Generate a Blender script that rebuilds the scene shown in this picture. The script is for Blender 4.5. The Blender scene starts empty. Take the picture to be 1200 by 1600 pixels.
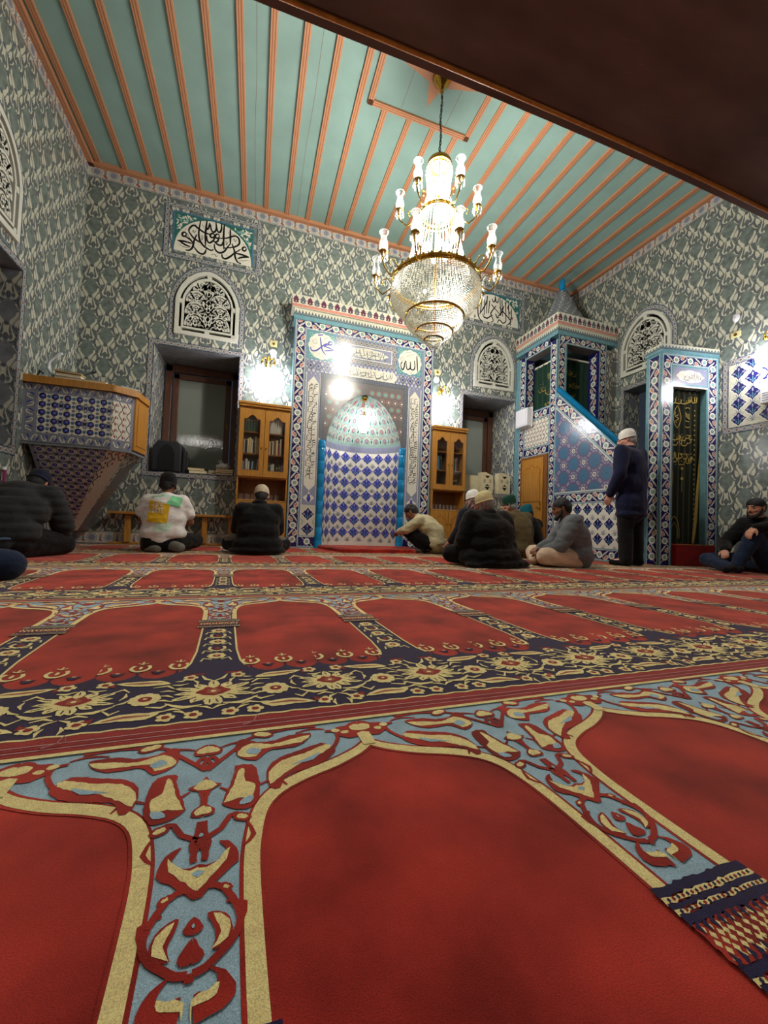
import bpy, math, random
import numpy as np
from mathutils import Vector, Matrix, noise as mnoise
R_ = random.Random(7)
SC = bpy.context.scene
COL = SC.collection
# ------------------------------------------------------------------ camera
cam_d = bpy.data.cameras.new('camera'); cam = bpy.data.objects.new('camera', cam_d); COL.objects.link(cam)
def _rod(w):
    w = np.array(w, float); th = np.linalg.norm(w); k = w/th
    K = np.array([[0,-k[2],k[1]],[k[2],0,-k[0]],[-k[1],k[0],0]])
    return np.eye(3)+math.sin(th)*K+(1-math.cos(th))*K@K
_RW = _rod((-1.5816,.2860,.2196))
_M = Matrix([list(r) for r in _RW.T]).to_4x4(); _M.translation = (0,0,.40)
cam.matrix_world = _M
cam_d.sensor_fit = 'VERTICAL'; cam_d.sensor_height = 36; cam_d.sensor_width = 27
cam_d.lens = 615.5/1600*36; cam_d.clip_start = .01; cam_d.clip_end = 60
SC.camera = cam
# ------------------------------------------------------------------ view, world
SC.view_settings.view_transform = 'Standard'; SC.view_settings.look = 'None'
SC.view_settings.gamma = 1; SC.view_settings.use_curve_mapping = False
SC.view_settings.exposure = 1.05
SC.cycles.use_denoising = True
SC.cycles.max_bounces = 6; SC.cycles.diffuse_bounces = 3; SC.cycles.glossy_bounces = 3
SC.cycles.transmission_bounces = 4; SC.cycles.transparent_max_bounces = 10
SC.cycles.caustics_reflective = False; SC.cycles.caustics_refractive = False
SC.cycles.sample_clamp_indirect = 4.0; SC.cycles.blur_glossy = 1.0
W = bpy.data.worlds.new('night'); SC.world = W; W.use_nodes = True
W.node_tree.nodes['Background'].inputs[0].default_value = (.02,.025,.035,1)
W.node_tree.nodes['Background'].inputs[1].default_value = .5
# ------------------------------------------------------------------ room numbers (metres; camera stands at x=0,y=0)
XL, XR, YF, ZC, YB = -2.37, 5.99, 6.36, 5.25, -3.6
GZ, GY = 2.70, 1.75          # gallery underside and its front edge
CHX, CHY = 1.72, 3.74        # chandelier axis
LAMPS = []
def lamp(name, loc, power, col=(1,.93,.80), r=.05, kind='POINT', size=.3, rot=None, sy=None, parent=None):
    d = bpy.data.lights.new(name, kind); d.energy = power; d.color = col
    if kind == 'POINT': d.shadow_soft_size = r
    if kind == 'AREA':
        d.shape = 'RECTANGLE'; d.size = size; d.size_y = sy or size
    o = bpy.data.objects.new(name, d); COL.objects.link(o); o.location = loc
    if rot: o.rotation_euler = rot
    LAMPS.append(o); return o
K_CH, K_SC, K_MI, K_TB = 1.0, 1.0, 1.0, 1.0   # strength of chandelier, sconces, niche lamp, tubes behind the camera
# the chandelier's bulbs
for i in range(6):
    a = i*math.pi/3+.82
    lamp('chandelier_bulb_light', (CHX+.13*math.cos(a), CHY+.13*math.sin(a), 3.32), 21*K_CH, (1,.965,.89), .05)
lamp('chandelier_bulb_light', (CHX, CHY+.02, 4.13), 100*K_CH, (1,.965,.89), .05)
lamp('chandelier_bulb_light', (CHX, CHY+.03, 3.86), 40*K_CH, (1,.965,.89), .05)
lamp('chandelier_bulb_light', (CHX, CHY, 2.78), 16*K_CH, (1,.965,.89), .05)
for x,y in ((-1.60,1.60), (3.2,-1.7)):
    lamp('tube_light', (x,y,2.595), (6 if y > 0 else 16)*K_TB, (1,.97,.93), kind='AREA', size=.9, sy=.10)

# ------------------------------------------------------------------ materials
def lin(c):
    c = c/255. if c > 1 else c
    return c/12.92 if c <= .04045 else ((c+.055)/1.055)**2.4
def rgb(c): return (lin(c[0]),lin(c[1]),lin(c[2]),1)
MAT = {}
def mat(name, col, rough=.5, metal=0, var=0, vs=8, col2=None, bump=0, bs=60, emit=None, es=0, trans=0, alpha=1, coat=0, sheen=0, spec=.5, stretch=None, ior=1.45, detail=3, grain=0):
    m = bpy.data.materials.new(name); m.use_nodes = True; nt = m.node_tree; b = nt.nodes['Principled BSDF']
    c = rgb(col); b.inputs['Base Color'].default_value = c
    b.inputs['Roughness'].default_value = rough; b.inputs['Metallic'].default_value = metal
    b.inputs['IOR'].default_value = ior
    b.inputs['Specular IOR Level'].default_value = spec
    b.inputs['Transmission Weight'].default_value = trans; b.inputs['Alpha'].default_value = alpha
    b.inputs['Coat Weight'].default_value = coat; b.inputs['Coat Roughness'].default_value = .08
    b.inputs['Sheen Weight'].default_value = sheen; b.inputs['Sheen Tint'].default_value = (1,.78,.62,1)
    if emit: b.inputs['Emission Color'].default_value = rgb(emit); b.inputs['Emission Strength'].default_value = es
    tc = None
    def coord():
        nonlocal tc
        if tc is None:
            t = nt.nodes.new('ShaderNodeNewGeometry'); mp = nt.nodes.new('ShaderNodeMapping')
            if stretch: mp.inputs['Scale'].default_value = stretch
            nt.links.new(t.outputs['Position'], mp.inputs['Vector']); tc = mp.outputs['Vector']
        return tc
    if var or col2:
        n = nt.nodes.new('ShaderNodeTexNoise'); n.inputs['Scale'].default_value = vs; n.inputs['Detail'].default_value = detail
        nt.links.new(coord(), n.inputs['Vector'])
        r = nt.nodes.new('ShaderNodeMapRange'); r.inputs[1].default_value = .32; r.inputs[2].default_value = .68
        nt.links.new(n.outputs['Fac'], r.inputs[0])
        mx = nt.nodes.new('ShaderNodeMix'); mx.data_type = 'RGBA'
        nt.links.new(r.outputs[0], mx.inputs[0])
        c2 = rgb(col2) if col2 else tuple(min(1,v*(1+var)) for v in c[:3])+(1,)
        c1 = c if col2 else tuple(v*(1-var) for v in c[:3])+(1,)
        mx.inputs[6].default_value = c1; mx.inputs[7].default_value = c2
        last = mx.outputs[2]
        if grain:
            n2 = nt.nodes.new('ShaderNodeTexNoise'); n2.inputs['Scale'].default_value = 620; n2.inputs['Detail'].default_value = 2; nt.links.new(coord(), n2.inputs['Vector'])
            r2 = nt.nodes.new('ShaderNodeMapRange'); r2.inputs[1].default_value = .3; r2.inputs[2].default_value = .7; r2.inputs[3].default_value = 1-grain; r2.inputs[4].default_value = 1+grain; nt.links.new(n2.outputs['Fac'], r2.inputs[0])
            ml = nt.nodes.new('ShaderNodeVectorMath'); ml.operation = 'SCALE'; nt.links.new(last, ml.inputs[0]); nt.links.new(r2.outputs[0], ml.inputs['Scale']); last = ml.outputs[0]
        nt.links.new(last, b.inputs['Base Color'])
    if bump:
        n = nt.nodes.new('ShaderNodeTexNoise'); n.inputs['Scale'].default_value = bs; n.inputs['Detail'].default_value = 2
        nt.links.new(coord(), n.inputs['Vector'])
        bp = nt.nodes.new('ShaderNodeBump'); bp.inputs['Strength'].default_value = bump; bp.inputs['Distance'].default_value = .01
        nt.links.new(n.outputs['Fac'], bp.inputs['Height']); nt.links.new(bp.outputs[0], b.inputs['Normal'])
    MAT[name] = m; return m
T = dict(rough=.20, bump=.09, bs=9)          # glazed tile
mat('tile_green', (106,116,110), var=.28, vs=14, **T)
mat('tile_cream', (192,190,170), var=.08, vs=40, **T)
mat('tile_slate', (90,95,98), var=.2, vs=60, **T)
mat('tile_taupe', (112,108,106), **T)
mat('tile_grey', (124,128,134), var=.12, vs=40, **T)
mat('tile_red', (150,84,80), **T)
mat('tile_salmon', (186,128,112), var=.12, vs=50, **T)
mat('tile_navy', (32,30,84), var=.2, vs=60, **T)
mat('tile_cobalt', (62,64,156), var=.2, vs=60, **T)
mat('tile_lilac', (134,137,156), var=.15, vs=90, **T)
mat('tile_white', (214,210,194), var=.05, vs=40, **T)
mat('tile_cyan', (98,140,148), var=.1, vs=20, **T)
mat('tile_teal', (48,100,92), var=.2, vs=60, **T)
mat('tile_turq', (14,120,170), rough=.14, var=.08, vs=10, bump=.05, bs=12)
mat('tile_aqua', (120,166,156), **T)
mat('tile_blue', (70,108,136), var=.12, vs=60, **T)
mat('dome_glaze', (130,156,146), var=.08, vs=30, **T)
mat('tile_black', (24,20,26), **T)
mat('tile_plum', (92,48,66), **T)
mat('tile_mauve', (104,92,122), **T)
mat('plaster', (196,196,182), rough=.75, var=.05, vs=12, bump=.1, bs=120)
mat('marble', (116,120,122), rough=.3, var=.25, vs=9, detail=8)
mat('teal_paint', (122,150,142), rough=.55, var=.06, vs=3)
mat('orange_paint', (178,124,88), rough=.5, var=.08, vs=30, stretch=(6,.4,6))
mat('groove', (116,70,46), rough=.7)
mat('mahogany', (98,80,80), rough=.34, var=.25, vs=2.2, stretch=(1,3,1), coat=.15)
mat('brush_mark', (132,112,108), rough=.5)
mat('gold_trim', (190,134,60), rough=.35, metal=.2, var=.15, vs=30)
mat('oak', (176,122,50), rough=.32, var=.16, vs=7, stretch=(6,6,.6), bump=.03, bs=40, coat=.3)
mat('oak_dark', (128,80,32), rough=.4, var=.2, vs=7, stretch=(6,6,.6))
mat('walnut', (84,52,36), rough=.45, var=.2, vs=8, stretch=(6,6,.5))
mat('carved_wood', (206,196,160), rough=.5, var=.08, vs=14)
mat('dark', (10,10,12), rough=.9)
mat('night', (16,18,20), rough=.9)
mat('black_plastic', (30,32,34), rough=.5)
mat('white_plastic', (218,218,222), rough=.4)
mat('cream_plastic', (214,204,150), rough=.4)
mat('glass_frosted', (128,134,126), rough=.05, bump=.10, bs=26, spec=.8, stretch=(3,3,.8))
mat('brass', (206,164,70), rough=.22, metal=1)
mat('dark_brass', (120,88,44), rough=.3, metal=1)
mat('iron', (60,58,56), rough=.4, metal=.8)
mat('steel', (190,192,196), rough=.25, metal=.9)
mat('bulb', (255,255,255), emit=(255,246,226), es=30)
mat('globe', (255,255,255), emit=(250,248,255), es=26)
mat('niche_globe', (255,255,255), emit=(250,248,255), es=15)
mat('tube_glow', (255,255,255), emit=(255,250,240), es=12)
def crystal(name, col, tr, gr=.12, gc=1.0):
    m = bpy.data.materials.new(name); m.use_nodes = True; nt = m.node_tree; nt.nodes.clear()
    out = nt.nodes.new('ShaderNodeOutputMaterial')
    gl = nt.nodes.new('ShaderNodeBsdfGlossy'); gl.inputs[0].default_value = (gc,gc,gc*.98,1); gl.inputs[1].default_value = gr
    tl = nt.nodes.new('ShaderNodeBsdfTranslucent'); tl.inputs[0].default_value = rgb(col)
    tp = nt.nodes.new('ShaderNodeBsdfTransparent'); tp.inputs[0].default_value = (.97,.97,.95,1)
    a = nt.nodes.new('ShaderNodeMixShader'); a.inputs[0].default_value = .5
    b = nt.nodes.new('ShaderNodeMixShader'); b.inputs[0].default_value = tr
    nt.links.new(gl.outputs[0], a.inputs[1]); nt.links.new(tl.outputs[0], a.inputs[2])
    nt.links.new(a.outputs[0], b.inputs[1]); nt.links.new(tp.outputs[0], b.inputs[2])
    nt.links.new(b.outputs[0], out.inputs[0]); MAT[name] = m
crystal('crystal', (240,238,225), .40)
crystal('bowl_crystal', (146,143,126), .12, .28, .40)
crystal('thin_glass', (240,245,250), .80)
crystal('cabinet_glass', (235,240,240), .90, .04)
crystal('pendant', (250,250,255), .35)
# wool
WL = dict(rough=.95, sheen=.30, bump=.25, bs=900, spec=.08, grain=.26)
mat('wool_red', (126,20,15), vs=5.5, col2=(200,56,42), detail=7, **WL)
mat('wool_darkred', (150,30,26), var=.12, vs=30, **WL)
mat('wool_rim', (158,40,38), var=.12, vs=30, **WL)
mat('wool_blue', (164,194,206), var=.10, vs=25, **WL)
mat('wool_navy', (24,24,66), var=.2, vs=40, **WL)
mat('wool_yellow', (250,226,154), var=.10, vs=60, **WL)
mat('wool_cream', (222,196,140), var=.10, vs=60, **WL)
mat('wool_salmon', (176,92,66), var=.1, vs=40, **WL)
mat('thread', (214,160,160), rough=.9)
# people
mat('skin', (190,134,104), rough=.5, var=.06, vs=30)
mat('skin_pale', (206,150,126), rough=.5, var=.08, vs=30)
mat('skin_brown', (134,86,60), rough=.5, var=.06, vs=30)
def cloth(n, c, **k): mat(n, c, rough=.9, var=k.get('var',.12), vs=k.get('vs',14), bump=k.get('bump',.35), bs=k.get('bs',90), sheen=.1, spec=.2)
cloth('cloth_black', (12,13,14)); cloth('cloth_puffer', (40,42,44)); cloth('cloth_navy', (22,27,54)); cloth('cloth_ink', (24,28,38))
cloth('cloth_white', (226,220,214)); cloth('cloth_beige', (182,170,134)); cloth('cloth_olive', (82,70,44)); cloth('cloth_grey', (104,108,110), bs=200)
cloth('cloth_cream', (208,180,152)); cloth('cloth_jeans', (26,40,62)); cloth('cloth_sock', (104,100,92)); cloth('cloth_trouser', (15,15,18))
cloth('cloth_green', (18,56,42)); cloth('cloth_teal', (20,92,104)); cloth('knit_white', (226,220,210), bs=220, bump=.7); cloth('knit_cream', (220,204,150), bs=220, bump=.7); cloth('knit_beige', (190,172,146), bs=220, bump=.7)
cloth('knit_black', (16,17,20), bs=220, bump=.7); cloth('knit_navy', (22,28,46)); cloth('velvet_green', (22,52,40)); cloth('velvet_dark', (30,34,20)); cloth('velvet_gold', (150,128,60))
cloth('velvet_red', (124,14,14)); cloth('print_yellow', (222,178,40)); cloth('print_green', (132,206,152)); cloth('print_pale', (196,222,196)); cloth('check_blue', (86,110,140))
mat('hair', (20,17,16), rough=.6, bump=.6, bs=160); mat('beard_grey', (150,144,140), rough=.8, bump=.6, bs=160)
mat('eye', (30,24,22), rough=.2); mat('lip', (140,84,74), rough=.5); mat('rubber', (24,24,26), rough=.8)
for n,c in dict(book_green=(46,70,52),book_white=(202,198,186),book_red=(126,40,38),book_blue=(54,76,110),book_brown=(112,80,50),book_cream=(206,188,140),book_black=(34,32,34),book_gold=(196,164,84),book_cyan=(120,160,190)).items(): mat(n, c, rough=.55, var=.06, vs=30)
mat('paper', (214,204,172), rough=.8); mat('bag', (206,210,214), rough=.4, bump=.6, bs=30); mat('magenta', (128,40,84), rough=.6)

# ------------------------------------------------------------------ 2-D patterns
def arc(cx, cy, r, a0, a1, n=10, ry=None):
    t = np.radians(np.linspace(a0, a1, n)); return np.stack([cx+r*np.cos(t), cy+(ry or r)*np.sin(t)], 1)
def spline(pts, k=4, closed=False):
    P = np.array(pts, float); n = len(P); out = []
    rng = n if closed else n-1
    for i in range(rng):
        if closed: p0,p1,p2,p3 = P[i-1],P[i],P[(i+1)%n],P[(i+2)%n]
        else: p0,p1,p2,p3 = P[max(i-1,0)],P[i],P[i+1],P[min(i+2,n-1)]
        for j in range(k):
            t = j/k
            out.append(.5*((2*p1)+(-p0+p2)*t+(2*p0-5*p1+4*p2-p3)*t*t+(-p0+3*p1-3*p2+p3)*t**3))
    if not closed: out.append(P[-1])
    return np.array(out)
class Pat:
    def __init__(s): s.S = []; s.h = 1
    def poly(s, m, pts): s.S.append((m, np.array(pts, float).reshape(-1,2), s.h)); return s
    def blob(s, m, pts, k=3): return s.poly(m, spline(pts, k, True))
    def ell(s, m, cx, cy, rx, ry=None, n=12, rot=0):
        t = np.linspace(0, 2*math.pi, n, endpoint=False); x = rx*np.cos(t); y = (ry or rx)*np.sin(t); c, q = math.cos(rot), math.sin(rot)
        return s.poly(m, np.stack([cx+c*x-q*y, cy+q*x+c*y], 1))
    def rect(s, m, x0, y0, x1, y1): return s.poly(m, [(x0,y0),(x1,y0),(x1,y1),(x0,y1)])
    def ring(s, m, cx, cy, r0, r1, n=12, ry=1.0):
        for i in range(n):
            a, b = 2*math.pi*i/n, 2*math.pi*(i+1)/n
            s.poly(m, [(cx+r*math.cos(t), cy+ry*r*math.sin(t)) for r,t in ((r0,a),(r1,a),(r1,b),(r0,b))])
        return s
    def stroke(s, m, pts, w, sm=0, closed=False):
        P = spline(pts, sm, closed) if sm else np.array(pts, float)
        if closed and not sm or (closed and sm): P = np.vstack([P, P[:1]])
        n = len(P)
        w = np.interp(np.linspace(0,1,n), np.linspace(0,1,len(w)), w) if hasattr(w,'__len__') else np.full(n, w)
        d = np.diff(P, axis=0); L = np.linalg.norm(d, axis=1); L[L<1e-9] = 1e-9; d /= L[:,None]
        nr = np.stack([-d[:,1], d[:,0]], 1)
        N = np.vstack([nr[:1], (nr[:-1]+nr[1:])/2, nr[-1:]])
        if closed: N[0] = N[-1] = (nr[0]+nr[-1])/2
        q = np.linalg.norm(N, axis=1); q[q<.35] = .35; N = N/(q**2)[:,None]*np.minimum(1,q)[:,None]
        A = P+N*(w/2)[:,None]; B = P-N*(w/2)[:,None]
        for i in range(n-1): s.poly(m, [A[i],A[i+1],B[i+1],B[i]])
        return s
    def flower(s, m, cx, cy, r, n=6, pr=None, rot=0):
        pr = pr or r*.45
        for i in range(n):
            a = rot+2*math.pi*i/n; s.ell(m, cx+(r-pr)*math.cos(a), cy+(r-pr)*math.sin(a), pr, n=7)
        return s
    def mirror(s, x=0):
        for m,p,h in list(s.S):
            q = p[::-1].copy(); q[:,0] = 2*x-q[:,0]; s.S.append((m,q,h))
        return s
    def mirrory(s, y=0):
        for m,p,h in list(s.S):
            q = p[::-1].copy(); q[:,1] = 2*y-q[:,1]; s.S.append((m,q,h))
        return s
    def xf(s, sx=1, sy=1, dx=0, dy=0, rot=0):
        o = Pat(); c, q = math.cos(rot), math.sin(rot)
        for m,p,h in s.S:
            x, y = p[:,0]*sx, p[:,1]*sy
            o.S.append((m, np.stack([c*x-q*y+dx, q*x+c*y+dy], 1), h))
        return o
    def add(s, o, dh=0):
        for m,p,h in o.S: s.S.append((m,p,h+dh))
        return s
def rough(p, step, amp, seed=1):
    rr = np.random.RandomState(seed); P = np.array(p); Q = np.roll(P,-1,0); out = []
    for a, b in zip(P, Q):
        L = np.linalg.norm(b-a); n = max(1, int(L/step))
        for i in range(n): out.append(a+(b-a)*i/n)
    out = np.array(out); return out+rr.uniform(-amp, amp, out.shape)
def clip_rect(p, r):
    x0,y0,x1,y1 = r; P = [tuple(v) for v in p]
    for ax, lim, sg in ((0,x0,1),(0,x1,-1),(1,y0,1),(1,y1,-1)):
        if not P: return P
        out = []
        for i in range(len(P)):
            a, b = P[i-1], P[i]; da, db = (a[ax]-lim)*sg, (b[ax]-lim)*sg
            if (da >= 0) != (db >= 0):
                t = da/(da-db); out.append((a[0]+(b[0]-a[0])*t, a[1]+(b[1]-a[1])*t))
            if db >= 0: out.append(b)
        P = out
    return P
def clip_half(p, n, c):
    P = [tuple(v) for v in p]; out = []
    for i in range(len(P)):
        a, b = P[i-1], P[i]; da, db = a[0]*n[0]+a[1]*n[1]-c, b[0]*n[0]+b[1]*n[1]-c
        if (da >= 0) != (db >= 0):
            t = da/(da-db); out.append((a[0]+(b[0]-a[0])*t, a[1]+(b[1]-a[1])*t))
        if db >= 0: out.append(b)
    return out
EPS = .00035
def plane(O, U, V, Nn, flip=False):
    O,U,V,Nn = (np.array(v,float) for v in (O,U,V,Nn))
    return lambda xy, h: O+xy[:,:1]*U+xy[:,1:2]*V+h*Nn
FRONT = lambda y=YF: plane((0,y,0),(1,0,0),(0,0,1),(0,-1,0))       # faces the camera, u=x v=z
LEFTW = lambda x=XL: plane((x,0,0),(0,1,0),(0,0,1),(1,0,0))        # u=y v=z
RIGHTW = lambda x=XR: plane((x,0,0),(0,1,0),(0,0,1),(-1,0,0))
FLOOR = lambda z=0: plane((0,0,z),(1,0,0),(0,1,0),(0,0,1))
class MB:
    def __init__(s): s.v = []; s.f = []; s.m = []; s.n = 0; s.mats = []; s.smooth = []
    def mi(s, m):
        if m not in s.mats: s.mats.append(m)
        return s.mats.index(m)
    def face(s, pts, m, sm=False):
        k = len(pts)
        if k < 3: return
        s.v.append(np.asarray(pts, float).reshape(-1,3)); s.f.append(list(range(s.n, s.n+k))); s.m.append(s.mi(m)); s.smooth.append(sm); s.n += k
    def mesh(s, verts, faces, m, sm=True):
        verts = np.asarray(verts, float); i = s.mi(m)
        s.v.append(verts)
        for f in faces: s.f.append([q+s.n for q in f]); s.m.append(i); s.smooth.append(sm)
        s.n += len(verts)
    def stamp(s, pat, fn, offs=((0,0),), clip=None, h0=0, keep=None):
        offs = np.array(offs, float)
        for i_, (m, p, h) in enumerate(pat.S):
            h = h+(i_%29)*.025
            mi = s.mi(m); n = len(p)
            if clip is None and keep is None:
                q = (p[None]+offs[:,None]).reshape(-1,2); s.v.append(fn(q, (h+h0)*EPS))
                for k in range(len(offs)): s.f.append(list(range(s.n+k*n, s.n+k*n+n))); s.m.append(mi); s.smooth.append(False)
                s.n += len(q)
            else:
                for o in offs:
                    q = p+o; lo, hi = q.min(0), q.max(0)
                    for r in clip:
                        if len(r) == 4 and not callable(r[0]):
                            if lo[0] >= r[2] or hi[0] <= r[0] or lo[1] >= r[3] or hi[1] <= r[1]: continue
                            if lo[0] >= r[0] and hi[0] <= r[2] and lo[1] >= r[1] and hi[1] <= r[3]: c = q
                            else: c = clip_rect(q, r)
                        if len(c) > 2:
                            c = np.array(c); s.v.append(fn(c, (h+h0)*EPS)); s.f.append(list(range(s.n, s.n+len(c)))); s.m.append(mi); s.smooth.append(False); s.n += len(c)
        return s
    def box(s, x0,y0,z0,x1,y1,z1, m, M=None):
        v = np.array([(x,y,z) for x in (x0,x1) for y in (y0,y1) for z in (z0,z1)], float)
        if M is not None: v = (np.array(M)[:3,:3]@v.T).T+np.array(M)[:3,3]
        s.mesh(v, [(0,1,3,2),(4,6,7,5),(0,4,5,1),(2,3,7,6),(0,2,6,4),(1,5,7,3)], m, False); return s
    def prism(s, pts, fn, h0, h1, m, side=None):
        p = np.array(pts, float); n = len(p); a, b = fn(p, h0), fn(p, h1)
        s.mesh(np.vstack([a,b]), [list(range(n)), list(range(n,2*n))]+[(i,(i+1)%n,n+(i+1)%n,n+i) for i in range(n)], m, False); return s
    def tube(s, pts, r, m, k=8, cap=True, closed=False):
        P = np.array(pts, float); n = len(P); rr = np.interp(np.linspace(0,1,n), np.linspace(0,1,len(r)), r) if hasattr(r,'__len__') else np.full(n, r)
        V = []; up = None
        for i in range(n):
            if closed: t = P[(i+1)%n]-P[i-1]
            else: t = P[min(i+1,n-1)]-P[max(i-1,0)]
            t = t/(np.linalg.norm(t)+1e-12)
            if up is None: up = np.array([0,0,1.]) if abs(t[2]) < .9 else np.array([1.,0,0])
            a = np.cross(t, up); a /= np.linalg.norm(a)+1e-12; b = np.cross(a, t); up = b
            for j in range(k):
                q = 2*math.pi*j/k; V.append(P[i]+rr[i]*(math.cos(q)*a+math.sin(q)*b))
        F = []
        for i in range(n if closed else n-1):
            for j in range(k):
                i2 = (i+1)%n; F.append((i*k+j, i*k+(j+1)%k, i2*k+(j+1)%k, i2*k+j))
        if cap and not closed: F += [list(range(k)), list(range((n-1)*k, n*k))]
        s.mesh(V, F, m); return s
    def lathe(s, prof, c, m, k=24, a0=0, a1=2*math.pi, cap=False):
        full = abs(a1-a0-2*math.pi) < 1e-6; kk = k if full else k+1; V = []
        for r, z in prof:
            for j in range(kk):
                t = a0+(a1-a0)*j/k; V.append((c[0]+r*math.cos(t), c[1]+r*math.sin(t), c[2]+z))
        F = []
        for i in range(len(prof)-1):
            for j in range(k):
                j2 = (j+1)%kk if full else j+1; F.append((i*kk+j, i*kk+j2, (i+1)*kk+j2, (i+1)*kk+j))
        s.mesh(V, F, m); return s
    def sphere(s, c, r, m, k=12, sc=(1,1,1)):
        n = max(4, k//2); prof = [(max(1e-4, math.sin(math.pi*i/n))*r, -math.cos(math.pi*i/n)*r) for i in range(n+1)]
        V = []; F = []
        for a, z in prof:
            for j in range(k): t = 2*math.pi*j/k; V.append((c[0]+a*math.cos(t)*sc[0], c[1]+a*math.sin(t)*sc[1], c[2]+z*sc[2]))
        for i in range(n):
            for j in range(k): F.append((i*k+j, i*k+(j+1)%k, (i+1)*k+(j+1)%k, (i+1)*k+j))
        s.mesh(V, F, m); return s
ORG = {}
def obj(name, mb, parent=None, label=None, cat=None, group=None, kind=None, bevel=0):
    V = np.vstack(mb.v)
    if parent is not None: V = V-np.array(ORG[parent.name])
    me = bpy.data.meshes.new(name); me.from_pydata(V.tolist(), [], mb.f)
    for m in mb.mats: me.materials.append(MAT[m])
    me.polygons.foreach_set('material_index', mb.m); me.polygons.foreach_set('use_smooth', mb.smooth); me.update()
    o = bpy.data.objects.new(name, me); COL.objects.link(o)
    if parent is not None: o.parent = parent; ORG[o.name] = ORG[parent.name]
    else: ORG[o.name] = (0,0,0)
    tag(o, label, cat, group, kind)
    if bevel:
        b = o.modifiers.new('bevel','BEVEL'); b.width = bevel; b.segments = 2; b.limit_method = 'ANGLE'
    return o
def tag(o, label=None, cat=None, group=None, kind=None):
    for k, v in (('label',label),('category',cat),('group',group),('kind',kind)):
        if v: o[k] = v
    return o
def thing(name, loc, label=None, cat=None, group=None, kind=None):
    o = bpy.data.objects.new(name, None); COL.objects.link(o); o.location = loc; ORG[o.name] = tuple(loc); o.empty_display_size = .1
    return tag(o, label, cat, group, kind)
def dup(o, loc=None, parent=None, label=None, rotz=None, scale=None):
    c = o.copy(); COL.objects.link(c)
    if parent: c.parent = parent
    if loc is not None: c.location = loc
    if rotz is not None: c.rotation_euler = (0,0,rotz)
    if scale: c.scale = scale
    if label: c['label'] = label
    for ch in o.children: dup(ch, parent=c)
    return c
def grid_cells(full, holes, zs=.05):
    """rectangles that tile `full` around holes; a hole = (u0,v0,u1,v1,fn) fn(v)->(ua,ub) or None"""
    u0,v0,u1,v1 = full; cuts = {v0,v1}
    for h in holes:
        a, b = max(h[1],v0), min(h[3],v1)
        cuts |= {a,b}
        if h[4]: cuts |= set(np.arange(a, b, zs).tolist())
    cuts = sorted(cuts); out = []
    for a, b in zip(cuts[:-1], cuts[1:]):
        if b-a < 1e-6: continue
        m = (a+b)/2; iv = []
        for h in holes:
            if h[1] < m < h[3]:
                q = h[4](m) if h[4] else (h[0],h[2])
                if q: iv.append(q)
        iv.sort(); x = u0
        for p, q in iv:
            if p > x: out.append((x,a,min(p,u1),b))
            x = max(x, q)
        if x < u1: out.append((x,a,u1,b))
    return out
# ------------------------------------------------------------------ wall pattern: damask tile motif (u right, v up), cell .42 x .43
CU, CV = .42, .432
def damask():
    k1, k2 = .21/445, .432/745
    p = Pat()
    def q(pts): return [(x*k1, -y*k2) for x, y in pts]
    p.h = 1
    for x, y, r in ((-75,30,30),(-85,120,30),(-215,-60,34),(-172,-22,34),(-128,-48,28),(-240,-112,30),(-150,205,26),(-105,215,24),(-185,170,28),(-195,80,30),(-200,0,30),(-240,215,0)):
        if r: p.ell('tile_slate', x*k1, -y*k2, r*k1, r*k2, 8)
    p.poly('tile_slate', q([(-95,-150),(-60,-150),(-62,-40),(-95,60),(-120,60),(-100,-40)]))
    p.poly('tile_slate', q([(-300,-150),(-262,-230),(-235,-190),(-250,-60),(-215,0),(-250,-10),(-290,-80)]))
    p.h = 2
    for x, y, r in ((-75,30,14),(-85,120,14),(-215,-60,15),(-172,-22,15),(-128,-48,12),(-150,205,12),(-185,170,12)):
        p.ell('tile_taupe', x*k1, -y*k2, r*k1, r*k2, 6)
    p.poly('tile_cream', q([(-205,-335),(-165,-326),(-150,-262),(-58,-172),(-42,-128),(-86,-80),(-126,-125),(-176,-215),(-208,-262)]))
    p.poly('tile_cream', q([(-240,-215),(-196,-200),(-156,-145),(-126,-78),(-158,-96),(-150,-50),(-185,-76),(-196,-34),(-220,-76),(-246,-130)]))
    p.stroke('tile_cream', q([(-318,-98),(-292,-86),(-280,-50),(-235,-5),(-200,10)]), [.015,.016,.008,.007,.004])
    p.stroke('tile_cream', q([(-78,-85),(-86,-40),(-112,40),(-150,110),(-132,165),(-92,196),(-60,168)]), [.006,.009,.012,.021,.016,.009,.006])
    p.poly('tile_cream', q([(-60,150),(-38,178),(-34,215),(-66,196),(-78,168)]))
    p.mirror()
    p.h = 2
    p.poly('tile_cream', q([(-58,-98),(-18,-72),(18,-72),(58,-98),(44,0),(68,104),(16,50),(-16,50),(-68,104),(-44,0)]))
    p.ell('tile_slate', 0, -112*k2, 38*k1, 66*k2, 10)
    p.ell('tile_slate', 0, 118*k2, 50*k1, 28*k2, 8)
    p.h = 3
    p.ell('tile_taupe', 0, -105*k2, 16*k1, 38*k2, 8)
    p.h = 1
    p.stroke('tile_taupe', q([(-40,260),(0,240),(40,260)]), .004)
    return p
DAM = damask()
def damask_offs(u0,v0,u1,v1, pu=-2.05, pv=4.62):
    o = []
    for j in range(int((v0-pv)/CV*2)-3, int((v1-pv)/CV*2)+4):
        for i in range(int((u0-pu)/CU)-2, int((u1-pu)/CU)+3):
            o.append((pu+i*CU+(CU/2 if j%2 else 0)-.21, pv+j*CV/2))
    return [q for q in o if u0-.25 < q[0] < u1+.25 and v0-.25 < q[1] < v1+.25]
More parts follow.
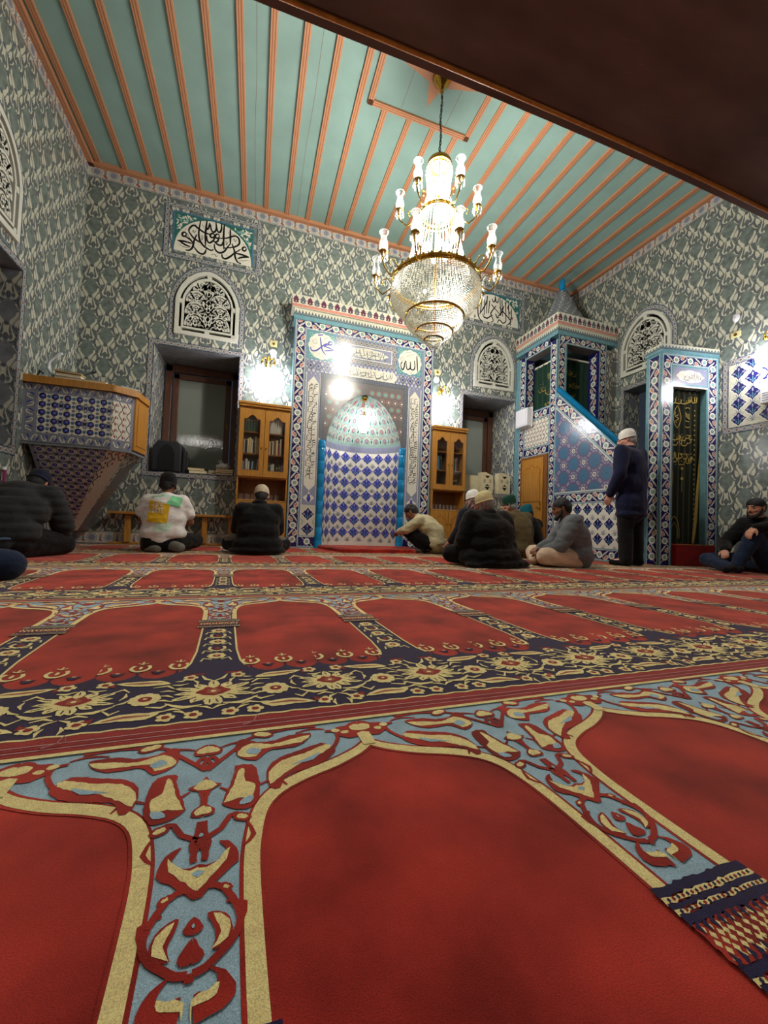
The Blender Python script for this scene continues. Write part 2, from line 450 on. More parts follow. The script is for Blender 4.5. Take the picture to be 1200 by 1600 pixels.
def wall_surface(name, fn, full, holes, base='tile_green', dam=None, pu=-2.05):
    cells = grid_cells(full, holes); mb = MB(); p = Pat(); p.h = 0
    for c in cells: p.rect(base, *c)
    mb.stamp(p, fn)
    d = dam or full; dc = [(max(c[0],d[0]),max(c[1],d[1]),min(c[2],d[2]),min(c[3],d[3])) for c in cells]; dc = [c for c in dc if c[2] > c[0] and c[3] > c[1]]
    mb.stamp(DAM, fn, damask_offs(*d, pu=pu), clip=dc)
    return mb
# --- border of octagon rings on grey
def ring_border(pts, w=.08, pitch=.088, closed=False, red=True, fine=True, base='tile_grey'):
    """pts: centre line"""
    p = Pat(); p.h = 0; P = np.array(pts, float); p.stroke(base, P, w, closed=closed)
    p.h = 1
    if closed: P = np.vstack([P, P[:1]])
    for sg in (-1,1):
        q = []
        d = np.diff(P, axis=0); d /= np.linalg.norm(d, axis=1)[:,None]; n = np.stack([-d[:,1],d[:,0]],1)
        N = np.vstack([n[:1],(n[:-1]+n[1:]),n[-1:]]); 
        for i in range(1,len(N)-1): N[i] /= (1+n[i-1]@n[i])
        if closed: N[0] = N[-1] = (n[0]+n[-1])/(1+n[0]@n[-1])
        p.stroke('tile_navy', P+N*sg*(w/2-.004), .006)
    L = np.concatenate([[0], np.cumsum(np.linalg.norm(np.diff(P,axis=0),axis=1))])
    cnt = max(1, round(L[-1]/pitch)); st = L[-1]/cnt
    for k in range(cnt):
        s = (k+.5)*st; x, y = np.interp(s, L, P[:,0]), np.interp(s, L, P[:,1])
        p.h = 1; p.ell('tile_cream', x, y, .0235, n=8, rot=.39)
        p.h = 2; p.ell('tile_slate', x, y, .017, n=8, rot=.39)
        if red: p.h = 3; p.ell('tile_red', x, y, .0095, n=6)
        if fine:
            i = min(np.searchsorted(L, s)-1, len(P)-2); i = max(i,0); dd = P[i+1]-P[i]; dd = dd/np.linalg.norm(dd); nn = np.array([-dd[1],dd[0]]); c = np.array([x,y])+dd*st/2
            p.h = 1
            for sg in (-1,1): p.stroke('tile_cream', [c-dd*.016+nn*sg*.014, c+dd*.016-nn*sg*.014], .0035)
    return p
def offset_h(p, dh):
    for i,(m,q,h) in enumerate(p.S): p.S[i] = (m,q,h+dh)
    return p
def rect_path(x0,y0,x1,y1): return [(x0,y0),(x1,y0),(x1,y1),(x0,y1)]
def arch_pts(cx, z0, zs, za, hw, n=9):
    """pointed arch outline from bottom-left up and round to bottom-right"""
    L = [(cx-hw, z0), (cx-hw, zs)]
    H = za-zs
    for i in range(1, n):
        t = i/n; a = t*math.pi/2
        L.append((cx-hw*math.cos(a)**.92*(1-.06*math.sin(2*a)), zs+H*(math.sin(a)*.90+.10*t**3)))
    L.append((cx, za)); R = [(2*cx-x, z) for x, z in L[:-1]][::-1]
    return L+R
def arch_hole(cx, z0, zs, za, hw):
    P = np.array(arch_pts(cx,z0,zs,za,hw)); half = P[:len(P)//2+1]
    def f(v):
        x = np.interp(v, half[1:,1], half[1:,0]) if v > zs else cx-hw
        return (x, 2*cx-x)
    return (cx-hw, z0, cx+hw, za, f)
# ------------------------------------------------------------------ floor, hidden walls
f = MB(); f.box(XL-.4, YB-.2, -.12, XR+.4, YF+.5, -.02, 'wool_darkred'); obj('floor', f, kind='structure')
# ceiling: boards, battens, square with star
c = MB(); c.box(XL-.2, YB, ZC, XR+.2, YF+.2, ZC+.1, 'teal_paint'); 
CEIL = plane((0,0,ZC),(1,0,0),(0,1,0),(0,0,-1))
def batten(mb, pts, w=.066, h=.022):
    P = Pat(); P.stroke('orange_paint', pts, w)
    for m,q,_ in P.S: mb.prism(q, CEIL, 0, h, 'orange_paint')
    for o in (-.2,.2):
        d = np.array(pts[1])-np.array(pts[0]); d = d/np.linalg.norm(d); n = np.array([-d[1],d[0]])*w*o
        P = Pat(); P.stroke('groove', [np.array(pts[0])+n, np.array(pts[1])+n], .006); mb.stamp(P, plane((0,0,ZC-h-.0006),(1,0,0),(0,1,0),(0,0,-1)))
SQ = (1.06, 3.22, 2.30, 4.24)
PB = .3165
xs = [.93-PB*k for k in range(0, 11)]+[2.50+PB*k for k in range(0, 12)]
for x in xs:
    if XL+.05 < x < XR-.05: batten(c, [(x, YB),(x, YF)])
for k in range(4):
    x = 1.245+PB*k*.975
    batten(c, [(x, SQ[3]+.02),(x, YF)]); batten(c, [(x, YB),(x, SQ[1]-.02)])
b4 = [(SQ[0],SQ[1]),(SQ[2],SQ[1]),(SQ[2],SQ[3]),(SQ[0],SQ[3])]
for i in range(4):
    a, b_ = np.array(b4[i]), np.array(b4[(i+1)%4]); d = (b_-a)/np.linalg.norm(b_-a); batten(c, [a-d*.03, b_+d*.03], .062, .024)
for x0,x1,y in ((XL,XR,YF-.035),(XL,XR,YB+.035)): batten(c, [(x0,y),(x1,y)], .07, .05)
for x in (XL+.035, XR-.035): batten(c, [(x,YB),(x,YF)], .07, .05)
st = []
for i in range(16):
    a = 2*math.pi*i/16+math.pi/2; r = .47 if i%4 == 0 else (.20 if i%2 == 0 else .13)
    st.append((CHX-.02+r*math.cos(a), 3.74+r*.72*math.sin(a)))
for i in range(0,16,4):       # four slender points of the star
    hh = .010+.0008*i
    a = 2*math.pi*i/16+math.pi/2; d = np.array((math.cos(a), math.sin(a)*.76)); n = np.array((-math.sin(a), math.cos(a)))
    o0 = np.array((CHX-.03, 3.73)); c.prism([o0+n*.12, o0+d*.46, o0-n*.12], CEIL, 0, hh, 'orange_paint')
for x,y0,y1 in ((1.42,3.25,4.2),(1.99,3.25,4.2)):     # board joints
    P = Pat(); P.stroke('groove', [(x,y0),(x,y1)], .004); c.stamp(P, CEIL)
for x in (.44,-.19): 
    P = Pat(); P.stroke('groove', [(x,3.2),(x+.012,4.4),(x-.006,5.1),(x+.01,YF)], .004); c.stamp(P, CEIL)
obj('ceiling', c, kind='structure')
# ------------------------------------------------------------------ cornice band of flowers
def cornice(u0, u1, ph=0):
    p = Pat(); p.h = 1; p.rect('tile_cream', u0, 5.055, u1, 5.25); p.h = 2
    p.rect('tile_slate', u0, 5.050, u1, 5.062); p.rect('tile_grey', u0, 5.066, u1, 5.080); p.rect('tile_grey', u0, 5.225, u1, 5.235)
    n = int((u1-u0)/.2)
    for i in range(n+1):
        x = u0+.1+i*.2
        if x > u1-.05: break
        q = Pat(); q.h = 2; q.ell('tile_grey', x, 5.15, .068, n=12); q.h = 3; q.ell('tile_cream', x, 5.15, .060, n=12); q.h = 4; q.flower('tile_lilac', x, 5.15, .050, 8, .020); q.ell('tile_grey', x, 5.15, .030, n=10)
        q.h = 2
        for sg in (1,-1):
            q.ell('tile_salmon' if (i+(sg>0))%2 else 'tile_red', x+.1, 5.15+sg*.045, .034, .017, 7, rot=.7*sg)
            q.ell('tile_grey', x+.1, 5.15-sg*.005, .018, .026, 7)
            q.stroke('tile_taupe', [(x+.06,5.15+sg*.06),(x+.1,5.15+sg*.022),(x+.14,5.15+sg*.06)], .005)
        p.add(q)
    return p
def dado(u0, u1):
    p = Pat(); p.h = 1; p.rect('tile_cream', u0, 0, u1, .175); p.h = 2; p.rect('tile_slate', u0, .165, u1, .178); p.rect('tile_grey', u0, .15, u1, .158); p.rect('tile_grey', u0, 0, u1, .012)
    for i in range(int((u1-u0)/.2)+1):
        x = u0+.1+i*.2
        if x > u1-.06: break
        p.h = 2; p.ell('tile_grey', x, .08, .064, n=12); p.h = 3; p.ell('tile_cream', x, .08, .056); p.h = 4; p.flower('tile_lilac', x, .08, .05, 8, .018); p.ell('tile_grey', x, .08, .03)
        p.h = 2; p.ell('tile_salmon', x+.1, .115, .026, .014, 7, .6); p.ell('tile_red', x+.1, .045, .026, .014, 7, -.6); p.ell('tile_grey', x+.1, .08, .016, .024, 7)
    return p
# ------------------------------------------------------------------ front wall
G1 = dict(cx=-.775, z0=3.07, zs=3.58, za=4.07, hw=.435); G2 = dict(cx=4.19, z0=3.03, zs=3.47, za=3.98, hw=.43)
W1 = (-1.455, 1.045, -.305, 2.875); W2 = (3.565, 1.06, 4.69, 2.85)
MH = (.50, 0, 2.80, 3.5)
hs = [arch_hole(G1['cx'],3.10,3.56,4.02,.405), arch_hole(G2['cx'],3.06,3.45,3.93,.40), (*W1,None), (*W2,None), (*MH,None)]
mb = wall_surface('wall_front', FRONT(), (XL,0,XR,ZC), hs, dam=(XL,.17,XR,5.055))
mb.stamp(cornice(XL, XR), FRONT()); mb.stamp(dado(XL, .50), FRONT()); mb.stamp(dado(2.80, 4.70), FRONT())
def arch_border(g):
    P = arch_pts(g['cx'], g['z0']-.06, g['zs']+.02, g['za']+.06, g['hw']+.048); return ring_border(P, .075, .08, red=False)
for g in (G1, G2): mb.stamp(arch_border(g), FRONT(), h0=4)
def rect_border(r, w=.08, **k):
    x0,y0,x1,y1 = r; h = w/2
    return ring_border([(x0-h,y0-h),(x1+h,y0-h),(x1+h,y1+h),(x0-h,y1+h)], w, closed=True, **k)
for r in (W1, W2): mb.stamp(rect_border(r), FRONT(), h0=9)
LN1 = (-1.34,4.26,-.14,4.93); LN2 = (3.50,4.25,4.77,4.90)
for r in (LN1, LN2): mb.stamp(rect_border(r, red=False), FRONT(), h0=9)
# reveals of the two deep window niches, tiled
def niche(mb, r, y0, y1, mk, dark='marble'):
    x0,z0,x1,z1 = r
    # side reveals carry the damask, sill and head plain stone
    def side(u, nx):
        fn = mk(u, nx); d = wall_surface('', fn, (y0,z0,y1,z1), [], dam=(y0,z0,y1,z1)); return d
    return side
def merge(a, b):
    off = a.n; remap = [a.mi(m) for m in b.mats]
    a.v += b.v; a.f += [[i+off for i in f] for f in b.f]; a.m += [remap[i] for i in b.m]; a.smooth += b.smooth; a.n += b.n
for r in (W1, W2):
    x0,z0,x1,z1 = r; D = YF+.80
    for x, nx in ((x0,1),(x1,-1)):
        merge(mb, wall_surface('', plane((x,0,0),(0,1,0),(0,0,1),(nx,0,0)), (YF,z0,D,z1), [], dam=(YF,z0,D,z1), pu=YF+.1, base='marble'))
    mb.face([(x0,YF,z1),(x1,YF,z1),(x1,D,z1),(x0,D,z1)], 'marble'); mb.face([(x0,YF,z0),(x1,YF,z0),(x1,D,z0),(x0,D,z0)], 'marble')
for g in (G1, G2):     # shallow recess behind the plaster grilles
    x0,x1,z0,z1 = g['cx']-.46,g['cx']+.46,g['z0']-.02,g['za']+.02; D = YF+.22
    mb.face([(x0,YF+.02,z0),(x0,D,z0),(x0,D,z1),(x0,YF+.02,z1)], 'plaster'); mb.face([(x1,YF+.02,z0),(x1,D,z0),(x1,D,z1),(x1,YF+.02,z1)], 'plaster')
    mb.face([(x0,YF+.02,z0),(x1,YF+.02,z0),(x1,D,z0),(x0,D,z0)], 'plaster'); mb.face([(x0,YF+.02,z1),(x1,YF+.02,z1),(x1,D,z1),(x0,D,z1)], 'plaster')
obj('wall_front', mb, kind='structure')
# ------------------------------------------------------------------ left wall
G3 = dict(cx=4.40, z0=3.07, zs=3.58, za=4.07, hw=.435); W3 = (3.85, 1.045, 4.985, 2.875)
hs = [arch_hole(4.40,3.10,3.56,4.02,.405), (*W3,None)]
mb = wall_surface('wall_left', LEFTW(), (-.4,0,YF,ZC), hs, dam=(-.4,.17,YF,5.055), pu=6.36-4.2)
mb.stamp(cornice(-.4, YF), LEFTW()); mb.stamp(dado(-.4, YF), LEFTW())
mb.stamp(arch_border(G3), LEFTW(), h0=4); mb.stamp(rect_border(W3), LEFTW(), h0=9)
for y, ny in ((W3[0],1),(W3[2],-1)):
    merge(mb, wall_surface('', plane((0,y,0),(1,0,0),(0,0,1),(0,ny,0)), (XL-.35,W3[1],XL,W3[3]), [], pu=XL-.1, base='marble'))
mb.face([(XL,W3[0],W3[1]),(XL,W3[2],W3[1]),(XL-.35,W3[2],W3[1]),(XL-.35,W3[0],W3[1])], 'marble'); mb.face([(XL,W3[0],W3[3]),(XL,W3[2],W3[3]),(XL-.35,W3[2],W3[3]),(XL-.35,W3[0],W3[3])], 'marble')
mb.face([(XL-.22,3.9,3.0),(XL-.22,4.9,3.0),(XL-.22,4.9,4.1),(XL-.22,3.9,4.1)], 'night')
mb.box(XL-.3, YB, 0, XL-.001, -.4, ZC, 'tile_green')
obj('wall_left', mb, kind='structure')
# ------------------------------------------------------------------ right wall
G4 = dict(cx=4.73, z0=3.10, zs=3.55, za=4.06, hw=.43); W4 = (3.97, 1.045, 5.11, 2.86)
hs = [arch_hole(4.73,3.13,3.53,4.01,.40), (*W4,None)]
mb = wall_surface('wall_right', RIGHTW(), (1.0,0,YF,ZC), hs, dam=(1.0,.17,YF,5.055), pu=3.57-.02)
mb.stamp(cornice(1.0, YF), RIGHTW()); mb.stamp(dado(1.0, 3.66), RIGHTW())
mb.stamp(arch_border(G4), RIGHTW(), h0=4); mb.stamp(rect_border(W4), RIGHTW(), h0=9)
# panel of large blue flower tiles
def lotus(sc=1., top='tile_navy'):
    p = Pat(); p.h = 1
    o = [(0,.10),(.018,.078),(.03,.058),(.052,.05),(.066,.026),(.098,.0),(.066,-.026),(.055,-.05),(.028,-.062),(.016,-.082),(0,-.10)]
    o = o+[(-x,y) for x,y in o[-2:0:-1]]
    p.poly('tile_white', np.array(o)*1.14); p.h = 2; p.poly(top, o); p.h = 3
    p.ell('tile_lilac', 0, .045, .011, .026, 8)
    for s in (1,-1):
        p.ell('tile_lilac', s*.058, .0, .022, .011, 8, rot=.2*s); p.stroke('tile_blue', [(s*.004,-.07),(s*.02,-.03),(s*.045,-.012)], .007); p.ell('tile_cyan', s*.026, -.035, .012, .006, 6, rot=.9*s)
    p.stroke('tile_cyan', [(0,-.075),(0,.01)], .006)
    return p.xf(sc, sc)
def sprig(sc=1.):
    p = Pat(); p.h = 1
    for a in (-62,-32,0,32,62):
        t = math.radians(a+90); L = .075 if abs(a) < 40 else .062
        p.stroke('tile_grey', [(0,-.055),(L*math.cos(t)*.6, -.055+L*math.sin(t)*.8),(L*math.cos(t), -.055+L*math.sin(t)*1.4)], [.006,.015,.003])
    p.ell('tile_taupe', 0, -.062, .022, .008, 8)
    for s in (1,-1): p.stroke('tile_grey', [(s*.01,-.066),(s*.05,-.06),(s*.075,-.03)], .007)
    return p.xf(sc, sc)
PAN = (2.55,1.86,3.53,2.70)
p = Pat(); p.h = 10; p.rect('tile_cream', *PAN); mb.stamp(p, RIGHTW()); mb.stamp(rect_border(PAN), RIGHTW(), h0=11)
lo, so = [], []
for i in range(7):
    for j in range(5):
        (lo if (i+j)%2 == 0 else lo).append((PAN[2]-.115-i*.155, PAN[1]+.10+j*.205+(.10 if i%2 else 0)))
        so.append((PAN[2]-.115-i*.155, PAN[1]+.10+j*.205+(0 if i%2 else .10)))
mb.stamp(lotus(.92), RIGHTW(), lo, clip=[PAN], h0=11); mb.stamp(sprig(.8), RIGHTW(), so, clip=[PAN], h0=11)
for y, ny in ((W4[0],1),(W4[2],-1)):
    merge(mb, wall_surface('', plane((0,y,0),(1,0,0),(0,0,1),(0,ny,0)), (XR,W4[1],XR+.35,W4[3]), [], pu=XR, base='marble'))
mb.face([(XR,W4[0],W4[1]),(XR,W4[2],W4[1]),(XR+.35,W4[2],W4[1]),(XR+.35,W4[0],W4[1])], 'marble'); mb.face([(XR,W4[0],W4[3]),(XR,W4[2],W4[3]),(XR+.35,W4[2],W4[3]),(XR+.35,W4[0],W4[3])], 'marble')
mb.face([(XR+.22,4.2,3.0),(XR+.22,5.25,3.0),(XR+.22,5.25,4.1),(XR+.22,4.2,4.1)], 'night')
mb.box(XR+.001, YB, 0, XR+.3, 1.0, ZC, 'tile_green')
obj('wall_right', mb, kind='structure')
b = MB(); b.box(XL-.3, YB-.1, 0, XR+.3, YB, ZC, 'plaster'); obj('wall_back', b, kind='structure')
# ------------------------------------------------------------------ gallery over the camera
g = MB(); n = 24; X = np.linspace(XL, XR, n+1)
yb = lambda x: GY+.05-.035*math.sin(math.pi*min(1,max(0,(x+.2)/4.2)))
F = []
for i in range(n):
    a, b_ = X[i], X[i+1]; ya, yb_ = yb(a), yb(b_)
    g.mesh([(a,YB,GZ),(b_,YB,GZ),(b_,yb_,GZ),(a,ya,GZ),(a,YB,GZ+.2),(b_,YB,GZ+.2),(b_,yb_,GZ+.2),(a,ya,GZ+.2)], [(0,1,2,3),(4,5,6,7),(3,2,6,7),(0,1,5,4)], 'mahogany', False)
rr = random.Random(5); P = Pat()
for _ in range(46):
    x, y, L = rr.uniform(1.2,4.2), rr.uniform(.6,1.6), rr.uniform(.03,.12); P.stroke('brush_mark', [(x,y),(x+L*.93,y-L*.2)], .0014)
g.stamp(P, plane((0,0,GZ),(1,0,0),(0,1,0),(0,0,-1)))
obj('trim_gallery_soffit', g, kind='structure')
t = MB(); t.tube([(x, yb(x)-.055, GZ-.006) for x in X], .012, 'gold_trim', 6); obj('trim_gallery_bead', t, kind='structure')
LUN1 = [[[-0.939,4.828],[-0.957,4.627],[-0.93,4.513],[-0.866,4.444],[-0.777,4.412],[-0.745,4.439]],[[-0.853,4.853],[-0.865,4.652],[-0.856,4.459]],[[-0.613,4.859],[-0.615,4.659],[-0.601,4.476]],[[-0.526,4.808],[-0.519,4.672],[-0.515,4.574]],[[-1.079,4.594],[-1.088,4.652],[-1.032,4.728],[-0.966,4.698],[-0.887,4.659],[-0.81,4.649],[-0.787,4.625]],[[-1.08,4.606],[-1.023,4.536],[-0.956,4.505],[-0.901,4.484]],[[-0.653,4.866],[-0.649,4.774],[-0.674,4.717],[-0.703,4.734],[-0.723,4.815]],[[-0.731,4.862],[-0.72,4.754],[-0.757,4.695],[-0.792,4.734],[-0.801,4.806]],[[-0.813,4.827],[-0.826,4.749],[-0.852,4.718],[-0.861,4.789]],[[-0.742,4.649],[-0.75,4.624],[-0.769,4.61],[-0.79,4.614],[-0.799,4.634],[-0.792,4.658],[-0.772,4.673],[-0.752,4.669],[-0.742,4.649]],[[-0.674,4.659],[-0.681,4.634],[-0.701,4.62],[-0.721,4.623],[-0.731,4.644],[-0.724,4.668],[-0.704,4.683],[-0.683,4.679],[-0.674,4.659]],[[-0.737,4.638],[-0.751,4.573],[-0.804,4.522],[-0.838,4.549],[-0.847,4.621]],[[-0.676,4.642],[-0.695,4.575],[-0.728,4.554],[-0.75,4.561]],[[-0.738,4.527],[-0.723,4.445],[-0.665,4.404],[-0.599,4.44],[-0.557,4.513],[-0.515,4.586]],[[-0.745,4.562],[-0.693,4.526],[-0.637,4.529],[-0.618,4.596]],[[-0.67,4.626],[-0.564,4.66],[-0.464,4.719],[-0.406,4.703],[-0.386,4.633],[-0.423,4.573],[-0.512,4.524],[-0.602,4.495]],[[-0.493,4.592],[-0.454,4.49],[-0.438,4.394],[-0.4,4.328],[-0.348,4.316]],[[-0.625,4.396],[-0.617,4.348],[-0.572,4.335],[-0.506,4.389],[-0.452,4.453],[-0.364,4.538]],[[-0.285,4.563],[-0.292,4.539],[-0.311,4.526],[-0.331,4.529],[-0.34,4.548],[-0.333,4.571],[-0.314,4.585],[-0.294,4.582],[-0.285,4.563]],[[-0.441,4.456],[-0.337,4.457],[-0.237,4.445]],[[-0.237,4.445],[-0.335,4.42],[-0.403,4.378]],[[-0.983,4.602],[-1.015,4.49],[-1.027,4.401],[-1.067,4.342],[-1.12,4.329]],[[-1.011,4.406],[-0.948,4.337],[-0.883,4.329],[-0.852,4.374],[-0.848,4.412]],[[-1.12,4.567],[-1.127,4.543],[-1.146,4.528],[-1.165,4.532],[-1.174,4.552],[-1.168,4.576],[-1.149,4.59],[-1.129,4.587],[-1.12,4.567]],[[-1.13,4.531],[-1.064,4.501],[-1.03,4.461]],[[-1.232,4.444],[-1.147,4.454],[-1.029,4.449]],[[-1.221,4.452],[-1.135,4.409],[-1.059,4.393]]]
LUN1S = [[[-1.048,4.614],[-1.029,4.656],[-1.016,4.611],[-0.991,4.667]],[[-0.928,4.586],[-0.907,4.604],[-0.914,4.529],[-0.884,4.598]],[[-0.579,4.619],[-0.57,4.547],[-0.545,4.616]],[[-0.484,4.644],[-0.462,4.675],[-0.449,4.629],[-0.428,4.672]],[[-1.219,4.399],[-1.143,4.371],[-1.069,4.378]],[[-0.39,4.35],[-0.321,4.367],[-0.241,4.393]],[[-0.773,4.345],[-0.73,4.369],[-0.706,4.338],[-0.685,4.356]],[[-1.134,4.627],[-1.125,4.654]],[[-0.334,4.634],[-0.327,4.611]],[[-1.023,4.755],[-0.983,4.73]],[[-0.915,4.774],[-0.891,4.731]],[[-0.558,4.762],[-0.545,4.728]],[[-0.908,4.402],[-0.897,4.393]],[[-0.569,4.398],[-0.557,4.388]],[[-1.111,4.585],[-1.065,4.513]],[[-0.5,4.74],[-0.454,4.746]],[[-0.824,4.479],[-0.779,4.467]],[[-0.764,4.841],[-0.752,4.832]]]
LUN2 = [[[3.807,4.632],[3.81,4.405],[3.853,4.307],[3.905,4.284]],[[3.885,4.726],[3.858,4.415]],[[3.945,4.747],[3.944,4.402]],[[3.998,4.782],[3.991,4.442]],[[4.053,4.701],[4.033,4.451]],[[4.111,4.753],[4.126,4.702],[4.162,4.707],[4.172,4.805]],[[4.175,4.821],[4.19,4.716],[4.236,4.707],[4.243,4.805]],[[4.273,4.827],[4.308,4.477]],[[4.323,4.776],[4.348,4.454]],[[4.401,4.746],[4.421,4.422]],[[4.469,4.714],[4.494,4.406]],[[4.544,4.651],[4.53,4.397],[4.434,4.297]],[[4.199,4.64],[4.082,4.461],[4.136,4.426]],[[4.093,4.633],[4.312,4.462]],[[3.841,4.396],[3.955,4.588],[4.003,4.737]],[[4.267,4.624],[4.418,4.5],[4.533,4.414]],[[3.909,4.425],[3.946,4.356],[4.032,4.366],[4.092,4.414],[4.142,4.335],[4.091,4.294]],[[4.228,4.306],[4.279,4.378],[4.352,4.327],[4.422,4.376],[4.419,4.469]],[[4.376,4.678],[4.31,4.509],[4.233,4.43]],[[3.945,4.372],[4.016,4.34]],[[4.187,4.483],[4.225,4.406],[4.274,4.423]]]
MUH = [[[0.869,3.284],[0.883,3.204],[0.895,3.129],[0.922,3.068],[0.973,3.016]],[[0.728,3.11],[0.739,3.063],[0.782,3.054],[0.835,3.08],[0.881,3.127],[0.949,3.189],[1.024,3.23]],[[1.059,3.222],[1.051,3.2],[1.032,3.188],[1.011,3.193],[1.002,3.212],[1.01,3.233],[1.029,3.245],[1.05,3.241],[1.059,3.222]],[[0.918,3.161],[1.017,3.14],[1.109,3.114]],[[1.109,3.114],[1.03,3.104],[0.938,3.082]],[[0.929,3.146],[0.972,3.182],[1.037,3.197]],[[0.836,3.311],[0.913,3.333]]]
MUHS = [[[0.753,3.224],[0.766,3.182],[0.82,3.181],[0.807,3.223]],[[0.764,3.215],[0.817,3.247]],[[0.925,3.256],[0.967,3.291],[0.994,3.302]],[[0.858,3.046],[0.865,3.003]],[[1.015,3.051],[1.027,3.031]],[[0.768,3.123],[0.779,3.119]],[[0.942,3.226],[0.954,3.219]]]
ALL = [[[2.504,3.277],[2.516,3.142],[2.527,3.007]],[[2.464,3.181],[2.477,3.076],[2.454,3.025],[2.409,3.027],[2.393,3.062],[2.395,3.145]],[[2.389,3.156],[2.395,3.063],[2.366,3.017],[2.331,3.029],[2.315,3.144]],[[2.314,3.156],[2.293,3.117],[2.283,3.045],[2.263,2.999],[2.235,3.025],[2.22,3.081]],[[2.245,3.132],[2.22,3.081]]]
ALLS = [[[2.299,3.288],[2.417,3.327]],[[2.312,3.223],[2.462,3.302]],[[2.277,3.185],[2.269,3.163],[2.248,3.151],[2.227,3.156],[2.218,3.174],[2.226,3.196],[2.246,3.208],[2.267,3.203],[2.277,3.185]],[[2.279,3.161],[2.304,3.154]],[[2.386,2.988],[2.406,2.958],[2.426,2.991]],[[2.317,3.303],[2.329,3.317]]]
BOX = [[[1.32,3.07],[1.35,3.215],[1.39,3.082]],[[1.373,3.219],[1.426,3.088],[1.485,3.11]],[[1.444,3.221],[1.462,3.083]],[[1.517,3.198],[1.546,3.085],[1.642,3.09]],[[1.564,3.23],[1.593,3.117]],[[1.637,3.208],[1.655,3.08],[1.74,3.095]],[[1.711,3.209],[1.727,3.105]],[[1.76,3.194],[1.789,3.079],[1.863,3.104],[1.872,3.189]],[[1.821,3.204],[1.842,3.124]],[[1.909,3.184],[1.938,3.081],[1.981,3.148]],[[1.357,3.03],[1.448,3.139],[1.543,3.144]],[[1.644,3.055],[1.738,3.142],[1.837,3.135]]]
CART = [[[1.27,2.875],[1.295,2.822],[1.366,2.821],[1.363,2.891]],[[1.411,2.875],[1.426,2.784],[1.497,2.795]],[[1.458,2.883],[1.485,2.817]],[[1.53,2.871],[1.558,2.781],[1.629,2.804],[1.615,2.873]],[[1.663,2.869],[1.679,2.788],[1.776,2.792]],[[1.699,2.886],[1.727,2.808]],[[1.773,2.862],[1.801,2.784],[1.887,2.797],[1.873,2.854]],[[1.922,2.862],[1.938,2.781],[2.025,2.794]],[[1.972,2.87],[1.987,2.8]],[[2.048,2.858],[2.062,2.8]],[[1.463,2.766],[1.579,2.844],[1.701,2.827]],[[1.802,2.76],[1.923,2.838]]]
CURT = [[[5.424,2.431],[5.414,2.384],[5.452,2.393],[5.467,2.407]],[[5.414,2.437],[5.446,2.427]],[[5.457,2.417],[5.478,2.405],[5.447,2.377],[5.415,2.353]],[[5.574,2.442],[5.581,2.4]],[[5.596,2.441],[5.602,2.4],[5.624,2.403]],[[5.623,2.449],[5.629,2.408]],[[5.564,2.39],[5.613,2.39]]]
# ------------------------------------------------------------------ borders, crowns, panels shared by the tiled furniture
def navy_border(path, w=.155, pitch=.213, closed=False, edge=True):
    p = Pat(); p.h = 0; P = np.array(path, float); p.stroke('tile_navy', P, w, closed=closed)
    Q = np.vstack([P, P[:1]]) if closed else P
    d = np.diff(Q, axis=0); L = np.concatenate([[0], np.cumsum(np.linalg.norm(d, axis=1))]); d = d/np.linalg.norm(d, axis=1)[:,None]
    cnt = max(1, round(L[-1]/pitch)); st = L[-1]/cnt
    def at(s):
        s = max(0, min(L[-1]-1e-6, s)); i = min(np.searchsorted(L, s, side='right')-1, len(d)-1); return Q[i]+d[i]*(s-L[i]), d[i]
    for k in range(cnt):
        c, t = at((k+.5)*st); n = np.array([-t[1],t[0]]); k_ = w/.155
        loc = lambda a, b: c+t*a*k_+n*b*k_
        p.h = 1
        sg = 1 if k%2 else -1
        p.stroke('tile_white', [loc(-.09,-sg*.07),loc(-.05,-sg*.03),loc(0,0),loc(.05,sg*.03),loc(.09,sg*.07)], .007)
        p.stroke('tile_lilac', [loc(-.05,sg*.065),loc(-.02,sg*.05),loc(.03,sg*.07)], .008)
        p.stroke('tile_lilac', [loc(.05,-sg*.065),loc(.02,-sg*.05),loc(-.03,-sg*.07)], .008)
        p.h = 2; p.flower('tile_white', *c, .053*k_, 10, .016*k_); p.ell('tile_white', *c, .040*k_, n=10)
        p.h = 3; p.ell('tile_slate', *c, .027*k_, n=8); p.h = 4; p.ell('tile_aqua', *c, .021*k_, n=8)
        c, t = at((k+1)*st)
        if k == cnt-1 and not closed: continue
        n = np.array([-t[1],t[0]])
        p.h = 1; p.blob('tile_white', [loc(-.05,-sg*.064),loc(-.01,-sg*.05),loc(.045,-sg*.006),loc(.062,sg*.03),loc(.03,sg*.008),loc(-.02,-sg*.03)], 2)
        p.h = 2; p.stroke('tile_taupe', [loc(-.035,-sg*.055),loc(.05,sg*.016)], .005)
        p.h = 1; p.blob('tile_white', [loc(-.052,sg*.012),loc(-.02,sg*.064),loc(.03,sg*.06),loc(.012,sg*.02),loc(-.02,sg*.0)], 2)
        p.h = 3; p.blob('tile_salmon', [loc(-.044,sg*.016),loc(-.018,sg*.056),loc(.022,sg*.054),loc(.006,sg*.022),loc(-.02,sg*.006)], 2)
    if edge:
        n = np.array([-d[:,1],d[:,0]]).T
        for sg in (-1,1):
            if len(Q) == 2: N = np.array([n[0],n[0]])
            else:
                N = np.vstack([n[:1],(n[:-1]+n[1:]),n[-1:]])
                for i in range(1,len(N)-1): N[i] /= (1+n[i-1]@n[i])
                if closed: N[0] = N[-1] = (n[0]+n[-1])/(1+n[0]@n[-1])
            p.h = 5; p.stroke('tile_white', Q+N*sg*(w/2-.002), .007); p.stroke('tile_cyan', Q+N*sg*(w/2+.007), .014)
    return p
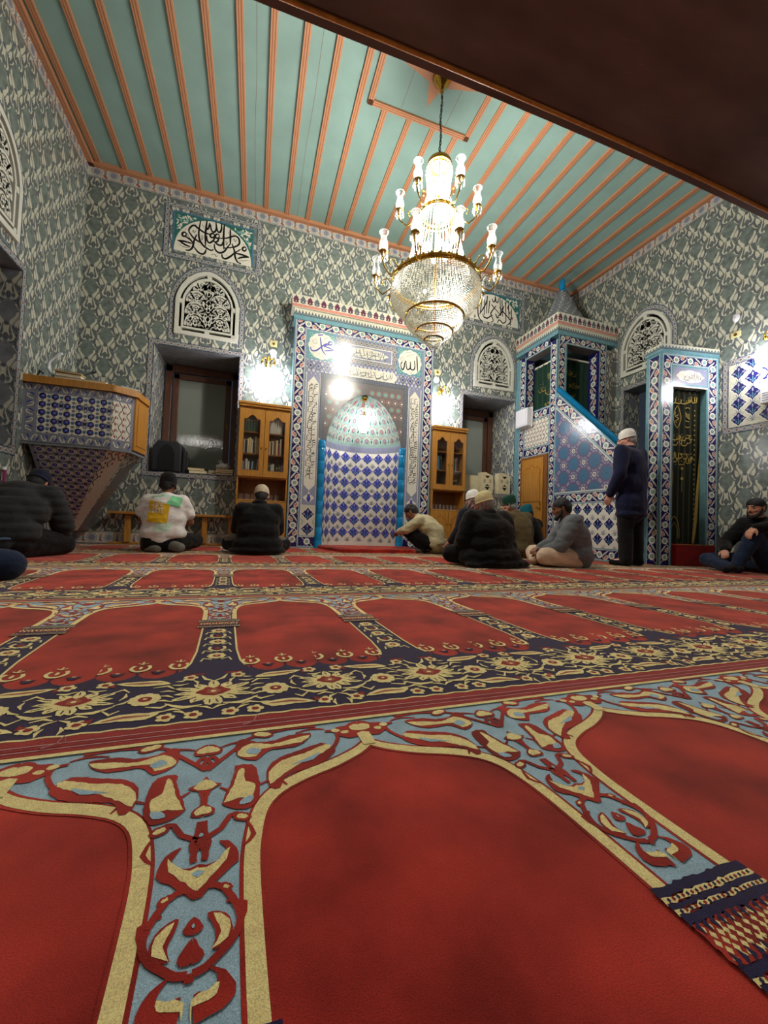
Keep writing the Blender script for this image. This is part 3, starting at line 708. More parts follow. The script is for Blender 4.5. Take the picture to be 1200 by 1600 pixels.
def zigzag(u0,u1,z0,z1, teeth='tile_slate'):
    p = Pat(); p.h = 1; zm = z0+(z1-z0)*.45; p.rect('tile_cyan', u0,z0,u1,zm); p.rect('tile_cream', u0,zm,u1,z1); p.h = 2
    n = max(2, round((u1-u0)/.05)); st = (u1-u0)/n
    for i in range(n):
        x = u0+i*st; p.poly(teeth, [(x,zm-.012),(x+st,zm-.012),(x+st,zm+.008),(x+st*.5,z0+(z1-z0)*.86),(x,zm+.008)]); 
    p.h = 3
    for i in range(n): x = u0+(i+.5)*st; p.ell('tile_cyan', x, zm+.012, st*.2, .012, 6)
    return p
def crown_band(u0,u1,z0,z1):
    p = Pat(); p.h = 1; p.rect('tile_cream', u0,z0,u1,z1); zs = z0+(z1-z0)*.18; p.rect('tile_cream', u0,z0,u1,zs); p.h = 2; p.rect('tile_salmon', u0,z0,u1,z0+(z1-z0)*.24)
    n = max(2, round((u1-u0)/.104)); st = (u1-u0)/n; H = (z1-z0)*.70; zb = z0+(z1-z0)*.28
    for i in range(n):
        x = u0+(i+.5)*st; m = 'tile_plum' if i%2 == 0 else 'tile_slate'
        o = [(0,0),(.018,.05),(.040,.10),(.034,.32),(.050,.45),(.030,.55),(.030,.72),(.012,.78),(0,1.0)]; o = o+[(-a,b) for a,b in o[-2:0:-1]]
        p.h = 3; p.poly(m, [(x+a*st/.104, zb+b*H) for a,b in o]); p.h = 4; p.poly('tile_cream', [(x-.010,zb+.02),(x,zb+H*.34),(x+.010,zb+.02)])
    return p
def script_stroke(p, strokes, m, w, sm=3, taper=True):
    for s in strokes:
        if len(s) > 2: p.stroke(m, s, [w*.55,w,w*1.1,w*.9,w*.5] if taper else w, sm)
        else: p.stroke(m, s, [w*.9, w*.7])
def scallop(cx, cy, rx, ry, n=12, k=.07):
    t = np.linspace(0, 2*math.pi, n*6, endpoint=False); r = 1+k*np.abs(np.cos(n*t/2))-k/2; return np.stack([cx+rx*r*np.cos(t), cy+ry*r*np.sin(t)], 1)
def script_run(u0,u1,z0,z1,seed,m='tile_slate',w=.009, vertical=False):
    """a line of flowing thuluth-like writing: uprights, bowls, joins and dots"""
    rr = random.Random(seed); p = Pat(); p.h = 3; H = z1-z0; x = u1-.02
    def S(pts, ww): 
        pts = [(a,b) for a,b in pts]
        p.stroke(m, pts, ww, 2)
    zb = z0+H*.34
    while x > u0+.10:
        k = rr.random()
        if k < .3: S([(x,z0+H*.92),(x-.004,z0+H*.5),(x-.012,zb)], [w*1.3,w,w*.6]); S([(x-.012,zb),(x-.04,zb-.006)], [w,w*.8]); x -= .036
        elif k < .55: S([(x,zb+.02),(x-.02,zb-.03),(x-.055,z0+H*.10),(x-.09,zb-.03),(x-.095,zb+.03)], [w*.6,w,w*1.2,w,w*.5]); p.ell(m,x-.05,zb+.02,w*.6,n=6); x -= .085
        elif k < .75: p.ring(m, x-.015, zb+.016, w*.8, w*1.9, 8); S([(x-.02,zb),(x-.05,zb-.02),(x-.07,z0+H*.12)], [w,w,w*.4]); x -= .055
        elif k < .9:
            S([(x,z0+H*.9),(x-.006,zb),(x-.03,zb-.012),(x-.045,zb+.02),(x-.045,z0+H*.8)], [w*1.2,w,w,w,w*.9]); x -= .065
        else: S([(x,z0+H*.75),(x-.06,z0+H*.82),(x-.02,zb+.03),(x-.07,zb),(x-.09,zb)], [w*.8,w,w,w,w]); x -= .08
        for _ in range(2):
            a, b = x+rr.uniform(0,.05), z0+H*rr.choice([.12,.6,.75,.88]); p.stroke(m, [(a,b),(a-.016,b-.006)], w*.55)
    if vertical:
        for i,(mm,q,h) in enumerate(p.S): p.S[i] = (mm, np.stack([q[:,1], q[:,0]],1), h)
    return p
# ------------------------------------------------------------------ pierced plaster window grilles
def grille(name, g, fn, label, loc, pane=True):
    cx,z0,zs,za,hw = g['cx'],g['z0'],g['zs'],g['za'],g['hw']
    t = thing(name, loc, label, 'window grille')
    def ringmesh(o, i, h0, h1, mb, m='plaster'):
        n = len(o)
        for k in range(n): 
            a, b = k, (k+1)%n; mb.prism([o[a],o[b],i[b],i[a]], fn, h0, h1, m)
    A = arch_pts(cx,z0,zs,za,hw); B = arch_pts(cx,z0+.055,zs,za-.055,hw-.05)
    mb = MB(); ringmesh(A, B, -.03, .035, mb); obj('outer_frame', mb, t)
    C = arch_pts(cx,z0+.095,zs,za-.10,hw-.085); D = arch_pts(cx,z0+.125,zs,za-.135,hw-.112)
    mb = MB(); ringmesh(C, D, -.03, .025, mb)
    for fx,fz in ((0,za-.08),(-hw*.62,zs+(za-zs)*.66),(hw*.62,zs+(za-zs)*.66),(-hw+.068,z0+.075),(hw-.068,z0+.075),(0,z0+.075),(-hw+.068,zs-.02),(hw-.068,zs-.02)):
        q = Pat(); q.ell('plaster', cx+fx, fz, .034, n=10); mb.prism(q.S[0][1], fn, -.03, .028, 'plaster')
    obj('inner_frame', mb, t)
    half = np.array(D[:len(D)//2+1])
    def wid(z): return cx-np.interp(z, half[1:,1], half[1:,0]) if z > zs else hw-.112
    lat = Pat(); zb, zt = z0+.125, za-.15; H = zt-zb; w = .029
    n = 40; tt = np.linspace(0,1,n)
    for sg in (1,-1):        # interlaced central stem
        lat.stroke('plaster', [(cx+sg*.085*math.sin(3.0*math.pi*t_)*(1-.35*t_), zb+H*t_) for t_ in tt], w)
        lat.stroke('plaster', [(cx+sg*.035*math.sin(6*math.pi*t_+.4), zb+H*t_) for t_ in tt], w*.7)
    for k in range(4):       # fans of petals either side, row over row
        zc = zb+H*(.03+.25*k)
        for sg in (1,-1):
            W_ = wid(zc+.05)
            for r in (.38,.62,.86):
                pts = []
                for a in np.linspace(0, 168, 12):
                    u = W_*.52+W_*.47*r*math.cos(math.radians(a)); z = zc+.235*r*math.sin(math.radians(a))*(1-.1*k)
                    if u < wid(z)+.01 and z < zt+.03: pts.append((cx+sg*u, z))
                if len(pts) > 1: lat.stroke('plaster', pts, w)
            for a in (22,52,90,128,158):
                r0, r1 = (.38,.86) if a != 90 else (.38,.62)
                P_ = [(W_*.52+W_*.47*r*math.cos(math.radians(a)), zc+.235*r*math.sin(math.radians(a))*(1-.1*k)) for r in (r0,r1)]
                if all(u < wid(z)+.01 and z < zt+.03 for u,z in P_): lat.stroke('plaster', [(cx+sg*u, z) for u,z in P_], w*.8)
            lat.stroke('plaster', [(cx+sg*.03,zc),(cx+sg*W_*.30,zc+.10),(cx+sg*W_*.52,zc+.02),(cx+sg*W_*.8,zc+.13)], w*.8, 3)
    mb = MB()
    for m,q,h in lat.S: mb.prism(q, fn, -.02, .015, 'plaster')
    obj('lattice', mb, t)
    mb = MB(); mb.prism([(cx-hw,z0),(cx+hw,z0),(cx+hw,za),(cx-hw,za)], fn, -.19, -.18, 'night'); obj('pane', mb, t, label='dark window pane behind the pierced plaster')
    return t
grille('plaster_window_grille', G1, FRONT(), 'white pierced plaster window with pointed top above the left deep window', (G1['cx'],YF,3.07))
grille('plaster_window_grille', G2, FRONT(), 'white pierced plaster window with pointed top between the prayer niche and the tiled pulpit tower', (G2['cx'],YF,3.03))
grille('plaster_window_grille', G3, LEFTW(), 'white pierced plaster window cut off by the left edge of the photo', (XL,4.40,3.07))
grille('plaster_window_grille', G4, RIGHTW(), 'white pierced plaster window on the right wall, partly hidden by the tiled gate', (XR,4.73,3.10))
# ------------------------------------------------------------------ half-moon calligraphy panels
def leafy(x0,z0,x1,z1,ok,seed):
    rr = random.Random(seed); p = Pat(); p.h = 2
    for i in range(900):
        x, z = rr.uniform(x0+.03,x1-.03), rr.uniform(z0+.02,z1-.03)
        if len(p.S) < 66 and ok(x,z):
            a = rr.uniform(0,6.28); L = rr.uniform(.020,.040)
            p.blob('tile_white' if rr.random() < .7 else 'tile_aqua', [(x-L*math.cos(a),z-L*math.sin(a)),(x+.012*math.sin(a),z-.012*math.cos(a)),(x+L*math.cos(a),z+L*math.sin(a)),(x-.009*math.sin(a),z+.009*math.cos(a))], 2)
    return p
def lunette(r, label, strokes, small, flowers, sc=1):
    x0,z0,x1,z1 = r; t = thing('calligraphy_panel', ((x0+x1)/2,YF,z0), label, 'tile panel'); fn = FRONT(YF-.006)
    mb = MB(); mb.box(x0,YF-.006,z0,x1,YF+.0,z1,'tile_teal'); p = Pat(); p.h = 1
    for a in ((x0,z0,x0+.02,z1),(x1-.02,z0,x1,z1),(x0,z1-.02,x1,z1)): p.rect('tile_blue',*a)
    cx, rx, rz = (x0+x1)/2, (x1-x0)/2-.025, (z1-z0)-.035
    p.add(leafy(x0+.02,z0,x1-.02,z1-.02, lambda x,z: ((x-cx)/(rx+.04))**2+((z-z0)/(rz+.04))**2 > 1, int(x0*100)))
    mb.stamp(p, fn); obj('leaf_ground', mb, t)
    mb = MB(); p = Pat(); p.h = 4; half = [(cx+rx*math.cos(a), z0+rz*math.sin(a)**.9 if math.sin(a) > 0 else z0) for a in np.linspace(0, math.pi, 30)]; p.poly('tile_white', half)
    if flowers:
        p.h = 5
        for sg in (1,-1):
            for i,(a,b) in enumerate(((.40,.05),(.44,.17),(.38,.27),(.33,.36),(.28,.44))):
                p.ell('tile_red' if i%2 else 'tile_taupe', cx+sg*a*.98, z0+b, .018, .026, 7); p.stroke('tile_teal', [(cx+sg*a,z0+b-.04),(cx+sg*(a-.03),z0+b),(cx+sg*(a+.01),z0+b+.04)], .006)
    mb.stamp(p, fn); obj('half_moon', mb, t)
    mb = MB(); p = Pat(); p.h = 7; script_stroke(p, strokes, 'tile_black', .027*sc); script_stroke(p, small, 'tile_black', .007); mb.stamp(p, fn); obj('inscription', mb, t, label='black calligraphy')
lunette((-1.30,4.30,-.18,4.89), 'cream half-moon tile panel with black calligraphy on green leaves, above the left plaster window', LUN1, LUN1S, False)
lunette((3.54,4.29,4.73,4.86), 'cream half-moon tile panel with tall crossing black calligraphy and red flowers, right of the chandelier', LUN2, [], True, .85)
# ------------------------------------------------------------------ prayer niche (mihrab)
MX, MY = 1.65, 6.10
mih = thing('prayer_niche', (MX,MY,0), 'tall tiled prayer niche with blue flower tiles inside a navy floral border', 'mihrab')
F0 = FRONT(MY)
NA = arch_pts(MX,0,1.66,2.49,.63,12); NL = np.array(NA[:len(NA)//2+1])
mb = MB(); p = Pat(); p.h = 0
cells = [(.48,0,.94,3.5),(2.36,0,2.82,3.5),(.94,2.66,2.36,3.5)]
for c_ in cells: p.rect('tile_lilac', *c_)
zz = list(np.arange(0,1.66,.2))+[q[1] for q in NL if q[1] >= 1.66]
for i in range(len(zz)-1):
    a, b = zz[i], zz[i+1]; xa, xb = (np.interp(v, NL[1:,1], NL[1:,0]) if v > 1.66 else MX-.63 for v in (a,b))
    if a < 1e-6: xa = MX-.63
    p.poly('tile_taupe', [(.94,a),(xa,a),(xb,b),(.94,b)]); p.poly('tile_taupe', [(2*MX-xa,a),(2.36,a),(2.36,b),(2*MX-xb,b)])
p.rect('tile_taupe', .94, 2.49, 2.36, 2.66)
mb.stamp(p, F0)
fl = Pat(); fl.h = .6; fl.flower('tile_white',0,0,.020,4,.009); fl.h = .9; fl.ell('tile_cobalt',0,0,.007,n=6); fl.h = .6
for sx in (1,-1): fl.stroke('tile_cobalt',[(sx*.018,.022),(sx*.032,.010),(sx*.030,-.014)],.005)
mb.stamp(fl, F0, [(.69+.066*i+(.033 if j%2 else 0), .72+.058*j) for i in range(30) for j in range(47) if (.72+.058*j > 2.72 or .69+.066*i < .90 or .69+.066*i > 2.38) and .69+.066*i < 2.60])
# sides and top of the projecting block, returns at the niche mouth
mb.face([(.48,MY,0),(.48,YF,0),(.48,YF,3.5),(.48,MY,3.5)],'tile_cyan'); mb.face([(2.82,MY,0),(2.82,YF,0),(2.82,YF,3.5),(2.82,MY,3.5)],'tile_cyan')
slab_mb = mb
mb = MB(); mb.stamp(navy_border([(.575,0.02),(.575,3.46),(2.725,3.46),(2.725,0.02)]), F0, h0=1); obj('navy_floral_border', mb, mih)
for a_,b_ in ((.66,.93),(2.37,2.64)): mb = MB(); mb.stamp(navy_border([(a_,.10),(b_,.10)], .15), F0, h0=1); obj('navy_floral_border', mb, mih)
# spandrel flowers
mb = MB(); p = Pat(); rr = random.Random(3)
for i in range(12):
    for j in range(9):
        x = 1.0+.115*i+(.057 if j%2 else 0); z = 1.72+.115*j
        q = np.interp(z, NL[1:,1], NL[1:,0])
        if z < 2.64 and x < 2.31 and not (q-.05 < x < 2*MX-q+.05 and z < 2.53):
            p.h = 1; p.ring('tile_salmon', x, z, .040, .047, 8); p.h = 2; p.flower('tile_aqua', x, z, .032, 6, .014) if j%2 else p.ell('tile_white', x, z, .016)
slab_mb.stamp(p, F0, h0=0)
# rope bands beside the arch
mb = MB(); p = Pat(); p.h = 2
for x0,x1,z0,z1 in ((.905,.985,1.70,2.66),(2.29,2.37,1.70,2.66),(.905,2.37,2.66,2.74)): p.rect('tile_slate',x0,z0,x1,z1)
p.h = 3
for x0 in (.915,2.30):
    for k in range(32):
        z = 1.71+k*.03; p.stroke('tile_lilac', [(x0,z),(x0+.03,z+.022),(x0+.06,z)], .006)
for k in range(47): x = .915+k*.031; p.stroke('tile_lilac', [(x,2.675),(x+.015,2.70),(x,2.725)], .006)
slab_mb.stamp(p, F0)
# upright inscription bands, tulip and lotus tiles below
for cx in (.795, 2.495):
    mb = MB(); p = Pat(); p.h = 2; p.rect('tile_white', cx-.115,.175,cx+.115,2.70); p.h = 3; p.rect('tile_lilac', cx-.105,.88,cx+.105,2.70); p.rect('tile_cream', cx-.105,.19,cx+.105,.66)
    p.h = 4; p.poly('tile_white', [(cx-.085,.97),(cx,.88),(cx+.085,.97),(cx+.085,2.55),(cx,2.66),(cx-.085,2.55)])
    p.h = 3; p.rect('tile_lilac', cx-.105,.66,cx+.105,.88); p.h = 4; p.poly('tile_white', [(cx-.09,.77),(cx-.03,.82),(cx,.87),(cx+.03,.82),(cx+.09,.77),(cx,.69)]); p.h = 5; p.blob('tile_cobalt', [(cx,.695),(cx+.032,.75),(cx+.018,.80),(cx+.026,.84),(cx,.82),(cx-.026,.84),(cx-.018,.80),(cx-.032,.75)], 2)
    for z in (.29,.52): p.add(lotus(1.0).xf(1,1,cx,z), 4)
    for s in (1,-1): p.h = 4; p.stroke('tile_grey', [(cx+s*.10,.36),(cx+s*.07,.40),(cx+s*.10,.44)], .012)
    mb.stamp(p, F0); obj('side_band', mb, mih)
for cx,sd in ((.795,5),(2.495,9)):
    mb = MB()
    for o,s2 in ((-.055,0),(.012,3)):
        q = script_run(1.0,2.56,0,.075,sd+s2,'tile_black',.0085,vertical=True)
        mb.stamp(q, F0, [(cx+o-.012,0)], h0=3)
    obj('inscription', mb, mih, label='black calligraphy running up the side band')
# header: two roundels, box and long cartouche
def roundel(cx, cz, big, small, label, ink):
    mb = MB(); p = Pat(); p.h = 2; p.rect('tile_cyan', cx-.225,cz-.225,cx+.225,cz+.225); p.h = 3
    for a,b in ((-1,-1),(1,-1),(1,1),(-1,1)): p.ell('tile_aqua', cx+a*.165, cz+b*.165, .035, n=8); p.ell('tile_black', cx+a*.17, cz+b*.17, .008, n=6)
    p.h = 4; p.poly('tile_white', scallop(cx,cz,.205,.205)); mb.stamp(p, F0)
    p = Pat(); p.h = 6; script_stroke(p, big, ink, .020); script_stroke(p, small, 'tile_taupe', .006); mb.stamp(p, F0); obj('calligraphy_roundel', mb, mih, label=label)
roundel(.90,3.145,MUH,MUHS,'round cream medallion with deep blue calligraphy at the upper left','tile_cobalt')
roundel(2.385,3.14,ALL,ALLS,'round cream medallion with black calligraphy at the upper right','tile_black')
mb = MB(); p = Pat(); mb.stamp(ring_border([(1.175,3.005),(2.11,3.005),(2.11,3.31),(1.175,3.31)], .085, .09, closed=True), F0, h0=2)
p.h = 3; p.rect('tile_white', 1.215,3.045,2.07,3.27); p.h = 4; p.rect('tile_lilac', 1.232,3.06,2.053,3.255); p.h = 5; p.poly('tile_white', scallop(1.64,3.157,.34,.078,8,.12)); mb.stamp(p, F0)
obj('header_box', mb, mih)
mb = MB(); p = Pat(); p.h = 6; script_stroke(p, BOX, 'tile_slate', .011); mb.stamp(p, F0); mb.stamp(script_run(1.36,1.95,3.10,3.22,4,'tile_slate',.007), F0, h0=4)
p = Pat(); p.h = 5; p.poly('tile_white', [(1.12,2.83),(1.17,2.91),(2.11,2.91),(2.17,2.83),(2.11,2.745),(1.17,2.745)]); mb.stamp(p, F0); p = Pat(); p.h = 6; script_stroke(p, CART, 'tile_slate', .010); mb.stamp(p, F0)
mb.stamp(script_run(1.2,2.1,2.76,2.90,8,'tile_slate',.007), F0, h0=4); obj('inscription', mb, mih, label='dark calligraphy above the arch')
mb = MB(); p = Pat()
for x in (.74,.86,1.0,2.27,2.40,2.55):
    p.h = 3; p.poly('tile_slate', [(x-.065,2.825),(x,2.90),(x+.065,2.825),(x,2.75)]); p.h = 4; p.poly('tile_lilac', [(x-.048,2.825),(x,2.88),(x+.048,2.825),(x,2.77)]); p.h = 5; p.ell('tile_navy', x, 2.825, .016, n=6)
slab_mb.stamp(p, F0); obj('face_slab', slab_mb, mih)
# crown
mb = MB(); mb.box(.42,MY-.05,3.67,2.86,YF,3.86,'tile_cream'); mb.box(.46,MY-.02,3.50,2.84,YF,3.67,'tile_cyan')
mb.stamp(crown_band(.42,2.86,3.675,3.86), FRONT(MY-.05)); mb.stamp(zigzag(.46,2.84,3.50,3.67), FRONT(MY-.02))
L_ = plane((.42,0,0),(0,1,0),(0,0,1),(-1,0,0)); mb.stamp(crown_band(MY-.05,YF,3.675,3.86), L_); obj('crown', mb, mih)
# the curved niche
NB = .52
def niche_fn(u, h):   # u: (angle fraction 0..1, z)
    out = []
    for a, z in u:
        hw = MX-(np.interp(z, NL[1:,1], NL[1:,0]) if z > 1.66 else MX-.63); ph = a*math.pi; r = 1-h*5/.6
        out.append((MX-hw*r*math.cos(ph), MY+NB*hw/.63*r*math.sin(ph), z))
    return np.array(out)
mb = MB(); p = Pat(); p.h = -1; zl = list(np.arange(0,1.661,.166))+[q for q in np.linspace(1.66,2.49,14)[1:]]
V = []; K = 32
for z in zl:
    for k in range(K+1): V.append(niche_fn([(k/K, z)], 0)[0])
mb.mesh(V, [(i*(K+1)+k,i*(K+1)+k+1,(i+1)*(K+1)+k+1,(i+1)*(K+1)+k) for i in range(10) for k in range(K)], 'tile_white')
mb.mesh(V, [(i*(K+1)+k,i*(K+1)+k+1,(i+1)*(K+1)+k+1,(i+1)*(K+1)+k) for i in range(10,len(zl)-1) for k in range(K)], 'dome_glaze')
mb.face([(MX-.63,MY,0.002)]+[tuple(niche_fn([(k/K,0)],0)[0]) for k in range(K+1)], 'wool_red')
obj('niche_wall', mb, mih)
ARC = 1.83; NFN = lambda xy, h: niche_fn(np.stack([xy[:,0]/ARC, xy[:,1]],1), h*2.2)
mb = MB(); lo, so = [], []
for j in range(8):
    for i in range(-4,6):
        x = ARC/2+(i)*.187
        if .06 < x < ARC-.06: lo.append((x, 1.53-.213*j))
        x += .0935
        if .06 < x < ARC-.06: so.append((x, 1.53-.1065-.213*j))
lo = [q for q in lo if q[1] > .05]; so = [q for q in so if q[1] > .05]
mb.stamp(lotus(.93,'tile_cobalt').xf(1.02,1.02), NFN, lo); mb.stamp(sprig(.72), NFN, so); obj('flower_tiles', mb, mih)
mb = MB(); p = Pat(); p.h = 1
for k in range(40):
    p.rect('tile_lilac', ARC*k/40, 1.63, ARC*(k+1)/40, 1.73)
mb.stamp(p, NFN); p = Pat(); p.h = 2
for k in range(60): p.stroke('tile_slate', [(ARC*k/60+.004,1.645),(ARC*k/60+.018,1.68),(ARC*k/60+.004,1.715)], .004)
mb.stamp(p, NFN)
for j,z in enumerate((1.83,1.985,2.135,2.27,2.38)):
    hw = MX-np.interp(z, NL[1:,1], NL[1:,0]); n = max(5,int(ARC*hw/.63/.155)); q = Pat()
    for i in range(n):
        x = ARC*(i+.5+(.0 if j%2 else 0))/n; kx = .63/hw
        q.h = 2; q.stroke('tile_cream', [(x-.062*kx,z-.06),(x-.06*kx,z+.01),(x,z+.07),(x+.06*kx,z+.01),(x+.062*kx,z-.06)], .011, 2)
        q.h = 3; q.ell('tile_red', x, z, .026*kx, .036, 8); q.h = 4; q.ell('tile_lilac', x, z, .015*kx, .022, 7)
        q.h = 2; q.ell('tile_salmon', x+ARC/n/2, z+.05, .014*kx, .014, 6); q.ell('tile_teal', x+ARC/n/2, z-.01, .016*kx, .028, 7); q.ell('tile_salmon', x-.03*kx, z+.075, .010*kx, .010, 6); q.ell('tile_salmon', x+.03*kx, z+.075, .010*kx, .010, 6)
    mb.stamp(q, NFN)
obj('dome_tiles', mb, mih)
for x in (.965, 2.30):
    mb = MB(); prof = [(.058,0),(.062,.10),(.055,.11)]
    for k in range(7): z = .12+k*.205; prof += [(.055,z),(.055,z+.200),(.0535,z+.2025)]
    prof += [(.055,1.56),(.06,1.57),(.055,1.585),(.058,1.64),(.048,1.675),(.002,1.68)]
    mb.lathe(prof, (x,MY-.005,0), 'tile_turq', 20); obj('turquoise_column', mb, mih)
# hanging lamp of the niche
t = thing('hanging_lamp', (1.64,6.16,2.44), 'small brass lamp with glowing white shade hanging in the tiled prayer niche', 'lamp')
mb = MB(); mb.lathe([(.002,.03),(.045,.03),(.052,.01),(.04,-.02),(.012,-.035),(.004,-.05)], (1.64,6.16,2.43), 'brass', 20); obj('ceiling_rose', mb, t)
mb = MB(); mb.tube([(1.64,6.16,2.40),(1.64,6.16,2.20)], .004, 'brass', 6); mb.lathe([(.004,.06),(.012,.05),(.014,.02),(.030,0),(.034,-.03),(.02,-.04)], (1.64,6.16,2.17), 'brass', 14); obj('stem', mb, t)
mb = MB(); mb.lathe([(.01,.14),(.05,.13),(.088,.06),(.094,0),(.082,-.07),(.052,-.125),(.002,-.14)], (1.64,6.16,2.02), 'niche_globe', 18); obj('shade', mb, t)
# red prayer rug in front of the niche
t = thing('imam_rug', (1.6,5.7,0), 'thick red rug with dark patterned edge lying in front of the prayer niche', 'rug')
PLG = [(.95,6.09),(1.0,5.75),(1.16,5.22),(1.7,5.24),(2.24,5.30),(2.50,5.60),(2.42,6.0),(2.40,6.09)]
mb = MB(); mb.prism(PLG, FLOOR(), 0, .055, 'wool_red'); obj('pile', mb, t, bevel=.015)
mb = MB(); p = Pat(); p.h = 1; p.stroke('wool_navy', [(1.03,6.05),(1.08,5.75),(1.22,5.31),(1.7,5.33),(2.2,5.38),(2.42,5.63),(2.34,6.05)], .05)
p.h = 2
for a in np.linspace(0,1,40):
    x = 1.24+a*.95; p.ell('wool_yellow', x, 5.325+.04*a, .010, .008, 6)
mb.stamp(p, FLOOR(.055)); obj('border', mb, t)
# ------------------------------------------------------------------ tiled pulpit tower and stair (minbar)
TX, TY = 4.70, 5.28
tow = thing('tiled_pulpit', (5.3,5.3,0), 'tall tiled pulpit with pointed cone roof, blue handrail and stair in the right corner', 'minbar')
FL, FF = plane((TX,0,0),(0,1,0),(0,0,1),(-1,0,0)), plane((0,TY,0),(1,0,0),(0,0,1),(0,-1,0))
WL_, WF = (5.43,2.54,6.07,3.56), (4.90,2.25,5.60,3.57)
mb = MB(); p = Pat(); p.h = 0
for c_ in grid_cells((TY,0,YF,3.62), [(*WL_,None)]): p.rect('tile_cyan', *c_)
mb.stamp(p, FL); p = Pat(); p.h = 0
for c_ in grid_cells((TX,0,XR,3.62), [(*WF,None)]): p.rect('tile_cyan', *c_)
mb.stamp(p, FF)
mb.face([(TX,TY,3.62),(XR,TY,3.62),(XR,YF,3.62),(TX,YF,3.62)], 'tile_cyan')
# window reveals
for a in ((5.43,1),(6.07,-1)):
    mb.face([(TX,a[0],2.54),(TX+.19,a[0],2.54),(TX+.19,a[0],3.56),(TX,a[0],3.56)], 'tile_navy')
    mb.stamp(navy_border([(TX+.10,2.55),(TX+.10,3.55)], .15, edge=False), plane((0,a[0],0),(1,0,0),(0,0,1),(0,a[1],0)), h0=1)
mb.face([(TX,5.43,3.56),(TX+.19,5.43,3.56),(TX+.19,6.07,3.56),(TX,6.07,3.56)], 'tile_taupe'); mb.face([(TX,5.43,2.54),(TX+.19,5.43,2.54),(TX+.19,6.07,2.54),(TX,6.07,2.54)], 'tile_navy')
for a in ((4.90,1),(5.60,-1)):
    mb.face([(a[0],TY,2.25),(a[0],TY+.24,2.25),(a[0],TY+.24,3.57),(a[0],TY,3.57)], 'tile_navy')
    mb.stamp(navy_border([(TY+.12,2.26),(TY+.12,3.56)], .15, edge=False), plane((a[0],0,0),(0,1,0),(0,0,1),(a[1],0,0)), h0=1)
mb.face([(4.90,TY,3.57),(5.60,TY,3.57),(5.60,TY+.24,3.57),(4.90,TY+.24,3.57)], 'tile_taupe')
obj('tower_walls', mb, tow)
mb = MB(); mb.stamp(navy_border([(5.36,0),(5.36,3.50),(5.36,3.62)], .125), FL, h0=1); mb.stamp(navy_border([(6.16,0),(6.16,3.62)], .13), FL, h0=1)
mb.stamp(navy_border([(5.44,3.64),(6.08,3.64)], .13), FL, h0=1); mb.stamp(navy_border([(5.44,2.45),(6.08,2.45)], .14), FL, h0=1); mb.stamp(navy_border([(5.44,1.80),(6.08,1.80)], .14), FL, h0=1)
mb.stamp(navy_border([(4.80,1.6),(4.80,3.64),(5.68,3.64),(5.68,1.6)], .135), FF, h0=1); 
p = Pat(); p.h = 1; p.rect('tile_taupe', 5.76, 0, XR, 3.62); mb.stamp(p, FF)
mb.stamp(DAM, FF, damask_offs(5.78,1.0,XR,3.6), clip=[(5.77,1.0,XR,3.6)], h0=2)
obj('navy_floral_border', mb, tow)
def wave_panel(mb, fn, r, pitch=.080, s=1, h0=1):
    x0,z0,x1,z1 = r; p = Pat(); p.h = 1; p.rect('tile_white', *r); mb.stamp(p, fn, h0=h0)
    q = Pat(); n = int((x1-x0)/pitch)+2; zz = np.linspace(z0,z1,max(6,int((z1-z0)/.028)))
    for i in range(n):
        x = x0+pitch*i; q.h = 2
        q.stroke('tile_black', [(x+.020*math.sin(z*44*s), z) for z in zz], .0075)
        for j in range(int((z1-z0)/.0714*s)+1):
            z = z0+.03+.0714/s*j; sg = 1 if math.sin(z*44*s) > 0 else -1; q.h = 3
            q.poly('tile_red', [(x+.03-.006*sg,z-.024),(x+.03+.012*sg,z-.004),(x+.03+.006*sg,z+.026),(x+.03-.010*sg,z+.004)])
            q.h = 2; q.poly('tile_grey', [(x+.052,z-.02),(x+.058,z),(x+.046,z+.02),(x+.044,z)])
    mb.stamp(q, fn, clip=[r], h0=h0)
mb = MB(); wave_panel(mb, FL, (5.45,1.89,6.07,2.36)); obj('red_leaf_panel', mb, tow)
# crown
mb = MB(); mb.box(TX-.03,TY-.03,3.86,XR,YF,4.06,'tile_cream'); mb.box(TX-.012,TY-.012,3.70,XR,YF,3.86,'tile_cyan')
CL, CF = plane((TX-.03,0,0),(0,1,0),(0,0,1),(-1,0,0)), plane((0,TY-.03,0),(1,0,0),(0,0,1),(0,-1,0))
mb.stamp(crown_band(TX-.03,XR,3.865,4.06), CF); mb.stamp(crown_band(TY-.03,YF,3.865,4.06), CL)
mb.stamp(zigzag(TX-.012,XR,3.71,3.86), plane((0,TY-.012,0),(1,0,0),(0,0,1),(0,-1,0))); mb.stamp(zigzag(TY-.012,YF,3.71,3.86), plane((TX-.012,0,0),(0,1,0),(0,0,1),(-1,0,0)))
obj('crown', mb, tow)
CC = (5.26,5.82)
prof = [(.52,4.05),(.47,4.10),(.40,4.20),(.30,4.38),(.21,4.56),(.135,4.72),(.10,4.82),(.002,4.84)]
mb = MB(); K = 12; mb.lathe(prof, (*CC,0), 'tile_grey', K); 
V = np.array(prof)
for i in range(26):
    z = 4.07+i*.029; r = np.interp(z, V[:,1], V[:,0])+.003; r2 = np.interp(z+.015, V[:,1], V[:,0])+.003; n = max(8,int(r*2*math.pi/.05))
    for k in range(n):
        a = 2*math.pi*(k+(i%2)*.5)/n; b = a+2*math.pi/n*.55; cc = math.cos(math.pi/K)
        f = lambda t, r_: (CC[0]+r_*math.cos(t)*(cc if False else 1), CC[1]+r_*math.sin(t))
        mb.face([(*f(a,r),z),(*f(b,r),z),(*f((a+b)/2,r2),z+.02)], 'tile_slate' if (k+i)%3 else 'tile_cream')
obj('cone_roof', mb, tow)
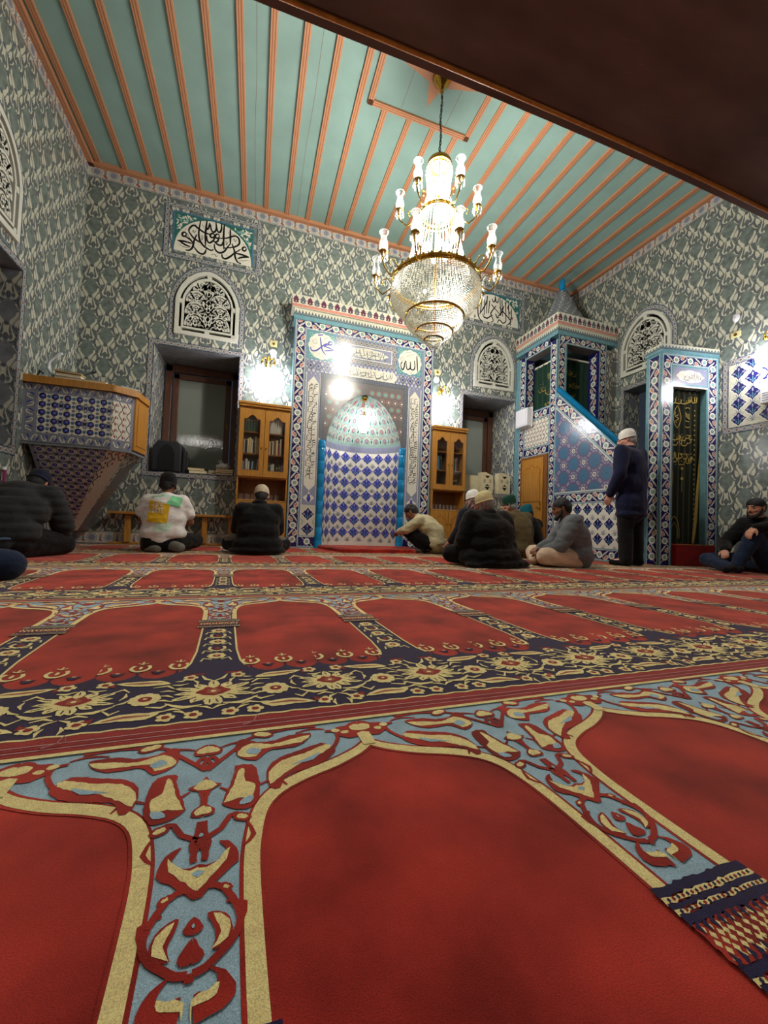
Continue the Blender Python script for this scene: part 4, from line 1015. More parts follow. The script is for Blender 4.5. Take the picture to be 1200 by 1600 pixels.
mb = MB(); mb.lathe([(.075,0),(.085,.03),(.06,.06),(.045,.08),(.062,.12),(.058,.16),(.035,.19),(.05,.215),(.04,.245),(.02,.27),(.002,.30)], (*CC,4.81), 'tile_turq', 20); obj('finial', mb, tow)
def curtain(name, parent, fn, u0,u1,z0,z1, m, waves, amp, label=None, sway=0):
    mb = MB(); nu, nz = waves*6, 14; V = []
    for j in range(nz+1):
        z = z0+(z1-z0)*j/nz
        for i in range(nu+1):
            t = i/nu; u = u0+(u1-u0)*t; pinch = 1-sway*math.sin(math.pi*j/nz); u = (u0+u1)/2+(u-(u0+u1)/2)*pinch
            V.append(fn(np.array([[u,z]]), amp*math.cos(2*math.pi*waves*t+.5*math.sin(3*z)))[0])
    mb.mesh(V, [(j*(nu+1)+i,j*(nu+1)+i+1,(j+1)*(nu+1)+i+1,(j+1)*(nu+1)+i) for j in range(nz) for i in range(nu)], m)
    return mb
IL, IF = plane((TX+.20,0,0),(0,1,0),(0,0,1),(-1,0,0)), plane((0,TY+.25,0),(1,0,0),(0,0,1),(0,-1,0))
mb = curtain('c', tow, IL, 5.42,6.10,2.5,3.42,'velvet_green',5,.012)
p = Pat(); p.h = 1
for s,(u,z,w,h) in enumerate(((5.60,3.14,.14,.16),(5.62,2.88,.22,.14),(5.64,2.66,.18,.08),(5.85,3.0,.12,.2))):
    q = script_run(u-w/2-.06,u+w/2+.06,z-h/2,z+h/2,s+31,'velvet_gold',.013); mb.stamp(q, IL, h0=38)
obj('curtain', mb, tow, label='dark green curtain with gold embroidery')
mb = MB(); mb.box(TX+.19,5.42,3.40,TX+.22,6.1,3.43,'tile_white'); obj('curtain_rail', mb, tow)
mb = curtain('c', tow, IF, 4.88,5.62,2.2,3.44,'velvet_green',5,.012)
for s,(u,z,w,h) in enumerate(((5.2,3.2,.2,.12),(5.25,2.98,.24,.12),(5.2,2.8,.16,.12))):
    mb.stamp(script_run(u-w/2-.05,u+w/2+.05,z-h/2,z+h/2,s+41,'velvet_gold',.012), IF, h0=38)
obj('curtain', mb, tow, label='dark green curtain with gold embroidery')
mb = MB(); mb.box(4.88,TY+.22,3.43,5.62,TY+.25,3.46,'tile_white'); obj('curtain_rail', mb, tow)
# stair flank
Y0, Y1 = 4.06, TY
def zt(y, top=2.78): return top-(TY-y)*.955
mb = MB(); p = Pat(); p.h = 0; mb.face([(TX,Y1,0),(TX,Y0,0),(TX,Y0,zt(Y0,2.72)),(TX,Y1,2.72)], 'tile_cyan')
mb.face([(TX,Y0,0),(5.10,Y0,0),(5.10,Y0,zt(Y0,2.72)),(TX,Y0,zt(Y0,2.72))], 'tile_cyan')
mb.face([(TX,Y1,2.72),(TX,Y0,zt(Y0,2.72)),(TX+.12,Y0,zt(Y0,2.72)),(TX+.12,Y1,2.72)], 'tile_cyan')
mb.face([(TX+.12,Y1,1.0),(TX+.12,Y0,0),(TX+.12,Y0,zt(Y0,2.72)),(TX+.12,Y1,2.72)], 'tile_cyan')
n = 8
for k in range(n): mb.box(TX+.12, Y1-(k+1)*(Y1-Y0)/n, 0, XR-.01, Y1-k*(Y1-Y0)/n, 1.9*(1-k/n)-.02, 'wool_darkred' if k%1 == 0 else 'wool_red')
obj('stair_flank', mb, tow)
for q_ in ([(Y0,zt(Y0,2.585)),(Y1,2.585)],[(Y0,.92),(Y1-.01,.92)],[(Y0,.09),(Y1-.01,.09)]): mb = MB(); mb.stamp(navy_border(q_, .15), FL, h0=1); obj('navy_floral_border', mb, tow)
tri = [(Y1-.01,1.03),(Y1-.01,2.44),(Y0+.0,2.44-(Y1-Y0)*.955),(Y0,1.03)]
mb = MB(); p = Pat(); p.h = 1; p.poly('tile_mauve', tri); p.h = 6; p.stroke('tile_white', [(Y0,2.445-(Y1-Y0)*.955),(Y1,2.445)], .014); p.stroke('tile_white', [(Y0,1.02),(Y1,1.02)], .014); mb.stamp(p, FL)
def stamp_poly(mb, pat, fn, offs, conv, h0=0):
    """clip to a convex polygon given counter-clockwise or clockwise"""
    C_ = np.array(conv); ctr = C_.mean(0)
    for m,q,h in pat.S:
        for o in offs:
            r = [tuple(v) for v in q+np.array(o)]
            for i in range(len(C_)):
                a, b = C_[i-1], C_[i]; nrm = np.array([-(b-a)[1],(b-a)[0]])
                if nrm@(ctr-a) < 0: nrm = -nrm
                r = clip_half(r, nrm, nrm@a)
                if len(r) < 3: break
            if len(r) >= 3: mb.face(fn(np.array(r), (h+h0)*EPS), m)
q = Pat(); q.h = 1; q.ell('tile_blue', 0,0,.100,n=12); q.h = 2; q.ell('tile_navy',0,0,.006,n=6)
for k in range(8): a = k*math.pi/4; q.stroke('tile_slate', [(.01*math.cos(a),.01*math.sin(a)),(.08*math.cos(a),.08*math.sin(a))], .002)
w = Pat(); w.h = 1
for k in range(8): a = (k+.5)*math.pi/4; w.ell('tile_lilac', .066*math.cos(a), .066*math.sin(a), .019, n=8)
for k in range(4): a = k*math.pi/2+math.pi/4; w.h = 1; w.ell('tile_slate', .128*math.cos(a), .128*math.sin(a), .030, n=8); w.h = 2; w.ell('tile_lilac', .128*math.cos(a), .128*math.sin(a), .026, n=8)
w.h = 2; w.ell('tile_navy',0,0,.045,n=12); w.h = 3
for k in range(8): a = k*math.pi/4; w.ell('tile_white', .029*math.cos(a), .029*math.sin(a), .012, n=6)
w.ell('tile_white',0,0,.010,n=6)
ba, wa = [], []
for i in range(-1,7):
    for j in range(0,8): (ba if (i+j)%2 == 0 else wa).append((5.085-.203*i, 1.25-.203+.203*j+.0))
ba, wa = wa, ba
stamp_poly(mb, q, FL, ba, tri, 1); stamp_poly(mb, w, FL, wa, tri, 2); obj('blue_star_panel', mb, tow)
mb = MB(); p = Pat(); p.h = 1; r = (Y0,.18,Y1-.01,.83); p.rect('tile_white', *r); mb.stamp(p, FL)
lo = [(5.16-.19*i, .74-.215*j) for i in range(7) for j in range(4)]; mb.stamp(lotus(.9,'tile_navy'), FL, lo, clip=[r], h0=1)
mb.stamp(sprig(.74), FL, [(x-.095,z-.107) for x,z in lo]+[(x-.095,z+.107) for x,z in lo[::4]], clip=[r], h0=1); obj('lotus_panel', mb, tow)
mb = MB(); mb.tube([(TX+.05,Y1,2.765),(TX+.05,Y0-.02,zt(Y0,2.745))], .042, 'tile_turq', 14); obj('handrail', mb, tow)
# low wooden door in the tower side
mb = MB(); mb.box(TX-.035,5.43,0.0,TX-.002,6.12,1.71,'oak_dark'); obj('door_frame', mb, tow, bevel=.004)
mb = MB(); mb.box(TX-.055,5.50,.02,TX-.035,6.05,1.66,'oak'); d = obj('door', mb, tow, bevel=.004)
mb = MB(); P_ = [(5.56,.9),(5.99,.9),(5.99,1.46),(5.92,1.50),(5.84,1.50),(5.775,1.56),(5.71,1.50),(5.63,1.50),(5.56,1.46)]
mb.prism(P_, plane((TX-.055,0,0),(0,1,0),(0,0,1),(-1,0,0)), 0, .006, 'oak'); p = Pat(); p.stroke('oak_dark', P_, .010, closed=True); mb.stamp(p, plane((TX-.062,0,0),(0,1,0),(0,0,1),(-1,0,0)))
obj('door_panel', mb, d); mb = MB(); mb.tube([(TX-.062,5.545,.80),(TX-.085,5.545,.80),(TX-.085,5.61,.80)], .008, 'brass', 8); mb.box(TX-.062,5.53,.74,TX-.056,5.56,.90,'brass'); obj('door_handle', mb, d)
# ------------------------------------------------------------------ tiled gate with curtain
GA, GB = np.array((5.10,3.80,0)), np.array((5.975,3.643,0)); GU = (GB-GA)/np.linalg.norm(GB-GA); GN = np.array((GU[1],-GU[0],0)); GL = np.linalg.norm(GB-GA)
GF = plane(GA, GU, (0,0,1), GN); GLS = plane(GA, -GN, (0,0,1), -GU)
gate = thing('tiled_gate', (5.5,3.8,0), 'tiled doorway with navy floral border closing the pulpit stair on the right', 'gate')
mb = MB(); p = Pat(); p.h = 0
for c_ in grid_cells((0,0,GL,2.90), [(.185,0,.70,2.42,None)]): p.rect('tile_cyan', *c_)
mb.stamp(p, GF); p = Pat(); p.h = 0; p.rect('tile_cyan',0,0,.25,2.90); mb.stamp(p, GLS)
for u in (.185,.70): q = GF(np.array([[u,0],[u,2.42]]), 0); r_ = GF(np.array([[u,0],[u,2.42]]), -.25); mb.face([q[0],r_[0],r_[1],q[1]], 'tile_cyan')
q = GF(np.array([[.185,2.42],[.70,2.42]]), 0); r_ = GF(np.array([[.185,2.42],[.70,2.42]]), -.25); mb.face([q[0],q[1],r_[1],r_[0]], 'tile_white')
q = GF(np.array([[0,2.9],[GL,2.9]]), 0); r_ = GF(np.array([[0,2.9],[GL,2.9]]), -.25); mb.face([q[0],q[1],r_[1],r_[0]], 'tile_cream')
q = GF(np.array([[0,0],[.185,0],[.185,2.9],[0,2.9]]), -.25); mb.face(q,'tile_cyan')
obj('frame_walls', mb, gate)
mb = MB(); mb.stamp(navy_border([(.09,0),(.09,2.77),(.795,2.77),(.795,0)], .135), GF, h0=1); mb.stamp(navy_border([(.11,0),(.11,2.83)], .165), GLS, h0=1); obj('navy_floral_border', mb, gate)
mb = MB(); mb.stamp(zigzag(-.015,GL,2.86,2.97), plane(GA+GN*.012, GU, (0,0,1), GN)); mb.stamp(zigzag(-.012,.25,2.86,2.97), plane(GA-GU*.012, -GN, (0,0,1), -GU))
q0 = plane(GA, GU, (0,0,1), GN); mb.prism([(-.012,2.86),(GL,2.86),(GL,2.97),(-.012,2.97)], q0, -.26, .011, 'tile_cyan'); obj('crown', mb, gate)
mb = MB(); p = Pat(); p.h = 2; p.rect('tile_cyan',.16,2.42,.725,2.70); p.h = 3; p.rect('tile_lilac',.185,2.45,.70,2.675); p.h = 4; p.poly('tile_white', scallop(.445,2.56,.205,.082,8,.10)); p.h = 2; p.rect('tile_white',.16,2.405,.725,2.425); mb.stamp(p, GF)
mb.stamp(script_run(.27,.63,2.49,2.63,77,'tile_taupe',.007), GF, h0=4); mb.stamp(script_run(.25,.66,2.50,2.60,78,'tile_taupe',.006), GF, h0=4); obj('name_plaque', mb, gate, label='pale plaque with fine calligraphy')
# gate curtain, parted at the foot
GC = plane(GA-GN*.10, GU, (0,0,1), GN)
cur = thing('gate_curtain', tuple(GA-GN*.1+GU*.44), 'black green velvet curtain with gold calligraphy hanging in the tiled gate', 'curtain')
mb = curtain('c', cur, GC, .18,.71,.30,2.41,'velvet_dark',6,.014); cu = obj('velvet', mb, cur)
mb = MB(); p = Pat(); p.h = 46
p.blob('velvet_gold', [(.19,.32),(.21,1.0),(.23,1.35),(.205,1.7),(.19,2.0),(.215,2.05),(.24,1.7),(.262,1.35),(.275,1.15),(.24,.7),(.225,.32)], 2)
p.blob('velvet_gold', [(.70,2.0),(.685,1.5),(.64,1.0),(.61,.6),(.585,.32),(.62,.32),(.66,.6),(.685,1.0),(.705,1.5)], 2)
p.stroke('velvet_gold', [(.235,.36),(.235,.5),(.27,.62),(.31,.66),(.35,.62),(.385,.5),(.385,.36)], .008, 2); p.stroke('velvet_gold', [(.26,.36),(.26,.5),(.31,.58),(.36,.5),(.36,.36)], .006)
for z in (1.18,1.32): p.flower('velvet_gold', .42, z, .022, 6, .009)
p.stroke('velvet_gold', [(.42,1.0),(.42,1.3)], .006)
L_ = arch_pts(.335,1.95,2.0,2.19,.062,4); p.stroke('velvet_gold', [(.335,2.18),(.285,2.07),(.280,1.98),(.335,1.87),(.39,1.98),(.385,2.07)], .011, 2, closed=True)
p.stroke('velvet_gold', [(.46,2.15),(.50,2.165),(.53,2.15)], .010); p.stroke('velvet_gold', [(.46,1.90),(.50,1.885),(.53,1.90)], .010)
for s_ in ([(.31,2.09),(.30,2.05),(.33,2.04),(.35,2.06)],[(.30,2.03),(.36,2.00),(.31,1.97),(.33,1.94)],[(.47,2.10),(.475,2.03)],[(.49,2.08),(.495,2.02),(.515,2.02)],[(.515,2.08),(.52,2.0)],[(.46,1.98),(.52,1.97)]): p.stroke('velvet_gold', s_, .011, 2)
mb.stamp(p, GC)
for u0,u1,z0,z1,sd in ((.22,.66,2.20,2.33,51),(.24,.60,1.62,1.76,52),(.24,.58,1.70,1.80,54),(.25,.60,1.40,1.55,53),(.28,.58,1.36,1.48,55)): mb.stamp(script_run(u0-.06,u1,z0,z1,sd,'velvet_gold',.012), GC, h0=44)
for k in range(26): p = Pat(); p.h = 46; p.rect('velvet_gold', .60,.42+k*.068,.615,.44+k*.068); mb.stamp(p, GC)
obj('gold_embroidery', mb, cur)
t = thing('carpeted_step', tuple(GA+GU*.45), 'dark red carpeted step at the foot of the curtained gate', 'step')
mb = MB(); mb.prism([(.19,.0),(.79,.0),(.79,.27),(.77,.285),(.20,.285),(.19,.27)], GF, -.12, .07, 'velvet_red'); obj('block', mb, t, bevel=.01)
mb = MB(); p = Pat(); p.stroke('velvet_gold', [(.20,.287),(.78,.287)], .008); mb.stamp(p, plane(GA+GN*.071, GU, (0,0,1), GN)); obj('edge_trim', mb, t)
# ------------------------------------------------------------------ preaching balcony on the left
PP = [(XL,5.15),(-1.55,5.15),(-1.375,5.27),(-1.335,5.66),(-1.56,6.30),(XL,6.30)]
bal = thing('preaching_balcony', (-1.9,5.6,1.1), 'tiled preaching balcony with pale wooden rail, hanging in the left corner', 'balcony')
def wallfn(a, b, z=0):
    a, b = np.array(a), np.array(b); L = np.linalg.norm(b-a); u = (b-a)/L; n = np.array((u[1],-u[0])); return plane((a[0],a[1],z),(u[0],u[1],0),(0,0,1),(n[0],n[1],0)), L
mb = MB(); mb.prism(PP, FLOOR(), 1.12, 1.18, 'tile_grey')
for i in range(4):
    fn, L = wallfn(PP[i], PP[i+1]); p = Pat(); p.h = 0; p.rect('tile_lilac', 0,1.14,L,1.78); p.h = -60; p.rect('tile_grey',0,1.14,L,1.78); mb.stamp(p, fn)
obj('parapet', mb, bal)
def carn(mb, fn, r, h0=1):
    x0,z0,x1,z1 = r; q = Pat(); q.h = 1; q.rect('tile_white',*r); mb.stamp(q, fn, h0=h0)
    q = Pat(); q.h = 1; q.ell('tile_white',0,0,.034,n=10); q.h = 2; q.ell('tile_cobalt',.002,0,.0245,.023,10); q.h = 3; q.ell('tile_lilac',.004,.004,.010,n=6); q.h = 2; q.stroke('tile_taupe',[(-.05,-.02),(-.035,.02),(-.045,.045)],.004); q.ell('tile_grey',0,.048,.012,n=6); q.stroke('tile_slate',[(-.045,-.035),(-.02,-.045),(.01,-.04)],.004)
    s = Pat(); s.h = 2; s.ell('tile_blue',0,0,.018,n=8); s.ell('tile_lilac',0,.046,.016,.014,6); s.ell('tile_taupe',.0,-.046,.014,.016,6)
    d = Pat(); d.h = 3; d.rect('tile_navy',-.016,-.016,.016,.016); d.h = 2; d.flower('tile_grey',0,0,.042,4,.016,rot=.78)
    qo, so, do = [], [], []
    nx, nz = int((x1-x0)/.055), int((z1-z0)/.086)
    for j in range(nz+1):
        for i in range(nx+1):
            c = (x0+.040+i*.056, z0+.045+j*.088)
            k = i%4
            (qo if k in (0,2) else so if k == 1 else (do if j%2 else so)).append(c)
    for pt,of in ((q,qo),(s,so),(d,do)): mb.stamp(pt, fn, of, clip=[r], h0=h0)
def vine(mb, fn, r, h0=1):
    x0,z0,x1,z1 = r; q = Pat(); q.h = 1; q.rect('tile_grey',*r); L = x1-x0; n = max(2,int(L/.075)); H = z1-z0; zc = (z0+z1)/2
    for i in range(n):
        x = x0+L*(i+.5)/n; sg = 1 if i%2 else -1; q.h = 2
        q.stroke('tile_white', [(x-.03,zc-sg*H*.3),(x-.01,zc+sg*H*.25),(x+.02,zc+sg*H*.3),(x+.012,zc)], .011, 2); q.h = 3; q.stroke('tile_cobalt', [(x+.012,zc-sg*H*.35),(x+.032,zc-sg*H*.05),(x+.02,zc+sg*H*.1)], .013); q.ell('tile_lilac', x, zc, .010, n=6)
    mb.stamp(q, fn, clip=[r], h0=h0)
fn, L = wallfn(PP[0], PP[1])
mb = MB(); carn(mb, fn, (.13,1.25,L,1.68)); obj('carnation_panel', mb, bal)
mb = MB(); vine(mb, fn, (0,1.145,L,1.24)); vine(mb, fn, (0,1.69,L,1.775)); fn2, L2 = wallfn(PP[1], PP[2]); vine(mb, fn2, (0,1.145,L2,1.24)); vine(mb, fn2, (0,1.69,L2,1.775))
V_ = plane(fn(np.array([[0,0]]),0)[0], (0,0,1), fn(np.array([[1,0]]),0)[0]-fn(np.array([[0,0]]),0)[0], (0,-1,0)); vine(mb, V_, (1.25,.02,1.68,.11)); obj('vine_border', mb, bal)
mb = MB(); wave_panel(mb, fn2, (.0,1.25,L2-.03,1.68)); obj('red_leaf_panel', mb, bal)
fn3, L3 = wallfn(PP[2], PP[3])
mb = MB(); mb.prism([(.0,1.16),(L3,1.16),(L3,1.78),(0,1.78)], fn3, 0, .02, 'oak'); mb.prism([(.06,1.22),(L3-.05,1.22),(L3-.05,1.72),(.06,1.72)], fn3, .02, .028, 'oak'); obj('wooden_door', mb, bal, label='small oak door panel at the end')
mb = MB(); R0 = [(a,b) for a,b in PP[:4]]
for i in range(3):
    a, b = np.array(R0[i]), np.array(R0[i+1]); u = (b-a)/np.linalg.norm(b-a); n = np.array((u[1],-u[0])); mb.prism([a+n*.035,b+n*.035+u*(.02 if i < 2 else 0),b-n*.14,a-n*.14], FLOOR(), 1.775, 1.855, 'oak')
obj('rail', mb, bal, bevel=.008)
# inverted pyramid below
PB = [(XL+.05,5.20),(-1.60,5.20),(-1.43,5.31),(-1.39,5.66),(-1.60,6.30),(XL,6.30)]; PQ = [(XL+.02,6.05),(-2.22,6.05),(-2.14,6.08),(-2.10,6.16),(-2.10,6.35),(XL,6.35)]
def quadfn(a,b,c,d):   # bilinear on a sloping face, u,v in 0..1
    a,b,c,d = (np.array(v,float) for v in (a,b,c,d)); n = np.cross(b-a,d-a); n /= np.linalg.norm(n); n = -n if n[1]*1+n[2] > 0 and n[2] > 0 else n
    if n[2] > 0: n = -n
    return lambda xy,h: (1-xy[:,:1])*(1-xy[:,1:2])*a+xy[:,:1]*(1-xy[:,1:2])*b+xy[:,:1]*xy[:,1:2]*c+(1-xy[:,:1])*xy[:,1:2]*d+h*n
mb = MB(); mats = ['tile_lilac','tile_white','tile_taupe','tile_taupe','tile_taupe']
Fq = []
for i in range(5):
    q = quadfn((*PQ[i],.18),(*PQ[i+1],.18),(*PB[i+1],1.12),(*PB[i],1.12)); Fq.append(q); p = Pat(); p.h = 0
    for u in range(4):
        for v in range(6): p.rect(mats[i], u/4,v/6,(u+1)/4,(v+1)/6)
    mb.stamp(p, q)
# carnation tiles laid true to scale on the front slope
def slope(i):
    A_,B_,C_,D_ = (np.array(v,float) for v in ((*PQ[i],.18),(*PQ[i+1],.18),(*PB[i+1],1.12),(*PB[i],1.12)))
    U = C_-D_; Lb = np.linalg.norm(U); U /= Lb; N_ = np.cross(U, A_-D_); N_ /= np.linalg.norm(N_); N_ = -N_ if N_[2] > 0 else N_; Vv = np.cross(U, N_); Vv = -Vv if Vv[2] < 0 else Vv
    loc = [((P-D_)@U, (P-D_)@Vv) for P in (A_,B_,C_,D_)]; return plane(D_, U, Vv, N_), loc
fs, loc = slope(0); tmp = Pat()
q = Pat(); q.h = 1; q.ell('tile_white',0,0,.036,n=10); q.h = 2; q.ell('tile_cobalt',0,0,.026,.025,10); q.h = 3; q.ell('tile_lilac',.004,.004,.010,n=6); q.h = 1; q.ell('tile_slate',.045,.05,.016,n=7); q.ell('tile_white',.045,0,.012,.03,n=6); q.rect('tile_navy',-.056,.038,-.034,.06)
stamp_poly(mb, q, fs, [(x,-z) for x in np.arange(.08,.9,.098) for z in np.arange(.05,1.5,.10)], loc, 2)
fs, loc = slope(1)
for k in range(7):
    x = -.5+.10*k
pw = Pat(); pw.h = 1; zz = np.linspace(0,-1.5,60)
for k in range(-34,34):
    pw.h = 1; pw.stroke('tile_black', [(k*.068+.016*math.sin(z*40)-z*.0, z) for z in zz], .008); pw.h = 2
    for j in range(20): z = -.04-.075*j; pw.poly('tile_red', [(k*.068+.03,z-.026),(k*.068+.044,z),(k*.068+.034,z+.026),(k*.068+.022,z)])
stamp_poly(mb, pw, fs, [(0,0)], loc, 2)
fs, loc = slope(2); stamp_poly(mb, DAM.xf(.8,.8), fs, [(x,-z) for x in np.arange(-.3,.6,.17) for z in np.arange(.0,1.5,.17)], loc, 2)
obj('tapered_base', mb, bal)
# ------------------------------------------------------------------ deep windows with timber frames
def deep_window(r, name, label, y=YF+.76):
    x0,z0,x1,z1 = r; t = thing(name, ((x0+x1)/2,y,z0), label, 'window')
    a,b = x0+.02,x1-.02; top = z1-.03
    mb = MB(); mb.box(a,y-.05,z0,a+.10,y+.03,top,'walnut'); mb.box(b-.10,y-.05,z0,b,y+.03,top,'walnut'); mb.box(a,y-.05,top-.10,b,y+.03,top,'walnut'); mb.box(a,y-.05,z0,b,y+.03,z0+.06,'walnut'); mb.box(a,y-.02,top,b,y+.03,z1,'walnut'); obj('outer_frame', mb, t, bevel=.006)
    mb = MB(); a+=.12; b-=.12; tp = top-.12; lo = z0+.07
    mb.box(a,y-.035,lo,a+.085,y+.02,tp,'walnut'); mb.box(b-.085,y-.035,lo,b,y+.02,tp,'walnut'); mb.box(a,y-.035,tp-.085,b,y+.02,tp,'walnut'); mb.box(a,y-.035,lo,b,y+.02,lo+.08,'walnut'); obj('sash', mb, t, bevel=.006)
    mb = MB(); mb.box(a+.08,y-.008,lo+.07,b-.08,y,tp-.08,'glass_frosted'); obj('pane', mb, t)
    mb = MB(); mb.box(b-.05,y-.05,(lo+tp)/2-.03,b-.03,y-.035,(lo+tp)/2+.06,'dark_brass'); obj('latch', mb, t); return t
deep_window(W1,'timber_window','brown timber window with frosted glass in the deep niche left of the left bookcase')
deep_window(W2,'timber_window','brown timber window in the deep niche behind the carved book stands')
# ------------------------------------------------------------------ book cabinets
def vol(name, x, y, z, w, d, h, m, label, group, lean=0, page='paper', cat='book'):
    t = thing(name, (x,y,z), label, cat, group); M = Matrix.Translation((x,y,z))@Matrix.Rotation(lean,4,'Y')
    mb = MB(); mb.box(0,0,0,w,.006 if False else d,.003,m,M); mb.box(0,0,h-.003,w,d,h,m,M) if False else None
    mb = MB(); mb.box(0,0,0,.003,d,h,m,M); mb.box(w-.003,0,0,w,d,h,m,M); mb.box(0,0,0,w,.004,h,m,M); mb.box(.003,-.0005,h*.78,w-.003,.0,h*.84,'book_gold',M) if m in ('book_green','book_red','book_black') else None
    obj('cover', mb, t); mb = MB(); mb.box(.003,.004,.004,w-.003,d-.004,h-.004,page,M); obj('pages', mb, t); return t
COLN = dict(book_green='dark green',book_white='white',book_red='dark red',book_blue='blue',book_brown='brown',book_cream='cream',book_black='black',book_gold='gold',book_cyan='light blue')
ORD = ['first','second','third','fourth','fifth','sixth','seventh','eighth','ninth','tenth','eleventh','twelfth','thirteenth','fourteenth','fifteenth']
def cabinet(x0, side, shelves, wd=.71):
    x1 = x0+wd; yf, yb = 6.0, 6.355; t = thing('book_cabinet', ((x0+x1)/2,6.18,0), 'oak book cabinet with two glazed doors, %s of the prayer niche' % side, 'cabinet')
    mb = MB(); mb.box(x0,yf+.02,0,x0+.02,yb,2.04,'oak'); mb.box(x1-.02,yf+.02,0,x1,yb,2.04,'oak'); mb.box(x0,yb-.01,0,x1,yb,2.04,'oak_dark'); mb.box(x0,yf+.02,2.02,x1,yb,2.04,'oak')
    for z in (1.02,.68): mb.box(x0,yf+.02,z-.01,x1,yb,z+.01,'oak')
    for z in (1.36,1.68): mb.box(x0+.02,yf+.05,z-.01,x1-.02,yb,z+.01,'oak_dark')
    mb.box(x0,yf+.03,0,x1,yb,.06,'oak_dark'); mb.box((x0+x1)/2-.01,yf+.05,1.02,(x0+x1)/2+.01,yb,2.02,'oak_dark')
    obj('body', mb, t, bevel=.003)
    mb = MB(); mb.box(x0-.012,yf-.015,2.04,x1+.008,yb,2.07,'oak'); mb.box(x0-.022,yf-.03,2.07,x1+.012,yb,2.11,'oak'); obj('cornice', mb, t, bevel=.008)
    mid = (x0+x1)/2
    for k,(a,b) in enumerate(((x0+.005,mid-.003),(mid+.003,x1-.005))):
        w = b-a; c = (a+b)/2; iw = w/2-.062; z0,z1 = 1.03,2.01; zi0,zi1 = 1.12,1.86
        arch = [(c-iw,zi0),(c-iw,zi1),(c-iw*.6,zi1+.005),(c-iw*.35,zi1+.04),(c,zi1+.065),(c+iw*.35,zi1+.04),(c+iw*.6,zi1+.005),(c+iw,zi1),(c+iw,zi0)]
        mb = MB(); fn = FRONT(yf); mb.prism([(a,z0),(c-iw,z0),(c-iw,z1),(a,z1)], fn, -.02, 0, 'oak'); mb.prism([(c+iw,z0),(b,z0),(b,z1),(c+iw,z1)], fn, -.02, 0, 'oak'); mb.prism([(c-iw,z0),(c+iw,z0),(c+iw,zi0),(c-iw,zi0)], fn, -.02, 0, 'oak')
        for i in range(1,7): p0,p1 = arch[i],arch[i+1]; mb.prism([p0,p1,(p1[0],z1),(p0[0],z1)], fn, -.02, 0, 'oak')
        p = Pat(); p.stroke('oak_dark', arch, .010, closed=True); mb.stamp(p, FRONT(yf-.001)); d = obj('glazed_door', mb, t)
        mb = MB(); mb.prism(arch, FRONT(yf+.012), 0, .002, 'cabinet_glass'); obj('pane', mb, d)
        mb = MB(); mb.sphere(((b-.03 if k == 0 else a+.03),yf-.012,1.45), .011, 'brass', 10); obj('knob', mb, d)
        mb = MB(); mb.box(a,yf,.07,b,yf+.02,.665,'oak'); d = obj('lower_door', mb, t, bevel=.004)
        P_ = [(c-iw-.01,.14),(c+iw+.01,.14),(c+iw+.01,.53),(c+iw*.4,.56),(c,.60),(c-iw*.4,.56),(c-iw-.01,.53)]
        mb = MB(); mb.prism(P_, FRONT(yf), .001, .007, 'oak'); p = Pat(); p.stroke('oak_dark', P_, .009, closed=True); mb.stamp(p, FRONT(yf-.0075)); obj('raised_panel', mb, d)
        mb = MB(); mb.sphere(((b-.03 if k == 0 else a+.03),yf-.012,.45), .011, 'brass', 10); obj('knob', mb, d)
    rows = {0:1.032,1:1.37,2:1.69}; rn = ['bottom','middle','top']
    for (row, half, books) in shelves:
        a = x0+.04 if half == 0 else mid+.025; z = rows[row]; x = a
        for i,(m,w,h,lean) in enumerate(books):
            if lean: x += h*math.sin(abs(lean))*.5
            vol('book', x, yf+.075, z, w, .16, h, m, '%s book, %s from left on the %s shelf, %s door of the %s cabinet' % (COLN[m], ORD[i], rn[row], ['left','right'][half], side), 'books in the %s cabinet' % side, lean)
            x += w+.0015
    # tea glasses in the open bay
    g = None
    for i in range(14):
        gx = x0+.06+(i%7)*(wd-.13)/7+(.03 if i > 6 else 0); gy = yf+.09+(i//7)*.09
        lab = 'upturned tea glass standing in the open bay of the %s book cabinet' % side
        if g is None:
            g = thing('tea_glass', (gx,gy,.69), lab, 'glass', 'tea glasses in the %s cabinet' % side); mb = MB(); mb.lathe([(.026,0),(.022,.03),(.019,.055),(.024,.085),(.024,.088),(.002,.09)], (gx,gy,.69), 'thin_glass', 12); obj('bowl', mb, g)
            mb = MB(); mb.lathe([(.0265,0),(.027,.003),(.025,.004)], (gx,gy,.69), 'tile_white', 12); obj('rim', mb, g)
        else: dup(g, (gx,gy,.69))
    return t
def run(ms, w=(.018,.03), h=(.20,.26), lean=None, seed=0, n=9):
    rr = random.Random(seed); return [(ms[i%len(ms)] if not callable(ms) else ms(i), rr.uniform(*w), rr.uniform(*h), (lean if lean and i > n*.5 else 0)) for i in range(n)]
cabinet(-.248,'left',[(2,0,[('book_green',.036,.21,0)]*6),(2,1,run(['book_white'],seed=1,n=9,h=(.22,.25))),(1,0,run(['book_cream','book_white','book_black','book_cream'],seed=2,n=9)),(1,1,run(['book_white','book_brown','book_cream','book_red'],seed=3,n=9)),(0,0,run(['book_white','book_cyan','book_brown','book_white'],seed=4,n=9,lean=.09,h=(.21,.27))),(0,1,run(['book_white','book_black','book_green','book_white'],seed=5,n=9,lean=.09,h=(.18,.22)))])
cabinet(2.83,'right',[(1,0,run(['book_blue','book_green','book_white','book_cyan'],seed=6,n=6,lean=-.12)),(1,1,run(['book_red','book_red','book_red','book_cream','book_green','book_cyan'],seed=7,n=7,h=(.22,.25))),(0,0,run(['book_black','book_brown'],seed=8,n=3)),(0,1,run(['book_green','book_black','book_green'],seed=9,n=7,h=(.20,.22)))], .625)
